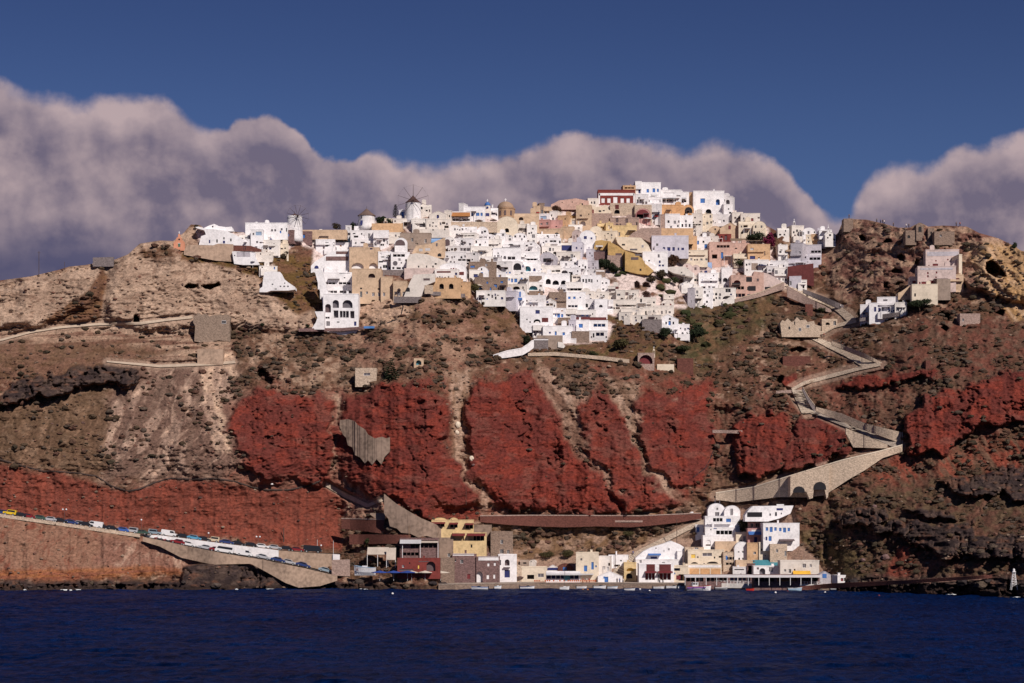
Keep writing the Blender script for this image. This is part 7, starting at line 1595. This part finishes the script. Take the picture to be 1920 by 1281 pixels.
people([(1157, 1.5, 'k', 'person in black on the quay by the stairway'), (1162, 2.0, 'b', 'person in blue on the quay by the stairway'), (1168, 1.2, 'w', 'person in white on the quay by the stairway'), (1237, 2.0, 'w', 'person in white before the maroon taverna'), (1243, 2.5, 'k', 'person in black before the maroon taverna'), (1093, 1.5, 'r', 'person in red before the cream harbour house'), (1100, 2.0, 'w', 'person in white before the cream harbour house'), (1105, 1.6, 'r', 'second person in red before the cream harbour house'), (810, 0, 'r', 'x')][:-1], 'people on the quay', True)
people([(1178, 1048, 'k', 'person in black halfway up the harbour stairway'), (1187, 1041, 'b', 'person in blue near the top of the harbour stairway')], 'people on the harbour stairway')
def donkeys():
    for i, (px, py) in enumerate([(1566, 643), (1574, 646), (1580, 650), (1538, 634)]):
        Y = terrMin(px-3, px+3, py, py+1, 2, 2)-.8; e = empty('donkey', P(px, py, Y), rnd.choice((0, .3)), ['upper donkey of the three on the middle ramp', 'middle donkey of the three on the middle ramp', 'lower donkey of the three on the middle ramp', 'lone donkey beside the ruined stone walls'][i], 'donkey', 'donkeys on the stepped path'); b = MB(); m = mat('donkey_coat', (.09, .07, .065))
        b.tube([(-.62, 0, .98), (-.45, 0, 1.0), (0, 0, .95), (.4, 0, 1.0), (.6, 0, 1.12), (.85, 0, 1.42)], .23, 8, .45)
        b.tube([(.80, 0, 1.40), (.95, 0, 1.40), (1.2, 0, 1.16)], .13, 7, .55)
        for s in (-.05, .05): b.tube([(.84, s, 1.46), (.80, s*2.4, 1.72)], .035, 4, .4)
        for x in (-.52, .42):
            for s in (-.12, .12): b.tube([(x, s, .9), (x+(-.06 if x < 0 else .0), s, .48), (x, s, .02)], .085, 6, .5)
        b.tube([(-.66, 0, 1.02), (-.78, 0, .6)], .035, 4); b.build('body', m, e, True)
        b = MB(); b.blob((-.05, 0, 1.14), (.35, .28, .12), .05, 2); b.build('saddle', mat('saddle_cloth', (.3, .1, .06)), e)
donkeys()
# ---------------------------------------------------------------- boats
def hull(L, B, D, y0=0):
    b = MB(); n = 9; rings = []
    for i in range(n):
        t = i/(n-1); x = -L/2+L*t; w = B/2*(math.sin(PI*min(1, .32+.68*(1-t)))**.6 if t > .35 else .93+.07*t/.35); w = B/2*(1-max(0, (t-.45)/.55)**2.2)*(.9+.1*min(1, t/.3)); w = max(w, .02)
        sh = D*(1+.45*t*t+.1*(1-t)); rings.append([(x+.25*t, -w, sh), (x+.12*t, -w*.85, sh*.35), (x, -w*.35, -.2), (x, w*.35, -.2), (x+.12*t, w*.85, sh*.35), (x+.25*t, w, sh)])
    for r in rings: b.v += r
    for i in range(n-1):
        for k in range(5): a = i*6+k; b.f.append((a, a+1, a+7, a+6))
    b.f.append((0, 1, 2, 3, 4, 5)); dk = [(i*6, i*6+5) for i in range(n)]
    m = MB()
    for i in range(n-1):
        p = rings[i]; q = rings[i+1]; z = -.12; m.poly([(p[0][0], p[0][1]*.95, p[0][2]+z), (q[0][0], q[0][1]*.95, q[0][2]+z), (q[5][0], q[5][1]*.95, q[5][2]+z), (p[5][0], p[5][1]*.95, p[5][2]+z)])
    st = MB()
    for i in range(n-1):
        for s in (0, 5):
            p, q = Vector(rings[i][s]), Vector(rings[i+1][s]); st.tube([p, q], .07, 5)
    return b, m, st
BC = dict(w=(.72, .70, .72), r=(.5, .04, .03), b=(.08, .2, .5), n=(.03, .05, .18), g=(.3, .3, .32), p=(.22, .08, .3), m=(.15, .03, .04), t=(.35, .48, .6))
def boat(px, py, lpx, kind, c, c2, label, flip=False, yaw=0):
    Y = H*F/(py-HY); Y = min(Y, quayY(px)-1.6 if 822 < px < 1560 else Y); k = Y/F; L = lpx*k; e = empty({'motor': 'motorboat', 'fish': 'fishing_boat', 'dinghy': 'dinghy', 'sail': 'sailing_boat', 'rib': 'inflatable_boat'}[kind], ((px-960)*k, Y, .0), (PI if flip else 0)+yaw, label, 'boat', 'boats moored in the harbour')
    D = .55 if kind in ('dinghy', 'rib') else .8 if kind in ('motor', 'sail') else 1.15; B = min(L*.36, 2.4)
    h, d, st = hull(L, B, D); h.build('hull', mat('boat_'+c, BC[c], rough=.3, bump=0), e, False); d.build('deck', mat('boat_deck', (.5, .42, .34)), e); st.build('gunwale', mat('boat_'+c2, BC[c2], rough=.3, bump=0), e)
    if kind == 'motor':
        b = MB(); b.prism([(-L*.05, D*.9), (L*.28, D*1.15), (L*.12, D*1.15+.45), (-L*.02, D*.9+.6)], -B*.32, B*.32); c_ = b.build('windscreen', M_GL, e)
    if kind in ('motor', 'rib', 'dinghy'):
        b = MB(); b.box(-L/2-.35, -L/2-.02, -.16, .16, .1, D+.55); b.build('outboard_motor', mat('outboard', (.03, .03, .04), rough=.3), e)
        b = MB(); b.box(-L*.25, -L*.18, -B*.4, B*.4, D*.8, D*.9); b.build('thwart', omat('w'), e)
    if kind == 'rib':
        b = MB(); 
        for s in (-1, 1): b.tube([(-L/2, s*B*.5, D), (L*.15, s*B*.5, D), (L*.4, s*B*.22, D*1.2), (L*.5, 0, D*1.35)], .24, 8)
        b.build('tube', mat('boat_'+c2, BC[c2]), e)
    if kind == 'fish':
        b = MB(); b.box(-L*.3, -L*.02, -B*.3, B*.3, D*.9, D+1.5); b.box(-L*.32, 0, -B*.34, B*.34, D+1.5, D+1.6); w = b.build('wheelhouse', mat('boat_w', BC['w']), e)
        b = MB(); b.box(-L*.26, -L*.06, -B*.3-.03, -B*.3-.005, D+.8, D+1.3); b.build('window', M_GL, w)
        b = MB(); b.tube([(L*.1, 0, D*.8), (L*.1, 0, D+3.2)], .06, 5); b.build('mast', omat('w'), e)
        b = MB(); b.prism([(-L/2+.1, D*.55), (L*.3, D*.75), (L*.3, D*1.05), (-L/2+.1, D*.95)], -B*.5-.02, -B*.47); b.build('stripe', mat('boat_p', BC['p']), e)
    if kind == 'sail':
        b = MB(); b.box(-L*.1, L*.2, -B*.25, B*.25, D*.9, D+.45); b.build('cabin', mat('boat_w', BC['w']), e)
        b = MB(); b.tube([(L*.05, 0, D), (L*.05, 0, D+7)], .06, 5); b.tube([(L*.05, 0, D+1), (-L*.4, 0, D+1.1)], .05, 5); b.build('mast', mat('lamp_metal', (.1, .08, .08)), e)
for a in [(900, 1106, 30, 'motor', 'w', 'b', 'white and blue motorboat before the mauve stone houses', True), (933, 1103, 12, 'sail', 'w', 't', 'tiny masted boat before the tall white house'), (988, 1105, 26, 'motor', 'w', 'n', 'white boat with a navy rim at the left of the quay'), (1058, 1106, 17, 'sail', 'w', 'w', 'small white boat with a thin mast before the open taverna'),
   (1090, 1100, 18, 'dinghy', 'w', 'w', 'white dinghy tight against the quay below the cream house'), (1124, 1104, 22, 'motor', 'w', 'g', 'white motorboat below the bright blue door'), (1148, 1104, 18, 'dinghy', 'w', 't', 'pale dinghy at the foot of the stairway'), (1180, 1108, 19, 'dinghy', 'w', 'w', 'flat white dinghy drifting off the stairway'),
   (1262, 1104, 26, 'motor', 'w', 'w', 'white motorboat left of the big fishing boat'), (1282, 1101, 22, 'motor', 'w', 't', 'white motorboat half behind the big fishing boat'), (1310, 1107, 44, 'fish', 'w', 'r', 'white fishing boat with purple stripe and red rim'), (1352, 1105, 22, 'dinghy', 'g', 'w', 'grey dinghy right of the fishing boat'), (1235, 1101, 20, 'dinghy', 'w', 'w', 'white dinghy beneath the maroon taverna'),
   (1406, 1108, 14, 'dinghy', 'r', 'r', 'small red dinghy in front of the quay restaurant'), (1437, 1106, 18, 'dinghy', 'w', 'r', 'white dinghy with a red rim in front of the restaurant'), (1490, 1108, 25, 'motor', 't', 'w', 'pale blue speedboat before the right restaurant end'), (1566, 1108, 18, 'rib', 'm', 'g', 'dark red inflatable off the right quay end'), (1584, 1103, 14, 'dinghy', 'w', 'w', 'white dinghy pulled to the right shore')]: boat(*a)
def beached():
    Y = terrMin(660, 705, 1080, 1076, 4, 2)-3; k = Y/F; e = empty('beached_boat', P(684, 1078, Y), PI-.25, 'big white boat ashore with a blue bow top and red emblem', 'boat'); L = 40*k; h, d, st = hull(L, 2.6, 2.3); h.build('hull', mat('boat_w', BC['w']), e); d.build('deck', mat('boat_b', BC['b']), e); st.build('gunwale', mat('boat_t', BC['t']), e)
    b = MB(); b.tube([(L*.28, 1.18, 2.2), (L*.33, 1.12, 1.9), (L*.37, 1.0, 2.1), (L*.40, .95, 1.8)], .12, 5); b.tube([(L*.26, 1.2, 1.6), (L*.36, 1.1, 1.5)], .1, 5); b.build('emblem', omat('r'), e)
    b = MB(); b.box(-L*.1, L*.1, -.7, .7, 2.2, 3.2); b.build('cabin', omat('w'), e)
beached()
for px, py, c, lab in [(1454, 1112, 'w', 'white buoy off the quay restaurant'), (1477, 1110, 'r', 'red buoy beside the pale blue speedboat'), (1547, 1112, 'w', 'white buoy off the right quay end'), (1648, 1118, 'r', 'small red buoy far right of the harbour'), (1200, 1106, 'w', 'white buoy right of the drifting dinghy'), (1093, 1107, 'y', 'left of two orange buoys below the cream house'), (1102, 1107, 'y', 'right of two orange buoys below the cream house'), (736, 1114, 'w', 'white buoy off the breakwater'), (1218, 1109, 'w', 'white buoy below the maroon taverna')]:
    Y = H*F/(py-HY); b = MB(); b.blob((0, 0, .12), (.38, .38, .38), 0, 2); o = b.build('buoy', omat('r') if c == 'r' else mat('orange_buoy', (.6, .2, .04)) if c == 'y' else omat('w'), None, True); o.location = ((px-960)*Y/F, Y, 0); tag(o, lab, 'buoy')
# foam along the shore
def foam():
    b = MB(); R = random.Random(3)
    for x0, x1, n in [(42, 52, 4), (100, 152, 14), (425, 450, 5), (500, 520, 3), (1760, 1790, 6), (1895, 1912, 6), (640, 700, 4)]:
        for i in range(n):
            px = R.uniform(x0, x1); py = curve(SHORE, px)+R.uniform(-.4, 1.6); Y = H*F/(py-HY); c = ((px-960)*Y/F, Y, .22+R.uniform(-.1, .1)); b.blob(c, (R.uniform(.4, 1.6), R.uniform(.4, 1.0), R.uniform(.1, .38)), .35, 1, R)
    o = b.build('foam', mat('sea_foam', (.72, .74, .76), bump=0)); o['kind'] = 'stuff'; o['label'] = 'white surf breaking along the dark rocks'; o['category'] = 'surf'
foam()
for px, py, s, c, lab in [(858, 796, 11, 'C', 'large pale boulder in the gully between two red cliffs'), (857, 811, 8, 'C', 'smaller pale boulder just under the large one'), (884, 860, 9, 'C', 'pale slanted boulder lower in the gully'), (887, 872, 7, 'V', 'dark block wedged low in the gully'), (510, 908, 5, 'W', 'small white slab on the left red cliff'), (1297, 962, 8, 'W', 'white rock beside the long red wall'), (1640, 950, 9, 'V', 'dark boulder on the right slope'), (1660, 1045, 16, 'V', 'big dark lava boulder low on the right slope'), (1618, 1050, 10, 'V', 'smaller dark lava boulder low on the right slope')]:
    Y = terrMin(px-s/2, px+s/2, py, py-2, 3, 2)-.2; k = Y/F; b = MB(); b.blob((0, 0, 0), (s*.5*k, s*.4*k, s*.62*k if c == 'C' else s*.35*k), .18, 2); o = b.build('boulder', wmat(c)); o.location = P(px, py, Y); tag(o, lab, 'rock')
# ---------------------------------------------------------------- trees and bushes one can tell apart
LG = dict(d=(.022, .030, .014), g=(.045, .052, .022), o=(.085, .07, .03), r=(.10, .05, .03), b=(.16, .015, .05), m=(.07, .05, .03))
def leafm(c): return mat('leaves_'+c, LG[c], var=.35, fine=6, rough=.9, bump=.3)
def crown(R, rx, ry, rz, cz, n, ls, lobes=6):
    b = MB(); L = []
    for i in range(lobes):
        a = R.uniform(0, 6.28); q = R.uniform(.25, .62); L.append((math.cos(a)*rx*q, math.sin(a)*ry*q, cz+R.uniform(-.45, .5)*rz, R.uniform(.38, .62)))
    L.append((0, 0, cz, .7))
    for i in range(n):
        l = R.choice(L); u = Vector((R.gauss(0, 1), R.gauss(0, 1), R.gauss(0, 1))).normalized()*(R.uniform(.55, 1.06)); c = Vector((l[0]+u.x*rx*l[3], l[1]+u.y*ry*l[3], l[2]+u.z*rz*l[3]))
        if c.z < 0: c.z = R.uniform(0, .3)
        a = Vector((R.gauss(0, 1), R.gauss(0, 1), R.gauss(0, 1))).normalized()*ls*R.uniform(.6, 1.3); d = a.cross(u).normalized()*ls*R.uniform(.4, .9)
        b.poly([c-a-d*.3, c-d, c+a, c+d])
    return b
def bush(px, py, w, h, c, label, name='bush', n=None, dy=0, cat='bush', grp=None, front=.8):
    Y = terrMin(px-w/3, px+w/3, py, py, 3, 1)-front-dy; k = Y/F; R = random.Random(int(px*7+py)); e = empty(name, P(px, py, Y), 0, label, cat, grp); rx, rz = w/2*k, h/2*k
    n = n or int(220+w*h*2.2); n = min(n, 1600)
    crown(R, rx, max(rx*.7, .8), rz, rz, n, max(.16, min(rx, rz)*.14)).build('crown', leafm(c), e)
    b = MB()
    for i in range(3): a = R.uniform(-.5, .5); b.tube([(0, 0, -.6), (a*rx*.3, 0, rz*.5), (a*rx, R.uniform(-.2, .2), rz*1.2)], .09, 5, .4)
    b.build('trunk', mat('bark', (.10, .065, .045)), e)
for a in [(632, 431, 24, 13, 'm', 'dark rounded hedge on the skyline left of the round mill'), (662, 431, 18, 14, 'd', 'dark green tree touching the round mill on its left'), (714, 421, 22, 18, 'd', 'dark green tree cluster right of the round mill'), (730, 421, 12, 13, 'd', 'lower dark tree left of the tall pine'),
  (367, 428, 12, 8, 'm', 'dark bush crowning the rock by the salmon chapel'), (988, 647, 17, 20, 'd', 'dark round bush at the top of the white stair parapet'), (1261, 500, 24, 25, 'r', 'round russet bush below the navy windowed house'), (870, 458, 9, 9, 'd', 'small round dark tree mid village'), (984, 511, 12, 12, 'd', 'dark shrub beside the teal archway'),
  (1346, 403, 15, 16, 'd', 'dark tree before the twin vaulted ridge house'), (1045, 402, 22, 19, 'r', 'russet tree by the long peach building'), (891, 552, 20, 22, 'o', 'olive brown bush on the cliff edge by the two arched tan house'), (884, 545, 12, 26, 'r', 'taller russet bush behind the olive brown one'), (1071, 528, 10, 16, 'd', 'slim dark tree right of the arcade'),
  (1393, 996, 28, 28, 'o', 'large olive tree beside the harbour church houses'), (1132, 505, 30, 24, 'd', 'dark green tree below the mauve wall'), (1150, 512, 26, 20, 'd', 'lower dark green tree below the ochre house'), (1238, 522, 22, 18, 'm', 'brown green bush left of the pink cottages'), (1222, 530, 20, 16, 'm', 'brown green bush above the cave mouths'), (1265, 534, 20, 15, 'g', 'green bush right of the cave mouths'),
  (1302, 640, 40, 30, 'd', 'very dark green thicket on the slope right of the village foot', ), (1280, 662, 34, 18, 'g', 'green thicket under the very dark one'), (1275, 626, 26, 16, 'm', 'brown green bush below the lowest gabled house'), (1245, 635, 26, 24, 'd', 'dark bush left of the lowest gabled house'), (1112, 668, 22, 12, 'g', 'green bush on the pale terrace wall'), (1165, 655, 30, 24, 'o', 'olive bush mid slope under the village'),
  (448, 1023, 12, 14, 'g', 'dark shrub on the upper road by the red cliff'), (577, 1034, 14, 16, 'o', 'olive shrub above the tan wall'), (690, 1026, 16, 18, 'g', 'green bush left of the dark tavern'), (702, 1036, 13, 14, 'g', 'lower green bush left of the dark tavern'), (662, 1020, 14, 16, 'g', 'green bush at the foot of the red cliff'), (1065, 1046, 30, 15, 'o', 'broad olive bush above the open quay taverna'),
  (1372, 483, 20, 16, 'm', 'dark shrub below the salmon house'), (1386, 501, 22, 14, 'g', 'green shrub below the cream house'), (1740, 553, 26, 12, 'd', 'dark palm-like shrub before the pink hillside mansion'), (1725, 580, 50, 22, 'd', 'dark green hedge right of the long white hillside house'), (1902, 468, 14, 14, 'd', 'dark bush on the far right skyline'), (1415, 455, 46, 18, 'd', 'green vine mass on the dark reed pergola'), (1610, 596, 10, 18, 'd', 'dark shrub left of the long white hillside house'),
  (492, 612, 12, 8, 'd', 'small dark green shrub on the left slope'), (577, 616, 9, 9, 'd', 'small dark shrub left of the arched hotel'), (1180, 1008, 26, 14, 'o', 'olive bush above the harbour stairway'), (940, 1042, 18, 12, 'o', 'olive bush right of the brown storehouse'), (1025, 1046, 30, 14, 'o', 'olive bush above the low cream house'), (1540, 586, 20, 12, 'g', 'green bush between ramp and ruins')]: bush(*a, cat='tree' if 'tree' in a[5] else 'bush')
bush(1444, 466, 26, 30, 'b', 'crimson bougainvillea spilling over at the right of the reed pergola', 'bougainvillea', 900, cat='shrub')
bush(651, 461, 10, 6, 'b', 'small crimson bougainvillea by the blue roofed chapel', 'bougainvillea', 150, cat='shrub', dy=1.2)
def conifer(px, py, h, w, label, dense=False, front=.6):
    Y = terrY(px, py)-front; k = Y/F; R = random.Random(5); e = empty('pine_tree', P(px, py, Y), 0, label, 'pine tree'); Ht = h*k; W = w/2*k; b = MB(); b.tube([(0, 0, -.6), (0, 0, Ht*.97)], .14, 6, .3); b.build('trunk', mat('bark', (.1, .065, .045)), e); c = MB(); tiers = 9 if not dense else 11
    for i in range(tiers):
        z = Ht*(.16+.8*i/(tiers-1)) if not dense else Ht*(.08+.88*i/(tiers-1)); r = W*(1-.62*(i/(tiers-1))**1.5) if not dense else W*(1-i/(tiers))*1.05+.1; nb = 7
        for j in range(nb):
            a = j*6.283/nb+i*.5+R.uniform(-.2, .2); up = .16 if not dense else -.12; p = [Vector((0, 0, z)), Vector((math.cos(a)*r*.6, math.sin(a)*r*.6, z+up*r*.4)), Vector((math.cos(a)*r, math.sin(a)*r, z+up*r*1.6))]
            c.tube(p, .11 if not dense else .2, 5, .7)
            for q in range(10 if dense else 5):
                t = R.uniform(.45, 1); s = p[0]+(p[2]-p[0])*t+Vector((R.gauss(0, .15), R.gauss(0, .15), R.gauss(0, .12))); d = Vector((R.gauss(0, 1), R.gauss(0, 1), R.gauss(0, .5))).normalized()*.32; f = d.cross(Vector((0, 0, 1)))*.5; c.poly([s-d, s-f, s+d, s+f])
    c.build('crown', leafm('d'), e)
conifer(741.5, 411, 27, 12, 'tall spiky pine standing alone left of the tall windmill', front=-1)
conifer(733, 713, 42, 34, 'lone dark pine on the scrub slope above the red cliffs', True)
def palm(px, py, h, label):
    Y = terrY(px, py)-3.5; k = Y/F; R = random.Random(int(px)); e = empty('palm_tree', P(px, py, Y), 0, label, 'palm tree'); Ht = h*k; b = MB(); b.tube([(0, 0, -.5), (.1, 0, Ht*.5), (0, 0, Ht)], .2, 7, .7); b.build('trunk', mat('palm_bark', (.22, .15, .1), var=.3), e); c = MB()
    for i in range(16):
        a = i*.393+R.uniform(-.1, .1); L = 1.5; up = R.uniform(.1, .9); pr = None
        for t in range(6):
            u = t/5; p = Vector((math.cos(a)*L*u, math.sin(a)*L*u, Ht+up*u-1.3*u*u)); w = Vector((-math.sin(a), math.cos(a), 0))*.16*(1-u*.8)
            if pr: c.poly([pr[0]-pr[1], pr[0]+pr[1], p+w, p-w])
            pr = (p, w)
    c.build('crown', leafm('m'), e)
palm(729, 500, 21, 'slim palm before the white house with the round dark window'); palm(537, 480, 8, 'small palm on the left terraces')
# ---------------------------------------------------------------- village clutter: small terrace walls of their own
# ---------------------------------------------------------------- labels made unique
def finish_labels():
    used = {}
    for o in THINGS:
        if o.get('label') and not o.get('group'): used.setdefault(o['label'], []).append(o)
    G = {}
    for it in AUTO: G.setdefault(it[1]+', '+relation(it[2], it[3]), []).append(it)
    for lab, its in G.items():
        if len(its) == 1: its[0][0]['label'] = lab; continue
        sx = max(i[2] for i in its)-min(i[2] for i in its); sy = max(i[3] for i in its)-min(i[3] for i in its); n = len(its)
        its.sort(key=(lambda i: i[2]) if sx >= sy else (lambda i: i[3]))
        if sx >= sy: w = ['left', 'right'] if n == 2 else ['leftmost', 'middle', 'rightmost'] if n == 3 else ['leftmost', 'second from left', 'second from right', 'rightmost'] if n == 4 else None
        else: w = ['upper', 'lower'] if n == 2 else ['top', 'middle', 'bottom'] if n == 3 else ['top', 'second from top', 'second from bottom', 'bottom'] if n == 4 else None
        if w is None: O = ['first', 'second', 'third', 'fourth', 'fifth', 'sixth', 'seventh', 'eighth', 'ninth']; w = [O[min(i, 8)]+(' from left' if sx >= sy else ' from top') for i in range(n)]
        for wd, it in zip(w, its): it[0]['label'] = wd+' '+lab
    for o in THINGS:
        l = o.get('label', '')
        ws = l.split()
        if len(ws) > 16:
            for dr in ('small ', 'low ', 'big ', 'narrow ', 'well ', 'barrel-roofed ', 'flat ', 'the '):
                if len(l.split()) > 16: l = l.replace(dr, '', 1)
            o['label'] = l
    c = {}
    for o in THINGS: c.setdefault(o.get('label'), []).append(o)
    for l, os_ in c.items():
        if len(os_) > 1 and not os_[0].get('group'): print('DUP LABEL', l, len(os_), [o.name for o in os_])
        if l and len(l.split()) > 16: print('LONG', l)
finish_labels()
for (e, x0, y0, x1, y1) in ALLH: e['group'] = 'houses of the hillside village' if y0 < 700 and x0 < 1590 else 'houses of the harbour' if x0 < 1590 and y0 > 900 else 'buildings on the right hill'
